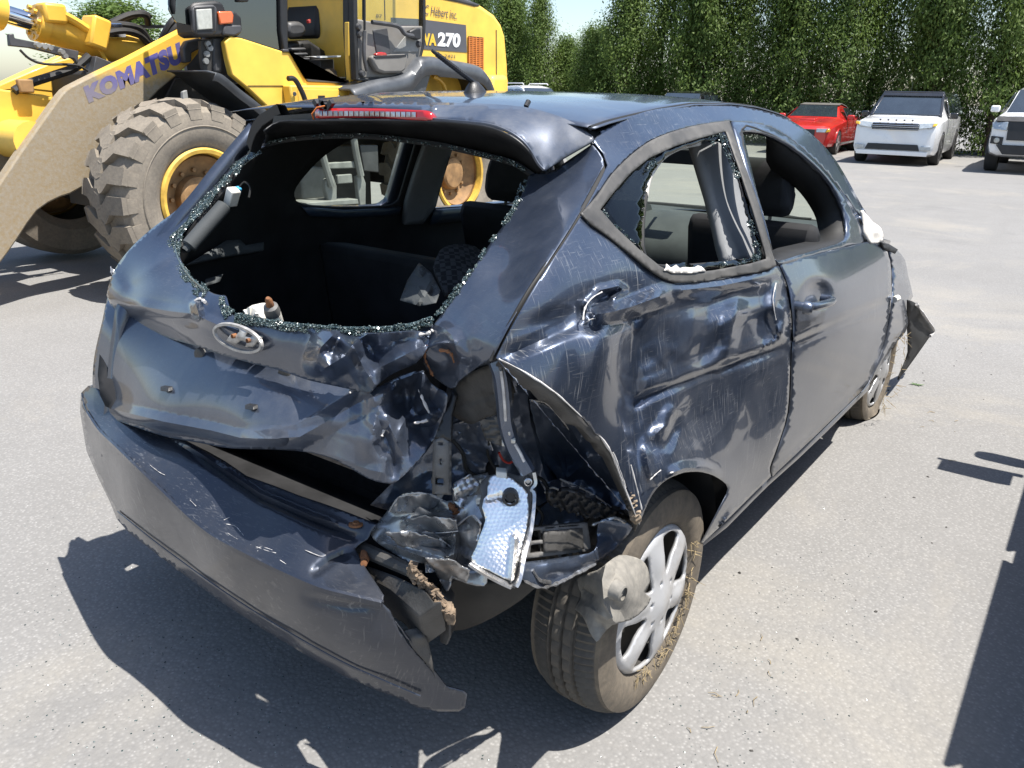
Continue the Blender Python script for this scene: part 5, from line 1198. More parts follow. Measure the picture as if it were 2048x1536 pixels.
# number plate clips, plate light pods and grommets
def clip(cx, cy, w, h, S, n0, parent, name='plate_clip', mat='black_plastic', d=.012):
    b = MB(); P = on_tail(cx, cy, S, n0, [(-w / 2, -h / 2), (w / 2, -h / 2 + w * .13), (w / 2, h / 2 + w * .13), (-w / 2, h / 2)], .0); n0 = np.array(n0, float)
    b.add(np.concatenate([P - n0 * .01, P + n0 * d]), [(0, 1, 2, 3), (7, 6, 5, 4), (0, 4, 5, 1), (1, 5, 6, 2), (2, 6, 7, 3), (3, 7, 4, 0)]); return b.build(name, mat, parent, 30, 0, .002)
clip(337, 775, 16, 9, H2, REAR, tailgate); clip(507, 811, 17, 9, H2, REAR, tailgate); clip(690, 812, 22, 8, H2, REAR, tailgate)
for x, y in ((398, 712), (568, 748)):
    b = MB(); p = on_tail(x, y, H2, REAR, [(0, 0)], .0)[0]; b.lathe([(0, -.003), (.014, -.003), (.018, -.001), (.02, .01)], p, 'x', 16); b.build('plate_lamp_grommet', 'worn_plastic', tailgate)
# wiper spindle and motor cover on the lower glass edge
wip = empty('wiper_spindle', (0, 0, 0), 0, parent=wreck)
base = at(553, 650, 'x', -.50); top = at(537, 600, 'x', -.535)
ax_ = (top - base) / np.linalg.norm(top - base); L_ = np.linalg.norm(top - base)
b = MB(); b.tube([base - ax_ * .01, base + ax_ * L_ * .45], .017, 14); b.build('spindle_boss', 'white_plastic', wip)
b = MB(); b.tube([base + ax_ * L_ * .42, base + ax_ * L_ * .55, base + ax_ * L_ * .75, base + ax_ * L_ * .80], [.0165, .0175, .0155, .010], 14); b.build('spindle_collar', 'grey_plastic', wip)
b = MB(); b.tube([base + ax_ * L_ * .78, base + ax_ * L_ * 1.0, base + ax_ * L_ * 1.08], [.009, .0075, .0045], 10); b.build('spindle_nut', 'rust', wip)
c0 = at(510, 640, 'x', -.515); b = MB(); b.lathe([(0, -.012), (.012, -.012), (.030, -.006), (.033, .004), (.033, .03)], c0, 'x', 20)
for k in range(8):
    a = k * math.pi / 4; b.box(c0 + np.array([-.008, .019 * math.cos(a), .019 * math.sin(a)]), (.010, .003, .022), rotx(a + math.pi / 2))
b.build('wiper_motor_cover', 'white_plastic', wip)

# ---- roof, spoiler and brake lamp
rx = [-.075, .0, .11, .3, .53, .78, 1.0, 1.2, 1.30]; ez = [1.388, 1.398, 1.408, 1.424, 1.437, 1.439, 1.43, 1.408, 1.39]; ey = [.603, .597, .586, .570, .551, .546, .549, .556, .562]; cz = [1.410, 1.426, 1.441, 1.455, 1.461, 1.462, 1.453, 1.430, 1.413]
XX = np.linspace(-.075, 1.30, 40); YY = np.linspace(-1, 1, 31); G = np.zeros((40, 31, 3))
for i, x in enumerate(XX):
    e, w, c = np.interp(x, rx, ez), np.interp(x, rx, ey), np.interp(x, rx, cz)
    for j, y in enumerate(YY):
        G[i, j] = (x, y * w, c - (c - e) * (.55 * y * y + .45 * y ** 6))
G[..., 2] += (fbm(G[..., 0] * 3, G[..., 1] * 3, 4) - .45) * .006
MB().grid(G).build('roof', 'wreck_paint_roof', wreck, 40, .002)
G2 = G.copy(); G2[..., 2] -= .028; MB().grid(G2).build('headliner', 'interior_grey', wreck, 40)
mb = MB(); mb.tube([G[i, 0] + np.array([0, .012, .002]) for i in range(40)], .005, 6); mb.build('roof_seam', 'rubber_seal', wreck)
# spoiler wing
SPc = [(560, 209, 'x', -.10), (640, 214, 'x', -.12), (640, 236, 'x', -.165), (745, 208, 'x', -.09), (745, 232, 'x', -.172), (858, 205, 'x', -.075), (860, 238, 'x', -.178), (1050, 214, 'x', -.075), (985, 250, 'x', -.182), (1040, 274, 'x', -.175), (1090, 337, 'x', -.150), (1130, 238, 'x', -.068), (1185, 276, 'y', -.60), (1140, 310, 'x', -.112)]
SP = Surf(SPc, 3e-4)
o = sp([(858, 205), (940, 206), (1050, 214), (1130, 237), (1172, 262), (1187, 278), (1166, 293), (1128, 316), (1098, 336), (1088, 339), (1076, 325), (1060, 298), (1040, 276), (1010, 258), (975, 247), (920, 241), (862, 236)], 3)
spoiler = empty('spoiler', (0, 0, 0), 0, parent=wreck)
pressing('spoiler_wing', [dict(o=o, S=SP, n=REAR, s=8, d=[crease([(1088, 336), (1128, 285), (1150, 255)], 30, .004)])], 'spoiler_paint', spoiler, .005, 60)
o = sp([(640, 208), (700, 204), (858, 205), (862, 222), (745, 214), (645, 216)], 3)
pressing('spoiler_ledge', [dict(o=o, S=SP, n=REAR, s=9)], 'wreck_paint_roof', spoiler, .004, 50)
# rolled trailing edge and dark underside
edge = [(862, 238), (920, 243), (975, 249), (1010, 260), (1040, 278), (1060, 300), (1076, 327), (1088, 340)]
ribbon('spoiler_edge', edge, SP, REAR, .007, .002, 'spoiler_paint', spoiler, False, .001, 4)
e1 = np.array(sp([(528, 262), (560, 243), (630, 241), (745, 240), (862, 242), (930, 247), (985, 256), (1030, 278), (1058, 304), (1086, 340)], 3)); P1 = SP(e1[:, 0], e1[:, 1])
e2 = np.array(sp([(524, 290), (562, 278), (640, 270), (745, 270), (862, 284), (930, 298), (985, 311), (1024, 322), (1046, 334), (1072, 352)], 3)); P2 = np.array([at(x, y, 'x', -.085) for x, y in e2])
MB().grid(np.stack([P1 + np.array([0, 0, -.002]), (P1 * .5 + P2 * .5) + np.array([.012, 0, .006]), P2 + np.array([.01, 0, 0])], 1)).build('spoiler_underside', 'black_plastic', spoiler, 60, .004)
# bare glass edge along the header
b = MB(); b.tube([p + np.array([.004, 0, -.004]) for p in P2], .0075, 6); b.build('header_seal', 'rubber_seal', wreck)
hs = Surf([(x, y, 'x', -.085) for x, y in ((530, 285), (745, 271), (1046, 336), (880, 300), (640, 268))])
grains('glass_grains_top', [(535, 286), (562, 279), (640, 271), (745, 272), (862, 287), (930, 300), (985, 313), (1024, 324), (1050, 340)], 9, hs, REAR, tailgate, 900, size=(.0006, .0018), off=.008, seed=6)
# left end bracket, torn open
b = MB(); br = [(499, 290), (503, 272), (510, 254), (522, 238), (540, 226), (559, 214)]
P = np.array([at(x, y, 'x', -.135) for x, y in br]); b.grid(np.stack([P + np.array([-.012, -.004, .008]), P + np.array([.02, 0, .004]), P + np.array([.025, -.012, -.022]), P + np.array([-.008, -.012, -.018]), P + np.array([-.012, -.004, .008])], 1)); b.build('spoiler_end_bracket', 'black_plastic', spoiler, 40, 0, .002)
b = MB(); b.add([at(548, 232, 'x', -.15), at(632, 226, 'x', -.16), at(632, 243, 'x', -.16), at(545, 246, 'x', -.15), at(548, 232, 'x', -.11), at(632, 226, 'x', -.11), at(632, 243, 'x', -.11), at(545, 246, 'x', -.11)], [(0, 3, 2, 1), (4, 5, 6, 7), (0, 1, 5, 4), (2, 3, 7, 6), (1, 2, 6, 5), (0, 4, 7, 3)]); b.build('lamp_recess', 'black_plastic', spoiler)
brake = empty('brake_lamp', (0, 0, 0), 0, parent=wreck)
lampS = Surf([(630, 228, 'x', -.168), (745, 228, 'x', -.182), (858, 232, 'x', -.186), (630, 216, 'x', -.163), (858, 220, 'x', -.182), (745, 240, 'x', -.180)])
o = sp([(629, 218), (690, 216), (760, 217), (830, 220), (858, 222), (861, 236), (850, 241), (760, 237), (690, 235), (631, 236)], 2)
panel('lamp_body', o, lampS, REAR, 'lens_red', brake, step_px=10, solid=.02)
for k in range(19):
    x = 640 + k * 10.4; y = 226.5 + .00010 * (x - 640) ** 2 * .35 + (x - 640) * .008
    b = MB(); Q = np.array([(x - 4.4, y - 5), (x + 4.0, y - 5), (x + 4.0, y + 5), (x - 4.4, y + 5)]); P = lampS(Q[:, 0], Q[:, 1], np.full(4, .0025), np.array(REAR, float)); Pb = lampS(Q[:, 0], Q[:, 1], np.full(4, -.003), np.array(REAR, float)); c_ = P.mean(0) + np.array([-.0025, 0, .001])
    b.add(np.concatenate([P, Pb, [c_]]), [(0, 8, 1), (1, 8, 2), (2, 8, 3), (3, 8, 0), (0, 1, 5, 4), (1, 2, 6, 5), (2, 3, 7, 6), (3, 0, 4, 7)]); b.build('lamp_cell', 'bare_metal', brake, 0)
b = MB(); b.tube([at(628, 240, 'x', -.17), at(624, 228, 'x', -.185), at(634, 215, 'x', -.18), at(650, 212, 'x', -.17), at(666, 206, 'x', -.15)], .0022, 6); b.build('lamp_wire', 'wire_orange', brake)
b = MB(); r_ = random.Random(5)
for k in range(5):
    p = at(646 + r_.uniform(-14, 16), 209 + r_.uniform(-6, 5), 'x', -.165); b.box(p, (.012, .02 * r_.uniform(.5, 1.3), .012), rotx(r_.uniform(-1, 1)))
b.build('torn_clip', 'black_plastic', brake, 20)
# aerial
ant = empty('roof_aerial', (0, 0, 0), 0, parent=wreck)
ab = at(952, 188, 'y', 0.0); b = MB(); at_ = at(864, 101, 'y', 0.02)
b.lathe([(.050, 0), (.046, .006), (.030, .022), (.016, .032), (0.006, .034)], (0, 0, 0), 'z', 20); b.v = [(ab[0] + v[0] * .9 + v[2] * -.25, ab[1] + v[1] * .62, ab[2] - .004 + v[2] * 1.1) for v in b.v]; b.build('aerial_base', 'black_plastic', ant)
a0 = ab + np.array([-.006, 0, .028]); b = MB()
b.tube([a0 + (at_ - a0) * t for t in (0, .3, .6, .95, 1)], [.0075, .0065, .0058, .0052, .004], 8)
for k in range(14):
    p = a0 + (at_ - a0) * (.22 + k * .05); b.tube([p, p + (at_ - a0) * .016], .0075, 8)
b.build('aerial_mast', 'black_plastic', ant)
b = MB(); p = at(1052, 213, 'x', .02); b.tube([p, p + np.array([.01, 0, .012])], .006, 8); b.build('roof_grommet', 'black_plastic', wreck)

# ---- bumper cover: lit top ledge and drooping face, torn off at the right
bend = [(162, 786), (176, 826), (200, 862), (232, 893), (280, 940), (330, 988), (380, 1036), (430, 1075), (500, 1112), (570, 1146), (640, 1176), (700, 1192), (764, 1207)]
BTc = [(166, 782, 'y', .80), (200, 860, 'x', -.60), (232, 893, 'x', -.64), (330, 988, 'x', -.69), (430, 1075, 'x', -.705), (570, 1146, 'x', -.70), (700, 1192, 'x', -.672), (764, 1207, 'x', -.648),
       (190, 772, 'y', .735), (230, 830, 'x', -.56), (320, 868, 'x', -.57), (420, 905, 'x', -.575), (494, 952, 'x', -.578), (599, 991, 'x', -.57), (697, 1025, 'x', -.55), (753, 1048, 'x', -.53), (718, 1098, 'x', -.575), (640, 1080, 'x', -.62), (480, 1020, 'x', -.635), (350, 930, 'x', -.63)]
BT = Surf(BTc, 1e-5)
ot = [tuple(p) for p in spline(bend, 3)] + [(768, 1191), (752, 1166), (727, 1129), (710, 1097), (722, 1086), (735, 1078), (741, 1064), (755, 1048), (735, 1040), (697, 1025), (650, 1008), (599, 991), (545, 970), (494, 952), (450, 922), (420, 905), (370, 880), (320, 862), (260, 838), (220, 812), (200, 785), (190, 768), (176, 772)]
BFc = [(162, 790, 'y', .80), (200, 864, 'x', -.60), (232, 896, 'x', -.64), (330, 991, 'x', -.69), (430, 1078, 'x', -.705), (570, 1149, 'x', -.70), (700, 1195, 'x', -.672), (764, 1210, 'x', -.648),
       (160, 823, 'y', .805), (173, 902, 'y', .79), (221, 1008, 'x', -.60), (258, 1066, 'x', -.625), (374, 1154, 'x', -.655), (524, 1257, 'x', -.66), (690, 1353, 'x', -.64), (793, 1394, 'x', -.60), (876, 1423, 'x', -.555), (930, 1400, 'x', -.525), (864, 1340, 'x', -.575), (797, 1261, 'x', -.63), (430, 1130, 'x', -.70), (600, 1220, 'x', -.695), (260, 980, 'x', -.665), (740, 1300, 'x', -.655)]
BF = Surf(BFc, 1e-5)
of = [tuple(p) for p in spline(bend, 3)] + [tuple(p) for p in jag(np.array([(764, 1207), (781, 1224), (797, 1261), (822, 1295), (864, 1340), (872, 1357)]), 4, 3)[:-6]] + [(893, 1373), (926, 1382), (934, 1390), (930, 1415), (918, 1423), (876, 1423), (835, 1415), (793, 1394), (752, 1380), (690, 1353), (607, 1307), (524, 1257), (441, 1203), (374, 1154), (308, 1104), (258, 1066), (233, 1037), (221, 1006), (196, 955), (173, 902), (160, 823)]
bumper = empty('rear_bumper', (0, 0, 0), 0, parent=wreck)
pressing('bumper_cover', [
    dict(o=ot, S=BT, n=REAR, s=6, d=[crease([(330, 872), (400, 916), (520, 998), (620, 1042), (700, 1072), (738, 1076)], 9, -.010, 1.0), crease([(330, 864), (400, 906), (520, 986), (620, 1030), (720, 1062)], 12, .006, 1.0), crumple(130, .008, 71, None, 'fbm'), crease([(620, 1150), (660, 1120), (708, 1098)], 12, -.006)]),
    dict(o=of, S=BF, n=REAR, s=6, d=[crumple(130, .008, 71, None, 'fbm'), crease([(600, 1195), (700, 1212), (764, 1212)], 16, -.006)])],
    'wreck_paint_bumper', bumper, .003, 60)
ribbon('bumper_edge', bend[1:], BF, REAR, .016, .005, 'wreck_paint_bumper', bumper, False, .0, 5)
ribbon('bumper_groove', [(236, 1024), (308, 1082), (374, 1131), (441, 1179), (524, 1233), (607, 1282), (690, 1327), (760, 1358), (840, 1392)], BF, REAR, .007, .002, 'wreck_paint_bumper', bumper, False, .006, 5)
chips('gouge', [[(300, 930), (318, 944), (330, 950)], [(560, 1120), (572, 1128)], [(610, 1100), (640, 1112), (652, 1110)], [(380, 1000), (392, 1012)],[(452, 1048), (470, 1052), (480, 1062), (490, 1075)], [(455, 1066), (475, 1078), (500, 1088), (530, 1100), (552, 1106)], [(500, 1086), (508, 1096), (525, 1094), (545, 1100)], [(448, 1040), (460, 1034)], [(514, 1095), (516, 1103)]], BT, REAR, 'primer_edge', bumper, .0006, .0015, 9)
b = MB(); p = at(712, 1049, 'x', -.553); b.lathe([(0, .006), (.006, .007), (.008, .004), (.014, .004), (.016, 0)], p, 'z', 14); b.build('bumper_rivet', 'rust', bumper)

# ================================================================ smashed corner: what lies open behind the torn panel
cav = empty('smashed_corner', (0, 0, 0), 0, parent=wreck)
IN = Surf([(905, 775, 'x', -.43), (990, 722, 'y', -.66), (1060, 770, 'y', -.66), (1130, 830, 'y', -.67), (1200, 900, 'y', -.71), (1270, 1046, 'y', -.765), (1000, 880, 'x', -.34), (950, 960, 'x', -.36), (880, 960, 'x', -.42), (900, 1020, 'x', -.45), (1040, 980, 'x', -.30), (1100, 1000, 'y', -.62), (1180, 1040, 'y', -.68), (1120, 910, 'y', -.60), (1050, 900, 'y', -.58), (800, 1000, 'x', -.42), (760, 980, 'x', -.40)], 1e-5)
o = [(895, 770), (930, 735), (992, 712), (1060, 748), (1128, 800), (1200, 874), (1246, 962), (1278, 1048), (1240, 1060), (1180, 1058), (1080, 1050), (1000, 1050), (900, 1040), (800, 1030), (740, 1010), (780, 970), (850, 905), (880, 850)]
panel('inner_wing', o, IN, CORNER, 'wreck_paint_inner_lifted', cav, step_px=5, smooth=28, disp=[
    crease([(1052, 770), (1062, 850), (1090, 950), (1120, 1000)], 18, .03, 1, False), bump(1140, 900, 40, 60, -.03, 30), crease([(1100, 800), (1150, 870), (1200, 960)], 24, .022), crease([(1130, 960), (1165, 930), (1175, 900)], 14, .02), bump(1190, 980, 40, 30, -.02),
    crease([(900, 880), (930, 860), (1000, 850)], 22, .014), bump(960, 930, 50, 50, -.02), crease([(915, 850), (925, 930), (940, 1000)], 22, .015), crumple(130, .040, 81, None, 'fold'), crumple(50, .006, 82, None, 'fold')])
# black tail vent with its flap
VS = Surf([(905, 785, 'x', -.455), (1003, 740, 'x', -.49), (1005, 820, 'x', -.47), (925, 842, 'x', -.445)])
v_ = sp([(905, 786), (912, 771), (925, 756), (946, 743), (972, 732), (990, 730), (1002, 748), (1006, 800), (1001, 826), (975, 834), (946, 848), (926, 843), (906, 832)], 2)
panel('tail_vent', v_, VS, CORNER, 'worn_plastic', cav, step_px=8, solid=.03, disp=[crease([(906, 812), (955, 798), (1004, 784)], 7, -.006, 1, False)])
panel('tail_vent_louvre', [(960, 838), (1008, 829), (1016, 868), (990, 888), (972, 880), (962, 856)], VS, CORNER, 'grey_plastic', cav, step_px=6, solid=.02, disp=[lambda x, y: .004 * np.sign(np.sin((x * .25 + y) * .5))])
PSf = Surf([(993, 718, 'x', -.505), (1010, 800, 'x', -.495), (1060, 945, 'x', -.45), (1030, 850, 'x', -.48), (960, 800, 'x', -.47)])
for nm, w, h, m, off, ln in (('lamp_pillar', .030, .012, 'wreck_paint_inner_lifted', .0, [(992, 722), (1002, 752), (1008, 800), (1012, 845), (1026, 892), (1048, 930), (1056, 944)]), ('pillar_edge', .006, .006, 'primer_edge', .014, [(1002, 740), (1006, 770), (1009, 805), (1011, 838)]), ('pillar_edge', .006, .005, 'primer_edge', .012, [(1030, 888), (1040, 905), (1048, 922)])):
    ribbon(nm, ln, PSf, CORNER, w, h, m, cav, False, off, 5)
panel('pillar_plate', [(984, 735), (1002, 732), (1006, 790), (992, 806), (984, 770)], PSf, CORNER, 'grey_plastic', cav, step_px=6, solid=.004, disp=[lambda x, y: 0 * x + .012])
for x, y in ((1016, 862), (1026, 878), (1008, 884)):
    clip(x, y, 9, 8, PSf, CORNER, cav, 'white_clip', 'white_plastic', .012)
# upright grey plastic bracket with windows
BS = Surf([(866, 881, 'x', -.515), (902, 886, 'x', -.50), (902, 989, 'x', -.515), (865, 987, 'x', -.53), (905, 800, 'x', -.47)])
panel('lamp_bracket', [(866, 881), (884, 874), (903, 886), (903, 990), (864, 988)], BS, CORNER, 'grey_plastic', cav, holes=[[(871, 956), (887, 957), (887, 971), (871, 970)], [(879, 917), (884, 917), (884, 930), (879, 930)], [(876, 884), (886, 885), (886, 891), (876, 890)]], step_px=6, solid=.012, disp=[crease([(897, 888), (897, 988)], 5, .008, 1, False), crease([(869, 884), (869, 986)], 5, .006, 1, False)])
panel('bracket_stem', [(868, 879), (890, 820), (905, 782), (914, 790), (904, 830), (902, 884), (884, 876)], BS, CORNER, 'black_plastic', cav, step_px=7, solid=.012)
# folded floor metal, bright where it is bent
CR = Surf([(772, 1025, 'x', -.49), (817, 984, 'x', -.47), (893, 1004, 'x', -.47), (917, 1057, 'x', -.49), (943, 1122, 'x', -.50), (964, 1174, 'x', -.52), (892, 1182, 'x', -.55), (849, 1127, 'x', -.545), (788, 1107, 'x', -.545), (741, 1069, 'x', -.53), (850, 1060, 'x', -.515)], 1e-5)
o = sp([(772, 1025), (794, 996), (817, 984), (858, 988), (893, 1002), (930, 994), (962, 990), (980, 1020), (975, 1070), (958, 1100), (975, 1150), (968, 1172), (935, 1168), (905, 1157), (902, 1171), (892, 1183), (882, 1163), (876, 1145), (852, 1145), (849, 1127), (817, 1125), (788, 1107), (759, 1089), (741, 1069), (753, 1048)], 2)
panel('folded_metal', o, CR, REAR, 'bent_metal', cav, step_px=4, smooth=50, disp=[
    crease([(780, 1020), (830, 1008), (870, 1030), (915, 1040)], 16, .020, 1.2), crease([(800, 1050), (850, 1052), (880, 1075), (914, 1070)], 15, .020, 1.2), crease([(792, 1078), (830, 1090), (880, 1100), (905, 1120)], 14, .016, 1.2), crease([(755, 1080), (820, 1105), (880, 1125), (930, 1140)], 12, .014),
    crease([(815, 1035), (860, 1058), (905, 1060)], 12, -.014, 1.1), crease([(820, 1072), (870, 1090), (910, 1092)], 12, -.012, 1.1), crease([(905, 1030), (912, 1080), (905, 1130)], 12, .014), bump(862, 1012, 26, 10, -.022, 20), bump(930, 1090, 14, 40, -.018), bump(860, 1135, 14, 16, -.02), lambda x, y: .012 * folds((x * .6 + y * .7) / 60, (y - x * .3) / 120, 91)])
panel('bent_flange', [(905, 985), (930, 955), (975, 945), (985, 985), (965, 1010), (930, 1020), (905, 1010)], CR, REAR, 'bare_metal', cav, step_px=6, disp=[lambda x, y: 0 * x + .004, crumple(60, .02, 93, None, 'fold')])
chips('rust_patch', [[(898, 1008), (908, 1016), (912, 1026)], [(901, 1012), (911, 1020)]], CR, REAR, 'rust', cav, .006, .010, 3)
# separate torn strips of the floor pressing, each bent its own way
def torn_strip(poly, off, gx, gy, mat, edge=None, sharp=.010, seed=1, S=None, n0=REAR, nm='torn_strip'):
    c = np.mean(np.array(poly, float), 0); S = S or CR
    f = lambda x, y: off + gx * (x - c[0]) * .001 + gy * (y - c[1]) * .001
    panel(nm, jag(np.array(poly, float), 4, seed, .16), S, n0, mat, cav, step_px=4, smooth=34, solid=.0012, disp=[f, crumple(44, sharp, seed, None, 'fold')])
    if edge:
        Q = np.array([poly[i] for i in edge], float); Q = spline(Q, 4); P = S(Q[:, 0], Q[:, 1], f(Q[:, 0], Q[:, 1]) + .001, np.array(n0, float)); r_ = random.Random(seed)
        b = MB(); b.tube(P, [r_.uniform(.0006, .0030) for _ in P], 5); b.build('strip_edge', 'primer_edge', cav)
torn_strip([(778, 1024), (800, 994), (848, 986), (884, 1000), (868, 1018), (820, 1026)], .020, -.5, -.9, 'bent_metal', (0, 1, 2, 3), .014, 3)
torn_strip([(806, 1040), (850, 1030), (912, 1040), (916, 1062), (870, 1066), (826, 1060)], .024, .5, -1.1, 'bent_metal', (3, 4, 5, 0), .016, 4)
torn_strip([(770, 1066), (820, 1062), (880, 1078), (905, 1100), (860, 1104), (800, 1092)], .022, -.3, -1.0, 'bent_metal', (4, 3, 2), .014, 5)
torn_strip([(916, 1050), (944, 1030), (962, 1048), (954, 1096), (940, 1120), (914, 1104)], .016, 1.0, -.3, 'bare_metal', (0, 1, 2), .014, 6)
torn_strip([(850, 1116), (900, 1118), (940, 1140), (934, 1164), (904, 1152), (896, 1180), (880, 1160)], .020, .2, -1.2, 'bent_metal', (6, 5, 4, 3), .012, 7)
torn_strip([(906, 965), (940, 948), (962, 966), (966, 1002), (930, 1012), (908, 1002)], .010, -.6, -.6, 'bare_metal', (2, 3, 4), .016, 8)
torn_strip([(905, 850), (960, 842), (985, 900), (970, 945), (930, 950), (908, 905)], .012, .6, -.4, 'wreck_paint_inner_lifted', (0, 1, 2), .020, 9, IN, CORNER)
torn_strip([(1060, 800), (1100, 812), (1150, 880), (1166, 940), (1130, 975), (1094, 930), (1070, 860)], .014, -.7, -.3, 'wreck_paint_inner_lifted', (0, 1, 2, 3), .024, 10, IN, CORNER)
torn_strip([(1080, 965), (1120, 958), (1180, 985), (1230, 1020), (1180, 1016), (1110, 992)], .016, .2, -.9, 'wreck_paint_inner_lifted', (1, 2, 3), .018, 11, IN, CORNER)
for k, (pts, m, r0) in enumerate((([(998, 905), (1006, 920), (1018, 926), (1030, 918)], 'connector_red', .0025), ([(1040, 930), (1062, 950), (1086, 960), (1100, 990)], 'rubber_seal', .004), ([(905, 880), (925, 905), (935, 940), (960, 955)], 'rubber_seal', .004), ([(1000, 945), (985, 930), (975, 905), (980, 880)], 'rubber_seal', .003), ([(1070, 1010), (1085, 1030), (1080, 1052)], 'rubber_seal', .0035), ([(1090, 985), (1105, 975), (1130, 985), (1140, 975)], 'white_plastic', .0022))):
    Q = spline(pts, 6); P = IN(Q[:, 0], Q[:, 1], np.full(len(Q), .035), np.array(CORNER)); b = MB(); b.tube(P, r0, 6); b.build('loose_wire', m, cav)
# tail lamp reflector hanging by its wires
tl_ = empty('tail_lamp', (0, 0, 0), 0, parent=wreck)
LS = Surf([(978, 952, 'x', -.46), (1066, 940, 'x', -.415), (1071, 958, 'x', -.415), (1060, 1063, 'x', -.46), (1028, 1173, 'x', -.535), (943, 1122, 'x', -.545), (965, 1016, 'x', -.50), (1010, 1060, 'x', -.492)])
o = sp([(975, 990), (978, 955), (1000, 949), (1018, 953), (1032, 962), (1046, 975), (1056, 990), (1058, 1030), (1052, 1063), (1040, 1110), (1031, 1150), (1024, 1163), (980, 1142), (943, 1122), (952, 1095), (960, 1070), (971, 1040), (964, 1016), (968, 998)], 2)
panel('reflector_bowl', o, LS, CORNER, 'lamp_reflector', tl_, step_px=5, smooth=60, solid=.002, disp=[lambda x, y: 0 * x + .004, bump(1010, 1060, 40, 60, -.008), crease([(976, 998), (1000, 992), (1030, 1002)], 7, -.006, 1, False), crease([(1030, 1075), (1022, 1165)], 8, .010, 1, False)])
o = sp([(958, 972), (974, 952), (1016, 945), (1036, 952), (1050, 944), (1066, 939), (1072, 958), (1066, 972), (1070, 985), (1066, 1028), (1060, 1063), (1046, 1116), (1038, 1157), (1028, 1175), (1016, 1168), (980, 1150), (940, 1126), (950, 1090), (958, 1060), (966, 1038), (958, 1016), (962, 992)], 2)
panel('lamp_housing', o, LS, CORNER, 'grey_plastic', tl_, step_px=8, solid=.012, disp=[lambda x, y: 0 * x - .018])
ribbon('lamp_rim', [(1068, 942), (1070, 960), (1064, 975), (1068, 990), (1062, 1050), (1048, 1105), (1038, 1152), (1028, 1172)], LS, CORNER, .010, .014, 'bare_metal', tl_, False, .002, 4)
ribbon('lamp_rim', [(1026, 1172), (1000, 1160), (966, 1142), (942, 1126)], LS, CORNER, .008, .010, 'bare_metal', tl_, False, .002, 4)
for (x, y, r0, m) in ((1021, 994, .016, 'black_plastic'), (1056, 962, .008, 'bare_metal')):
    p = LS(np.array([x]), np.array([y]), np.array([.006]), np.array(CORNER))[0]; n_ = np.array([-.8, -.6, .15]); n_ /= np.linalg.norm(n_)
    b = MB(); b.tube([p - n_ * .012, p + n_ * .008, p + n_ * .009], [r0, r0, r0 * .7], 16, False); b.tube([p - n_ * .01, p + n_ * .003], r0 * .6, 12); b.build('bulb_socket', m, tl_)
clip(1003, 944, 22, 12, LS, CORNER, tl_, 'lamp_tab', 'white_plastic', .01)
# rectangular air extractor frame
AF = Surf([(1063, 1056, 'y', -.70), (1175, 1047, 'y', -.745), (1182, 1101, 'y', -.755), (1052, 1117, 'y', -.71)])
ext = empty('air_extractor', (0, 0, 0), 0, parent=wreck)
panel('extractor_frame', [(1058, 1057), (1175, 1046), (1183, 1101), (1052, 1118)], AF, CORNER, 'grey_plastic', ext, holes=[[(1064, 1062), (1084, 1060), (1086, 1080), (1063, 1083)], [(1062, 1090), (1086, 1087), (1087, 1104), (1060, 1108)], [(1090, 1055), (1112, 1053), (1112, 1056), (1090, 1058)], [(1118, 1052), (1160, 1049), (1160, 1052), (1118, 1055)]], step_px=7, solid=.014)
panel('extractor_flap', [(1089, 1064), (1165, 1057), (1168, 1098), (1091, 1105)], AF, CORNER, 'worn_plastic', ext, step_px=8, solid=.012, disp=[lambda x, y: 0 * x + .008])
AR = Surf([(1100, 985, 'y', -.70), (1260, 1035, 'y', -.775), (1245, 1048, 'y', -.77), (1105, 1012, 'y', -.70)])
panel('ribbed_liner', [(1098, 984), (1130, 980), (1200, 1006), (1262, 1034), (1248, 1050), (1180, 1036), (1104, 1012)], AR, CORNER, 'black_plastic', cav, step_px=5, solid=.01, disp=[lambda x, y: .004 * np.sign(np.sin(x * .42)) * np.sign(np.sin((y - x * .4) * .30))])
# lower corner of the wing, folded under
LC = Surf([(1040, 1157, 'x', -.50), (1081, 1173, 'y', -.74), (1169, 1139, 'y', -.76), (1227, 1098, 'y', -.775), (1263, 1054, 'y', -.80), (1180, 1048, 'y', -.74), (1063, 1090, 'y', -.70)])
o = sp([(1040, 1157), (1081, 1174), (1112, 1168), (1169, 1140), (1206, 1118), (1230, 1098), (1265, 1056), (1246, 1040), (1227, 1037), (1196, 1046), (1190, 1100), (1140, 1112), (1050, 1124)], 3)
panel('wing_corner', o, LC, CORNER, 'wreck_paint_inner_lifted', cav, step_px=6, disp=[crease([(1060, 1128), (1120, 1126), (1180, 1105), (1225, 1075)], 26, .030, 1), bump(1100, 1110, 60, 20, -.02, -10), crumple(80, .022, 95, None, 'fold')])
chips('wing_corner_edge', [[(1050, 1162), (1081, 1175), (1112, 1168), (1150, 1150), (1190, 1128)], [(1184, 1050), (1205, 1042), (1230, 1036), (1250, 1044), (1262, 1052)], [(1065, 1140), (1080, 1160), (1100, 1165)]], LC, CORNER, 'bare_metal', cav, .0035, .003, 3)
chips('torn_tip', [[(1262, 1000), (1268, 1020), (1276, 1040)], [(1256, 985), (1266, 1010), (1272, 1046)]], side, SIDE, 'foam', cav, .010, -.004, 8)
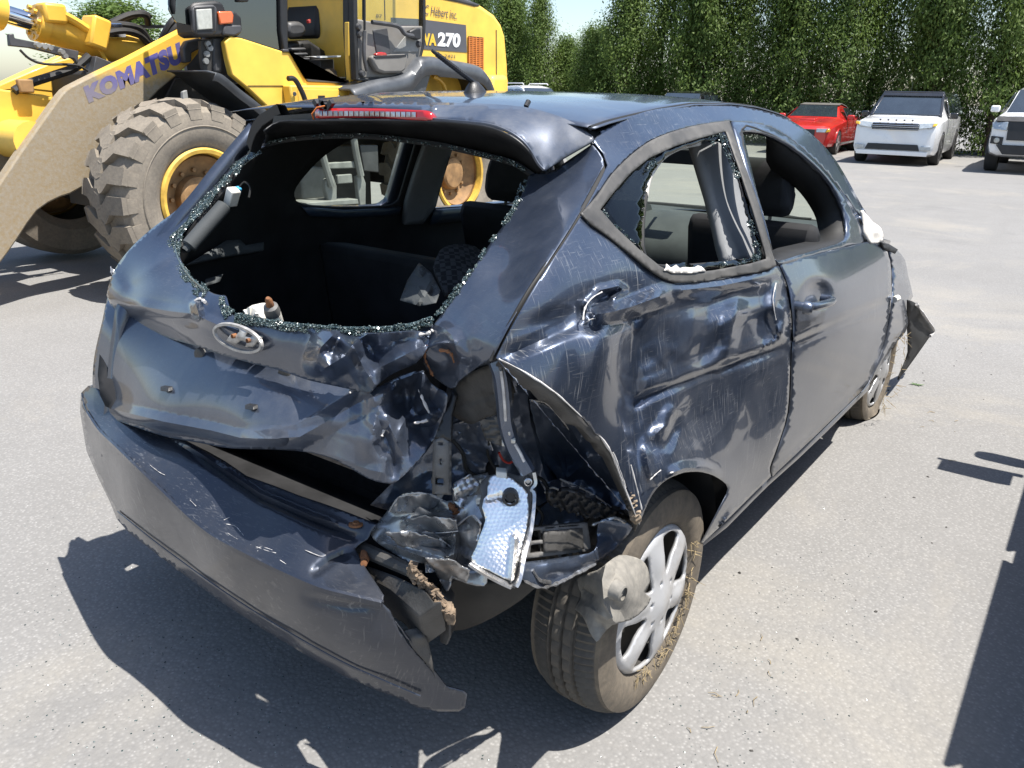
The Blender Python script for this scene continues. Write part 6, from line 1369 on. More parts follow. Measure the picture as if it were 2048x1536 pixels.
# bumper beam, foam block and the rag of straw caught on it
beam = empty('bumper_beam', (0, 0, 0), 0, parent=wreck)
b = MB(); P = [at(x, y, 'x', v) for x, y, v in ((690, 1080, -.53), (725, 1098, -.55), (770, 1118, -.56), (822, 1142, -.565))]; b.tube(P, [.016, .016, .015, .013], 10); b.build('beam_tube', 'worn_plastic', beam)
b = MB(); p = at(728, 1122, 'x', -.585); b.tube([p, p + np.array([-.012, -.012, .004])], [.008, .007], 8); b.tube([p + np.array([.02, .02, 0]), p], [.011, .011], 6); b.build('beam_bolt', 'rust', beam)
top = [(700, 1116), (728, 1128), (790, 1150), (850, 1178), (868, 1203), (884, 1200), (838, 1234), (812, 1212), (795, 1192), (768, 1176), (720, 1150)]
tp = np.array([at(x, y, 'x', -.56 - .00012 * (x - 700) - .0006 * max(0, y - 1150)) for x, y in top]); n = len(tp)
b = MB(); b.add(np.concatenate([tp, tp + np.array([.05, .03, -.11])]), [tuple(range(n - 1, -1, -1)), tuple(range(n, 2 * n))] + [(i, (i + 1) % n, n + (i + 1) % n, n + i) for i in range(n)]); b.build('absorber_block', 'worn_plastic', beam, 30, 0, .006)
b = MB(); P = np.array([at(x, y, 'x', -.545) for x, y in ((880, 1180), (900, 1212), (901, 1276), (894, 1292), (880, 1286), (872, 1240))]); n = 6
b.add(np.concatenate([P, P + np.array([.04, .02, 0])]), [tuple(range(n)), tuple(range(2 * n - 1, n - 1, -1))] + [(i, n + i, n + (i + 1) % n, (i + 1) % n) for i in range(n)]); b.build('beam_end_plate', 'worn_plastic', beam, 30, 0, .004)
r_ = random.Random(12); b = MB(); ln = spline([(820, 1134), (838, 1160), (858, 1178), (872, 1200), (893, 1218), (897, 1236)], 8)
for k in range(70):
    i = r_.randrange(len(ln) - 6); q = ln[i:i + 6:2] + np.array([r_.uniform(-9, 9), r_.uniform(-7, 7)]); P = [at(x + r_.uniform(-3, 3), y + r_.uniform(-3, 3), 'x', -.585 + r_.uniform(-.012, .008)) for x, y in q]; b.tube(P, r_.uniform(.0015, .0045), 5)
for k in range(26):
    i = r_.randrange(len(ln)); p = at(ln[i][0] + r_.uniform(-7, 7), ln[i][1] + r_.uniform(-6, 6), 'x', -.585); b.box(p, (r_.uniform(.006, .02),) * 3, rotz(r_.uniform(0, 3)) @ rotx(r_.uniform(0, 3)))
o_ = b.build('torn_foam', 'mud_clump', beam, 0); o_['kind'] = 'stuff'
o = sp([(806, 1262), (830, 1256), (842, 1259), (855, 1277), (864, 1318), (868, 1345), (855, 1330), (825, 1296)], 2)
panel('torn_flap', o, Surf([(806, 1262, 'x', -.615), (842, 1259, 'x', -.59), (868, 1345, 'x', -.575), (825, 1296, 'x', -.61)]), REAR, 'worn_plastic', bumper, step_px=6, solid=.003, disp=[bump(840, 1275, 16, 12, .012)])
# under-floor pressing and spare wheel well
VSf = Surf([(880, 1160, 'x', -.44), (1060, 1160, 'x', -.38), (1040, 1195, 'x', -.38), (960, 1250, 'x', -.36), (905, 1262, 'x', -.38)])
panel('floor_pressing', sp([(870, 1150), (960, 1165), (1070, 1165), (1060, 1185), (1020, 1215), (960, 1248), (905, 1262), (885, 1230)], 2), VSf, CORNER, 'loader_dark_steel', cav, step_px=8, solid=.01, disp=[bump(960, 1205, 50, 30, .02), crumple(40, .006, 7, None, 'fbm')])
b = MB(); b.box((-.10, 0.05, .45), (.60, 1.0, .10)); b.box((-.36, 0.10, .46), (.06, 1.0, .08)); b.build('boot_floor', 'interior_black', wreck, 30, 0, .02)
b = MB(); b.tube([(-.5, .35, .28), (-.2, .35, .27), (.1, .34, .26)], .075, 14); b.build('silencer', 'steel', wreck)
b = MB(); b.tube([(0.02, -.62, .29), (0.02, .62, .29)], .035, 10); b.build('rear_axle_beam', 'loader_dark_steel', wreck)

# ================================================================ wheels of the wreck
def tyre_mesh(R, wdt, rim, flat=0.0, n=188):
    """road tyre with circumferential grooves and side sipes, axis along y, outside at -y"""
    w = wdt / 2; prof = []
    for s in np.linspace(-1, 1, 41):
        y = s * w * .80; r = R - .012 * abs(s) ** 3.2
        prof.append((r, y, s))
    side_o = [(rim, -w * .86, 9), (rim + .012, -w * .98, 9), (rim + (R - rim) * .35, -w * 1.06, 9), (rim + (R - rim) * .62, -w * 1.04, 9), (rim + (R - rim) * .82, -w * .97, 9), (R - .018, -w * .87, 9)]
    prof = side_o + prof + [(r, -y, 9) for r, y, _ in side_o[::-1]]
    V = []
    for k in range(n):
        a = 2 * math.pi * k / n; ph = k % 2
        for r, y, s in prof:
            rr = r
            if s != 9:
                if min(abs(s - g) for g in (-.42, -.02, .38)) < .06: rr -= .011
                elif ph and (abs(s) > .48): rr -= .008
                elif k % 4 == 1 and abs(s) < .40: rr -= .005
            z = rr * math.sin(a); yy = y
            if flat and z < -R + flat:
                yy = y * (1 + 1.2 * (-R + flat - z) / flat * .35); z = -R + flat
            V.append((rr * math.cos(a), yy, z))
    L = len(prof); F = []
    for k in range(n):
        k2 = (k + 1) % n
        for i in range(L - 1): F.append((k * L + i, k * L + i + 1, k2 * L + i + 1, k2 * L + i))
    return V, F
def hub_mesh(Rr, nsp=6, phase=0.0):
    c = lambda r, a: (r * math.cos(a), r * math.sin(a)); S = 1000.0
    out = [c(Rr * S, a) for a in np.linspace(0, 2 * math.pi, 73)[:-1]]
    holes = []
    for k in range(nsp):
        a = phase + 2 * math.pi * k / nsp
        h = [c(Rr * S * .40, a - .10), c(Rr * S * .40, a + .10), c(Rr * S * .62, a + .22), c(Rr * S * .86, a + .30), c(Rr * S * .90, a + .18), c(Rr * S * .91, a), c(Rr * S * .90, a - .18), c(Rr * S * .86, a - .30), c(Rr * S * .62, a - .22)]
        holes.append([tuple(p) for p in spline(h, 3, True)])
        a2 = a + math.pi / nsp
        holes.append([(Rr * S * .30 * math.cos(a2) + Rr * S * .035 * math.cos(q), Rr * S * .30 * math.sin(a2) + Rr * S * .035 * math.sin(q)) for q in np.linspace(0, 2 * math.pi, 9)[:-1]])
    V, F = tri_panel(out, holes, 8.0); r = np.hypot(V[:, 0], V[:, 1]) / S; ang = np.arctan2(V[:, 1], V[:, 0])
    sp_ = np.cos((ang - phase) * nsp + math.pi)                      # +1 on a spoke's centre line
    y = -(.010 - .012 * np.exp(-(r / .05) ** 2) * -1 + .018 * np.cos(np.clip(r / Rr, 0, 1) * 1.4) * 1.0) - .008 * np.clip(sp_, 0, 1) * np.exp(-((r / Rr - .62) / .25) ** 2) + .014 * np.clip((r / Rr - .93) / .07, 0, 1)
    return np.stack([V[:, 0] / S, y, V[:, 1] / S], 1), F[:, ::-1]
def road_wheel(name, loc, parent, R=.298, wdt=.185, rim=.190, phase=0.0, flip=False, flat=0.0, steer=0.0, camber=0.0, hub='hub_silver', spokes=6, n=188, tread='tyre_tread'):
    e = empty(name, loc, steer + (math.pi if flip else 0), parent=parent); e.rotation_euler[0] = camber
    v, f = tyre_mesh(R, wdt, rim, flat, n); o = mesh_obj('tyre', v, f, [tread, 'tyre_wall'], e, 40)
    mi = np.zeros(len(f), np.int32); L = 53 - 1
    idx = np.arange(len(f)) % L; mi[(idx < 5) | (idx > L - 6)] = 1; o.data.polygons.foreach_set('material_index', mi)
    b = MB(); b.lathe([(rim + .004, -wdt * .44), (rim - .012, -wdt * .40), (rim - .022, -wdt * .2), (rim - .03, wdt * .3), (rim + .004, wdt * .44)], (0, 0, 0), 'y', 48); b.lathe([(rim - .022, -wdt * .16), (.10, -wdt * .22), (.0, -wdt * .22)], (0, 0, 0), 'y', 32); b.build('rim', 'loader_dark_steel', e)
    v, f = hub_mesh(rim + .004, spokes, phase); v[:, 1] -= wdt * .40; h = mesh_obj('hubcap', v, f, hub, e, 38, .010)
    b = MB(); b.lathe([(0, -.004), (.022, -.003), (.028, .002), (.028, .01)], (0, -wdt * .40 - .030, 0), 'y', 24); b.build('centre_cap', hub, h)
    b = MB(); b.lathe([(.13, wdt * .05), (.13, -wdt * .05), (.04, -wdt * .07)], (0, 0, 0), 'y', 32); b.build('brake_drum', 'rust', e)
    return e
road_wheel('rear_wheel', (0, -.712, .296), wreck, phase=math.radians(71))
road_wheel('rear_wheel', (0, .712, .296), wreck, flip=True, n=96)
road_wheel('front_wheel', (2.50, -.675, .235), wreck, R=.275, flat=.045, steer=math.radians(-2), phase=.2, spokes=6, hub='alloy', n=120)
road_wheel('front_wheel', (2.50, .72, .245), wreck, R=.288, flat=.045, flip=True, hub='alloy', n=96)
# mud liner hanging over the rear tyre
ML = Surf([(1165, 1150, 'y', -.74), (1240, 1115, 'y', -.82), (1300, 1160, 'y', -.845), (1316, 1200, 'y', -.85), (1250, 1240, 'y', -.855), (1195, 1283, 'y', -.845), (1170, 1230, 'y', -.80), (1130, 1215, 'y', -.68), (1220, 1180, 'y', -.85), (1255, 1180, 'y', -.865)], 1e-5)
o = sp([(1128, 1200), (1140, 1212), (1165, 1232), (1178, 1262), (1193, 1284), (1205, 1270), (1225, 1250), (1262, 1240), (1290, 1218), (1302, 1196), (1290, 1186), (1300, 1165), (1295, 1135), (1283, 1120), (1262, 1112), (1238, 1110), (1215, 1125), (1195, 1140), (1160, 1152), (1140, 1170)], 2)
liner = empty('mud_liner', (0, 0, 0), 0, parent=wreck)
panel('liner_sheet', o, ML, SIDE, 'liner_mud', liner, step_px=4, solid=.003, smooth=26, disp=[bump(1238, 1182, 18, 22, .018, 15, 1.6), crease([(1212, 1126), (1204, 1160), (1208, 1205), (1228, 1244)], 22, .022, 1.0, False), bump(1165, 1200, 26, 22, -.02), crease([(1165, 1175), (1180, 1185), (1195, 1195)], 12, -.014), crease([(1140, 1205), (1180, 1215), (1215, 1240), (1240, 1225)], 14, .008), crumple(30, .008, 66, None, 'fbm')])
p = ML(np.array([1238]), np.array([1182]), np.array([.030]), np.array(SIDE, float))[0]
b = MB(); b.tube([p + np.array([0, .012, 0]), p + np.array([-.002, -.010, -.001]), p + np.array([-.002, -.012, -.001])], [.020, .017, .013], 14, False); b.tube([p, p + np.array([0, -.006, 0])], .010, 8); b.build('liner_fastener', 'liner_mud', liner)

# ================================================================ rest of the body: left side, nose, cabin
def wid(x): return np.interp(x, [-.72, -.55, -.3, 0, 1.8, 2.5, 2.9, 3.25], [.60, .72, .80, .838, .842, .82, .76, .60])
def side_y(x, z, lft=False):
    """undamaged half width of the body at (x, z)"""
    base = wid(x) - .05 * np.clip((.32 - z) / .14, 0, 1) ** 2
    up = np.clip(z - .92, 0, 9)
    base = base - (.10 * np.clip((.15 - x) / .40, 0, 1) if lft else 0)
    return base - .02 * np.clip((z - .75) / .2, 0, 1) - .42 * up - .25 * up ** 2
def xz_panel(name, outline, holes, mat, parent, sgn=1, inset=0.0, solid=.002, stepm=.05, fn=None):
    V, F = tri_panel([(p[0] * 1000, -p[1] * 1000) for p in outline], [[(p[0] * 1000, -p[1] * 1000) for p in h] for h in holes], stepm * 1000)
    x, z = V[:, 0] / 1000, -V[:, 1] / 1000; y = (side_y(x, z, sgn > 0) - inset) if fn is None else fn(x, z)
    P = np.stack([x, sgn * y, z], 1)
    return mesh_obj(name, P, F[:, ::-1] if sgn > 0 else F, mat, parent, 40, solid)
qwin = [tuple(p) for p in spline([(.145, 1.145), (.17, 1.20), (.23, 1.265), (.33, 1.315), (.50, 1.345), (.62, 1.345), (.655, 1.30), (.685, 1.10), (.675, 1.062), (.62, 1.052), (.40, 1.068), (.20, 1.098)], 3, True)]
dwin = [tuple(p) for p in spline([(.84, 1.345), (.90, 1.05), (.97, 1.01), (1.5, .985), (1.90, .955), (1.80, 1.06), (1.60, 1.22), (1.40, 1.325), (1.1, 1.36)], 3, True)]
archp = lambda cx, r: [(cx + r * math.cos(a), .29 + r * math.sin(a)) for a in np.linspace(0, math.pi, 15)]
lo = [(-.60, .50), (-.38, .46)] + [(-.345, .29)] + archp(0, .345)[::-1][1:-1] + [(.345, .29), (.40, .20), (2.10, .20), (2.155, .29)] + archp(2.5, .345)[::-1][1:-1] + [(2.845, .29), (3.1, .30), (3.2, .55), (3.05, .74), (2.6, .86), (2.05, .94), (1.98, .965), (1.80, 1.15), (1.60, 1.285), (1.35, 1.39), (1.0, 1.428), (.6, 1.43), (.2, 1.405), (0, 1.385), (-.08, 1.36), (-.20, 1.24), (-.36, 1.06), (-.48, .88), (-.53, .70)]
left = empty('left_side', (0, 0, 0), 0, parent=wreck)
xz_panel('left_side_panel', lo, [qwin, dwin], 'wreck_paint', left, 1, 0, .03)
inner_lo = [(-.40, .42), (2.0, .30), (2.0, .93), (1.80, 1.13), (1.60, 1.265), (1.35, 1.37), (1.0, 1.40), (.6, 1.40), (.2, 1.38), (0, 1.355), (-.12, 1.29), (-.30, 1.10), (-.40, .92)]
grow = lambda P, k: [(sum(q[0] for q in P) / len(P) + (p[0] - sum(q[0] for q in P) / len(P)) * k, sum(q[1] for q in P) / len(P) + (p[1] - sum(q[1] for q in P) / len(P)) * k) for p in P]
xz_panel('left_trim', inner_lo, [grow(qwin, .97), grow(dwin, .98)], 'interior_black', left, 1, .075, .01)
# sills of the far windows, the sky's blue reflection put into their colour; grey pillar trim between them
for nm, pts in (('quarter_sill', [(.20, 1.092), (.40, 1.062), (.62, 1.046), (.69, 1.046), (.69, 1.020), (.62, 1.020), (.40, 1.036), (.24, 1.060)]), ('door_sill', [(.90, 1.012), (1.3, .992), (1.90, .950), (1.90, .90), (1.3, .94), (.90, .955)])):
    xz_panel(nm, pts, [], 'interior_panel_sky', left, 1, .088, .012, .06)
xz_panel('pillar_trim', [(.665, 1.36), (.695, 1.07), (.72, .98), (.83, .97), (.875, 1.04), (.815, 1.36)], [], 'trim_light', left, 1, .095, .02, .03)
glz = xz_panel('quarter_glass_left', qwin, [], 'glass_green', left, 1, .02, 0, .2)
# right-hand inner body: dark lining, pillars, so that nothing is open behind the skin
rin = [(.20, .74), (.36, .48), (.42, .26), (2.0, .28), (2.0, .93), (1.93, .94), (1.0, .99), (.45, 1.00), (.10, 1.06), (-.05, 1.13), (-.16, 1.20), (-.20, 1.24), (-.30, 1.12), (-.10, .98)]
xz_panel('right_lining', rin, [], 'interior_black', wreck, -1, .085, .01, .06)
b = MB(); b.box((-.42, .02, .50), (.24, 1.14, .02)); b.box((-.33, .04, .56), (.02, 1.2, .30)); b.build('rear_cross_panel', 'interior_black', wreck)  # rear body panel, added and sized to block sun leaking to the ground
# wheel house behind the rear tyre
b = MB(); b.lathe([(.36, -.80), (.365, -.58), (.30, -.56), (.0, -.55)], (0, 0, .30), 'y', 32, 0, 1.75); b.build('wheel_house', 'interior_black', wreck, 40)
b = MB(); b.lathe([(.36, .80), (.365, .58), (.0, .55)], (0, 0, .30), 'y', 32, 0, math.pi); b.build('wheel_house', 'interior_black', wreck, 40)
# dark joints behind the panel gaps
for ln, S_, n_ in ((gap_hatch, side, SIDE), (door_rear, side, SIDE)):
    Q = spline(ln, 4); P = S_(Q[:, 0], Q[:, 1], np.full(len(Q), -.016), np.array(n_, float)); mb = MB(); mb.grid(np.stack([P + np.array([-.022, 0, 0]), P, P + np.array([.022, 0, 0])], 1)); mb.build('panel_joint', 'rubber_seal', wreck, 60, .004)
# back lining of the tailgate and rear seat back-panel
TB = Surf([(222, 600, 'x', -.40), (337, 670, 'x', -.43), (560, 735, 'x', -.45), (700, 775, 'x', -.44), (190, 760, 'y', .66), (326, 850, 'x', -.52), (600, 880, 'x', -.53), (736, 930, 'x', -.53), (892, 808, 'x', -.42), (860, 690, 'x', -.42), (466, 650, 'x', -.46), (700, 680, 'x', -.45)])
panel('tailgate_lining', sp([(225, 605), (200, 700), (200, 790), (248, 830), (462, 880), (619, 888), (740, 930), (790, 940), (850, 880), (880, 800), (866, 700), (866, 664), (700, 680), (560, 664), (468, 650), (400, 640), (300, 610)], 2), TB, REAR, 'interior_black', tailgate, step_px=16, solid=.01)
# cabin
cab = empty('cabin', (0, 0, 0), 0, parent=wreck)
b = MB(); b.box((1.12, 0, .30), (1.9, 1.36, .06)); b.build('cabin_floor', 'carpet', cab)
b = MB(); b.box((.02, 0, .58), (.80, 1.24, .04)); b.build('boot_carpet', 'carpet', cab)
b = MB(); b.prism([(.30, .40), (.42, .40), (.36, .96), (.22, .98)], -.62, .62, 'y'); b.build('rear_seat_back', 'interior_black', cab, 30, 0, .03)
b = MB(); b.prism([(.40, .42), (.90, .42), (.92, .54), (.40, .52)], -.60, .60, 'y'); b.build('rear_seat_cushion', 'seat_fabric', cab, 30, 0, .03)
panel('patterned_bolster', sp([(866, 536), (880, 500), (910, 488), (950, 492), (968, 520), (940, 575), (890, 585)], 2), Surf([(866, 536, 'x', .02), (950, 492, 'x', .18), (968, 520, 'x', .16), (890, 585, 'x', -.02), (910, 530, 'x', .06)]), REAR, 'seat_fabric', cab, step_px=10, solid=.02)
# parcel ledge, strut and pocket on the left of the boot
pk = empty('boot_trim', (0, 0, 0), 0, parent=wreck)
LB = Surf([(370, 540, 'y', .50), (480, 470, 'y', .60), (520, 480, 'y', .60), (390, 520, 'y', .52), (520, 500, 'y', .58)])
panel('boot_ledge', [(372, 530), (430, 495), (452, 481), (480, 479), (492, 490), (528, 484), (528, 500), (440, 514), (380, 528)], LB, REAR, 'interior_dash', pk, step_px=10, solid=.02)
panel('boot_pocket', [(412, 558), (446, 548), (440, 563), (412, 572)], LB, REAR, 'interior_dash', pk, step_px=10, solid=.01, disp=[lambda x, y: 0 * x - .02])
strut = empty('tailgate_strut', (0, 0, 0), 0, parent=wreck)
s0, s1 = at(376, 494, 'y', .475), at(478, 378, 'y', .46); d_ = (s1 - s0)
b = MB(); b.tube([s0, s0 + d_ * .02, s0 + d_ * .70, s0 + d_ * .72], [.015, .021, .021, .014], 14); b.tube([s0 - d_ * .06, s0], [.010, .012], 8); b.build('strut_tube', 'interior_dash', strut)
b = MB(); b.box(s0 + d_ * .86, (.03, .028, .05), rotx(.5)); b.build('strut_connector', 'white_plastic', strut, 30, 0, .004)
b = MB(); b.box(s0 + d_ * .97, (.016, .016, .022), rotx(.5)); b.build('connector_tip', 'connector_blue', strut, 30, 0, .003)
b = MB(); b.box(s0 + d_ * .70 + np.array([-.012, 0, 0]), (.016, .016, .02), rotx(.5)); b.build('connector_red', 'connector_red', strut, 30, 0, .003)
b = MB(); b.tube([tuple(p) for p in spline([s0 + d_ * .95 + np.array([-.01, .01, .02]), s0 + d_ * .75 + np.array([-.02, .03, .0]), s0 + d_ * .4 + np.array([-.02, .03, -.01]), s0 + d_ * .1 + np.array([-.01, .035, -.01]), s0 - d_ * .08], 5)], .004, 6); b.build('strut_wire', 'rubber_seal', strut)
b = MB(); b.tube([tuple(p) for p in spline([s0 + d_ * .96, s0 + d_ * 1.06 + np.array([0, -.01, .01]), s0 + d_ * 1.08 + np.array([0, -.03, -.005]), s0 + d_ * 1.0 + np.array([0, -.04, -.02])], 5)], .003, 6); b.build('strut_wire', 'rubber_seal', strut)
# debris lying in the boot
b = MB(); r_ = random.Random(8); P = []
for k in range(9): P.append(at(840 + r_.uniform(-22, 34), 575 + r_.uniform(-40, 26), 'x', -.20 + r_.uniform(-.03, .03)))
V_, F_ = tri_panel([(800, 600), (815, 560), (838, 525), (862, 545), (880, 580), (872, 605), (840, 612)], (), 9); SB = Surf([(800, 600, 'x', -.22), (838, 525, 'x', -.12), (880, 580, 'x', -.2), (840, 612, 'x', -.27)])
mesh_obj('crumpled_sheet', SB(V_[:, 0], V_[:, 1], facet(V_[:, 0] / 16, V_[:, 1] / 16, 5) * .05, np.array(REAR, float)), F_, 'interior_dash', cab, 20, .002)
# front seats
def seat(x, y, lean, parent):
    e = empty('front_seat', (x, y, 0), 0, parent=parent)
    prof = [(-.05, .42), (.02, .40), (-.10, .75), (-.18, 1.03), (-.25, 1.06), (-.27, 1.0), (-.20, .75)]
    b = MB(); b.prism([(p[0] + lean * (p[1] - .45), p[1]) for p in prof], -.24, .24, 'y'); b.build('backrest', 'interior_black', e, 40, 0, .05)
    b = MB(); b.prism([(-.05, .34), (.46, .38), (.48, .50), (.0, .46)], -.24, .24, 'y'); b.build('cushion', 'seat_fabric', e, 40, 0, .04)
    hx = -.20 + lean * .65; b = MB(); b.prism([tuple(p) for p in spline([(-.05, 1.075), (.03, 1.07), (.05, 1.17), (.03, 1.245), (-.02, 1.255), (-.05, 1.20)], 3, True)], -.125, .125, 'y'); b.v = [(v[0] + hx, v[1] * (1 - .25 * max(0, (v[2] - 1.15) / .1) ** 2), v[2]) for v in b.v]; b.build('headrest', 'interior_black', e, 50, 0, .03)
    for s in (-.05, .05):
        b = MB(); b.tube([(hx, s, 1.0), (hx, s, 1.09)], .007, 6); b.build('headrest_post', 'steel', e)
    return e
seat(1.22, .37, 0.0, cab); seat(1.50, -.46, .10, cab)
# dashboard, wheel, mirror, screen
b = MB(); b.prism([tuple(p) for p in spline([(1.62, .62), (1.60, .80), (1.66, .90), (1.80, .965), (2.0, .955), (2.10, .93), (2.10, .60)], 3)], -.66, .66, 'y'); b.build('dashboard', 'interior_dash', cab, 50)
b = MB(); b.prism([tuple(p) for p in spline([(1.58, .86), (1.62, .95), (1.72, 1.005), (1.84, .99), (1.86, .93)], 3)], .20, .56, 'y'); b.build('instrument_hood', 'interior_dash', cab, 50)
b = MB(); P = at(1664, 465, 'z', .962); b.lathe([(.040, 0), (.040, .004), (.030, .005), (.0, .001)], (P[0], P[1], .962), 'z', 20); b.v = [(v[0], v[1], v[2]) for v in b.v]; b.build('dash_vent', 'rubber_seal', cab)
b = MB(); ring = [(1.52 + .05 * math.sin(a), .37 + .18 * math.cos(a), .88 + .18 * math.sin(a)) for a in np.linspace(0, 2 * math.pi, 25)]; b.tube(ring, .014, 8, False); b.tube([(1.53, .2, .88), (1.53, .54, .88)], .012, 8); b.tube([(1.53, .37, .88), (1.70, .37, .82)], .03, 8); b.build('steering_wheel', 'interior_black', cab)
mr = at(1362, 313, 'y', 0.0); b = MB(); b.box(mr, (.03, .22, .06)); b.tube([mr, mr + np.array([.1, 0, .06])], .008, 6); b.build('rear_view_mirror', 'interior_black', cab, 40, 0, .015)
ws = [(1.33, -.52, 1.385), (1.40, -.25, 1.405), (1.42, 0, 1.41), (1.40, .25, 1.405), (1.33, .52, 1.385)]; wb = [(2.02, -.66, .935), (2.14, -.33, .94), (2.18, 0, .94), (2.14, .33, .94), (2.02, .66, .935)]
G = np.stack([np.array(ws) * (1 - t) + np.array(wb) * t + np.array([.04 * math.sin(math.pi * t), 0, .02 * math.sin(math.pi * t)]) for t in np.linspace(0, 1, 8)], 0)
MB().grid(G).build('windscreen', 'glass_green', wreck, 60)
b = MB(); b.tube([np.array(p) + np.array([.01, 0, .012]) for p in wb], .014, 8); b.build('screen_lower_seal', 'rubber_seal', wreck)
for s in (-1, 1):
    b = MB(); b.tube([(2.06, s * .05 + .1, .955), (2.10, s * .05 + .1 - .5, .965)], .006, 6); b.build('wiper_blade', 'rubber_seal', wreck)
# right door: window frame, pillars, inside
dW = [(1485, 262), (1526, 265), (1577, 289), (1628, 330), (1663, 371), (1687, 419), (1694, 453), (1692, 474), (1676, 487), (1594, 511), (1553, 521), (1543, 490), (1525, 420), (1509, 371)]
fr_out = [(1464, 243)] + [tuple(p) for p in spline(door_top[::-1], 2)][1:] + [(1734, 486), (1650, 506), (1560, 530)] + [(1552, 520), (1519, 412), (1492, 337), (1471, 268)]
panel('door_window_frame', fr_out, side, SIDE, 'wreck_paint_scraped', wreck, holes=[sp(dW, 2)[:-1]], step_px=9, solid=.012, disp=[lambda x, y: 0 * x + .003])
mid_l = np.array([np.array(p) for p in spline(dW, 3, True)]); c_ = mid_l.mean(0)
Pa = side(mid_l[:, 0], mid_l[:, 1], np.full(len(mid_l), .002), np.array(SIDE, float)); 
inn = np.clip((mid_l[:, 0] - 1545) / 60, 0, 1)[:, None]; Pb = Pa + np.array([0, .05, 0]) * (.25 + .75 * inn); up_ = np.clip((500 - mid_l[:, 1]) / 200, 0, 1)[:, None] * inn; Pb = Pb + np.array([-.03, 0, -.030]) * up_
Pc = Pb + np.array([0, .05, 0]) * (.1 + .9 * inn) + np.array([-.015, 0, -.015]) * up_
mb = MB(); mb.grid(np.stack([np.concatenate([q, q[:1]]) for q in (Pa, Pb, Pc)], 1)); mb.build('door_frame_inside', 'rubber_seal', wreck, 60, .006)
ribbon('window_channel', [(1487, 266), (1526, 269), (1577, 293), (1626, 334), (1660, 374), (1684, 420), (1690, 453)], side, SIDE, .008, .004, 'rubber_trim', wreck, False, -.02, 4)
# pillar trim seen through the quarter window, white sealant along the header
BP = Surf([(1395, 285, 'y', -.55), (1445, 285, 'y', -.57), (1512, 512, 'y', -.735), (1452, 516, 'y', -.71), (1420, 400, 'y', -.62)])
panel('pillar_trim_right', sp([(1394, 286), (1410, 283), (1440, 284), (1456, 310), (1478, 368), (1500, 440), (1514, 505), (1512, 515), (1480, 520), (1458, 520), (1440, 450), (1425, 390)], 2), BP, SIDE, 'trim_light', wreck, step_px=10, solid=.03)
ribbon('white_sealant', [(1400, 283), (1368, 289), (1335, 305), (1312, 330), (1298, 358), (1292, 390)], side, SIDE, .022, .004, 'white_sealant', wreck, False, -.022, 5)
ribbon('glass_inner_seal', [(1290, 392), (1284, 440), (1283, 492), (1289, 516), (1302, 530), (1342, 534), (1424, 528), (1494, 521)], side, SIDE, .010, .006, 'rubber_seal', wreck, False, -.012, 4)
o = jag(np.array([(1328, 541), (1334, 527), (1342, 535), (1352, 530), (1360, 537), (1372, 533), (1384, 536), (1396, 531), (1408, 536), (1412, 543), (1380, 547), (1345, 546)]), 3, 7)
panel('torn_sealant', o, side, SIDE, 'white_sealant', wreck, step_px=5, solid=.002, disp=[lambda x, y: 0 * x + .009])
grains('quarter_grains_top', [(1420, 282), (1440, 272), (1452, 280), (1460, 305), (1470, 335), (1478, 355)], 16, side, SIDE, wreck, 420, off=.004, seed=31)
grains('quarter_grains_front', [(1500, 440), (1508, 470), (1515, 500), (1512, 518), (1480, 526), (1440, 530)], 14, side, SIDE, wreck, 420, off=.004, seed=32)
grains('quarter_grains_rear', [(1210, 420), (1218, 440), (1240, 462), (1270, 492)], 12, side, SIDE, wreck, 160, off=.004, seed=33)
grains('quarter_grains_upper', [(1292, 340), (1300, 330), (1312, 322)], 12, side, SIDE, wreck, 90, off=.004, seed=34)
# flaked paint along the sharp folds of the side
chips('flaked_fold', [[(1166, 640), (1170, 616), (1184, 596), (1204, 584)], [(1176, 640), (1215, 630), (1262, 616), (1300, 602), (1318, 590)], [(1216, 628), (1240, 622)], [(1308, 606), (1330, 590)], [(1226, 905), (1240, 940), (1252, 975)], [(1262, 930), (1276, 985), (1284, 1020)], [(1300, 960), (1312, 948), (1322, 940)], [(1340, 946), (1380, 936), (1420, 940)], [(1552, 566), (1546, 600), (1552, 640)]], side, SIDE, 'primer_edge', wreck, .0016, .006, 19)
# door handle, lock
hd = empty('door_handle', (0, 0, 0), 0, parent=door)
h0, h1 = at(1612, 613, 'y', -.868), at(1660, 600, 'y', -.868)
b = MB(); b.tube([tuple(p) for p in spline([h0 + np.array([-.01, .03, 0]), h0 + np.array([0, -.008, 0]), h0 * .7 + h1 * .3 + np.array([0, -.018, 0]), h0 * .3 + h1 * .7 + np.array([0, -.018, 0]), h1 + np.array([0, -.006, 0]), h1 + np.array([.01, .03, 0])], 4)], .0125, 12); b.build('handle_bar', 'wreck_paint', hd)
b = MB(); b.lathe([(0, -.014), (.012, -.012), (.018, -.004), (.019, .01)], h0 + np.array([-.005, -.008, -.002]), 'y', 16); b.build('lock_cap', 'wreck_paint', hd)
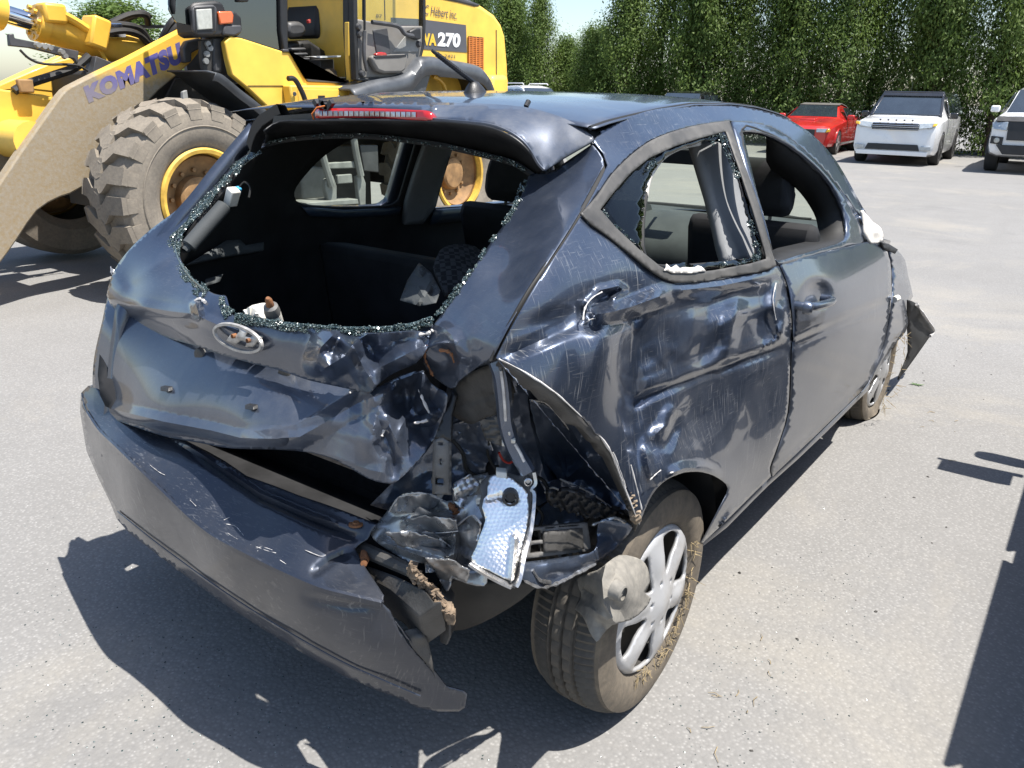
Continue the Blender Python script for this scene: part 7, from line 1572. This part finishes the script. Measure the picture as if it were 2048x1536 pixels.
# front wing, torn nose and hanging bumper corner
FS = Surf([(1775, 490, 'y', -.775), (1793, 500, 'y', -.765), (1815, 550, 'y', -.77), (1825, 593, 'y', -.785), (1817, 636, 'y', -.81), (1811, 661, 'y', -.815), (1768, 719, 'y', -.83), (1736, 766, 'y', -.825), (1782, 587, 'y', -.828), (1778, 650, 'y', -.84)], 1e-5)
panel('front_wing', sp([(1774, 490), (1793, 499), (1810, 520), (1816, 550), (1826, 593), (1818, 603), (1818, 636), (1811, 664), (1793, 685), (1768, 720), (1747, 756), (1729, 782), (1722, 786), (1738, 766), (1753, 730), (1767, 696), (1776, 660), (1781, 630), (1785, 587), (1785, 545), (1781, 520)], 2), FS, SIDE, 'wreck_paint_dusty', wreck, step_px=6, solid=.004, disp=[crumple(26, .014, 15, lambda x, y: np.clip((640 - y) / 60, 0, 1), 'facet')])
b = MB(); p = at(1790, 598, 'y', -.835); b.tube([p + np.array([-.02, 0, 0]), p + np.array([.03, -.004, 0])], .014, 8); b.build('side_repeater', 'white_plastic', wreck)
FL = Surf([(1817, 601, 'y', -.82), (1868, 661, 'y', -.86), (1797, 758, 'y', -.80), (1825, 680, 'y', -.82)])
panel('hanging_bumper_corner', sp([(1816, 600), (1833, 607), (1850, 632), (1869, 661), (1858, 676), (1830, 716), (1797, 760), (1806, 735), (1817, 705), (1816, 660)], 2), FL, SIDE, 'rubber_seal', wreck, step_px=7, solid=.006, disp=[crumple(40, .02, 12, None, 'fbm')])  # darker material than its plastic stands in for the shade here
chips('bumper_corner_edge', [[(1833, 608), (1848, 630), (1868, 660), (1860, 672)]], FL, SIDE, 'primer_edge', wreck, .006, .004, 2)
MS = Surf([(1725, 422, 'y', -.735), (1761, 454, 'y', -.745), (1765, 482, 'y', -.765), (1743, 486, 'y', -.77), (1731, 468, 'y', -.76)])
panel('mirror_mount', sp([(1726, 420), (1736, 432), (1746, 444), (1762, 456), (1767, 482), (1742, 487), (1731, 468)], 2), MS, SIDE, 'white_sealant', wreck, step_px=6, solid=.012, disp=[bump(1754, 462, 8, 10, .015)])
panel('wing_fringe', [(1762, 484), (1778, 488), (1796, 499), (1790, 508), (1770, 498)], FS, SIDE, 'rubber_seal', wreck, step_px=6, solid=.01)
# bonnet and front end (seen only from elsewhere)
hx = np.linspace(2.02, 3.20, 10); G = np.array([[(x, y * np.interp(x, [2.0, 2.6, 3.2], [.70, .70, .50]), np.interp(x, [2.0, 2.5, 2.9, 3.2], [.955, .90, .82, .66]) - .05 * y * y) for y in np.linspace(-1, 1, 11)] for x in hx])
G[..., 2] += (facet(G[..., 0] * 4, G[..., 1] * 4, 6)) * .05; MB().grid(G).build('bonnet', 'wreck_paint', wreck, 40, .004)
b = MB(); b.box((2.55, 0, .55), (1.1, 1.05, .40)); b.build('engine_bay', 'loader_dark_steel', wreck, 30, 0, .05)
b = MB(); b.prism([tuple(p) for p in spline([(3.0, -.66), (3.18, -.45), (3.26, 0), (3.18, .45), (3.0, .66), (2.95, .5), (3.05, 0), (2.95, -.5)], 3, True)], .25, .62, 'z'); b.build('front_bumper', 'wreck_paint_bumper', wreck, 50, 0, .03)
# straw and dry grass caught round the rear rim
b = MB(); r_ = random.Random(77)
for k in range(95):
    a = r_.uniform(-2.1, -.35) if k % 4 else r_.uniform(-.5, .5); rr = r_.uniform(.175, .215); c = np.array([rr * math.cos(a), -.806 - r_.uniform(0, .012), .296 + rr * math.sin(a)])
    d = np.array([r_.uniform(-1, 1), r_.uniform(-.6, .1), r_.uniform(-1, .6)]); d *= r_.uniform(.008, .018 if k % 16 else .05) / np.linalg.norm(d); b.tube([c - d * .5, c + d * .2, c + d + np.array([0, 0, -.003])], [.0012, .001, .0005], 4)
o_ = b.build('straw', 'straw', wreck, 0); o_['kind'] = 'stuff'
b = MB()
for k in range(40):
    a = r_.uniform(0, 6.28); rr = r_.uniform(.15, .2); c = np.array([2.5 + rr * math.cos(a), -.83, .245 + rr * math.sin(a)]); d = np.array([r_.uniform(-1, 1), r_.uniform(-.8, 0), r_.uniform(-1, .6)]); d *= .04 / np.linalg.norm(d); b.tube([c, c + d], [.0015, .0007], 4)
o_ = b.build('straw', 'straw', wreck, 0); o_['kind'] = 'stuff'

# ================================================================ small litter on the asphalt
r_ = random.Random(5); b = MB()
def pebble(x, y, s):
    n = 6; V = []; a0 = r_.uniform(0, 6)
    for k in range(n): a = a0 + 2 * math.pi * k / n; q = s * r_.uniform(.6, 1.1); V.append((x + q * math.cos(a), y + q * math.sin(a), .0005))
    V.append((x, y, s * r_.uniform(.5, .9))); b.add(V, [(k, (k + 1) % n, n) for k in range(n)])
for k in range(150):
    t_ = r_.random() ** .5 * 6; a = r_.uniform(-.15, 1.1); pebble(-1.2 + t_ * math.cos(a) * 1.1, -1.7 + t_ * math.sin(a), r_.uniform(.0025, .008))
tag(b.build('grit', 'loader_dark_steel', None, 0), kind='stuff', label='loose dark grit scattered over the asphalt')
b = MB()
for k in range(500):
    a = r_.gauss(0, 1); c = r_.gauss(0, 1); pebble(-.70 + .22 * a, .05 + .45 * c, r_.uniform(.0015, .0035))
for k in range(350):
    pebble(.25 + .5 * r_.gauss(0, 1), -1.0 + .10 * r_.gauss(0, 1), r_.uniform(.0012, .003))
tag(b.build('glass_crumbs', 'glass_grains', None, 0), kind='stuff', label='crumbs of safety glass on the ground behind the wreck')
b = MB()
for k in range(20):
    x, y = (.10 + .18 * r_.gauss(0, 1), -.93 - abs(.05 * r_.gauss(0, 1))) if k % 3 else (2.6 + .3 * r_.gauss(0, 1), -1.0 - abs(.1 * r_.gauss(0, 1)))
    a = r_.uniform(0, 6.28); l = r_.uniform(.01, .05); b.tube([(x, y, .003), (x + l * .5 * math.cos(a), y + l * .5 * math.sin(a), .006), (x + l * math.cos(a + .3), y + l * math.sin(a + .3), .003)], [.0012, .001, .0006], 4)
tag(b.build('straw_litter', 'straw', None, 0), kind='stuff', label='dry straw bits on the asphalt beside the wheels')
p = at(1833, 770, 'z', 0); e = empty('weed_sprig', (p[0], p[1], 0), 0, 'tiny green sprig lying on the asphalt beyond the front wheel', 'plant')
for k in range(7):
    a = k * .9 + .3; l = .022 + .01 * (k % 3); b = MB(); d = np.array([math.cos(a), math.sin(a), .25]) * l; s_ = np.array([-math.sin(a), math.cos(a), 0]) * l * .22
    b.add([(0, 0, .004), d * .5 + s_, d, d * .5 - s_], [(0, 1, 2, 3)]); b.build('leaf', 'leaf_bright', e, 0)
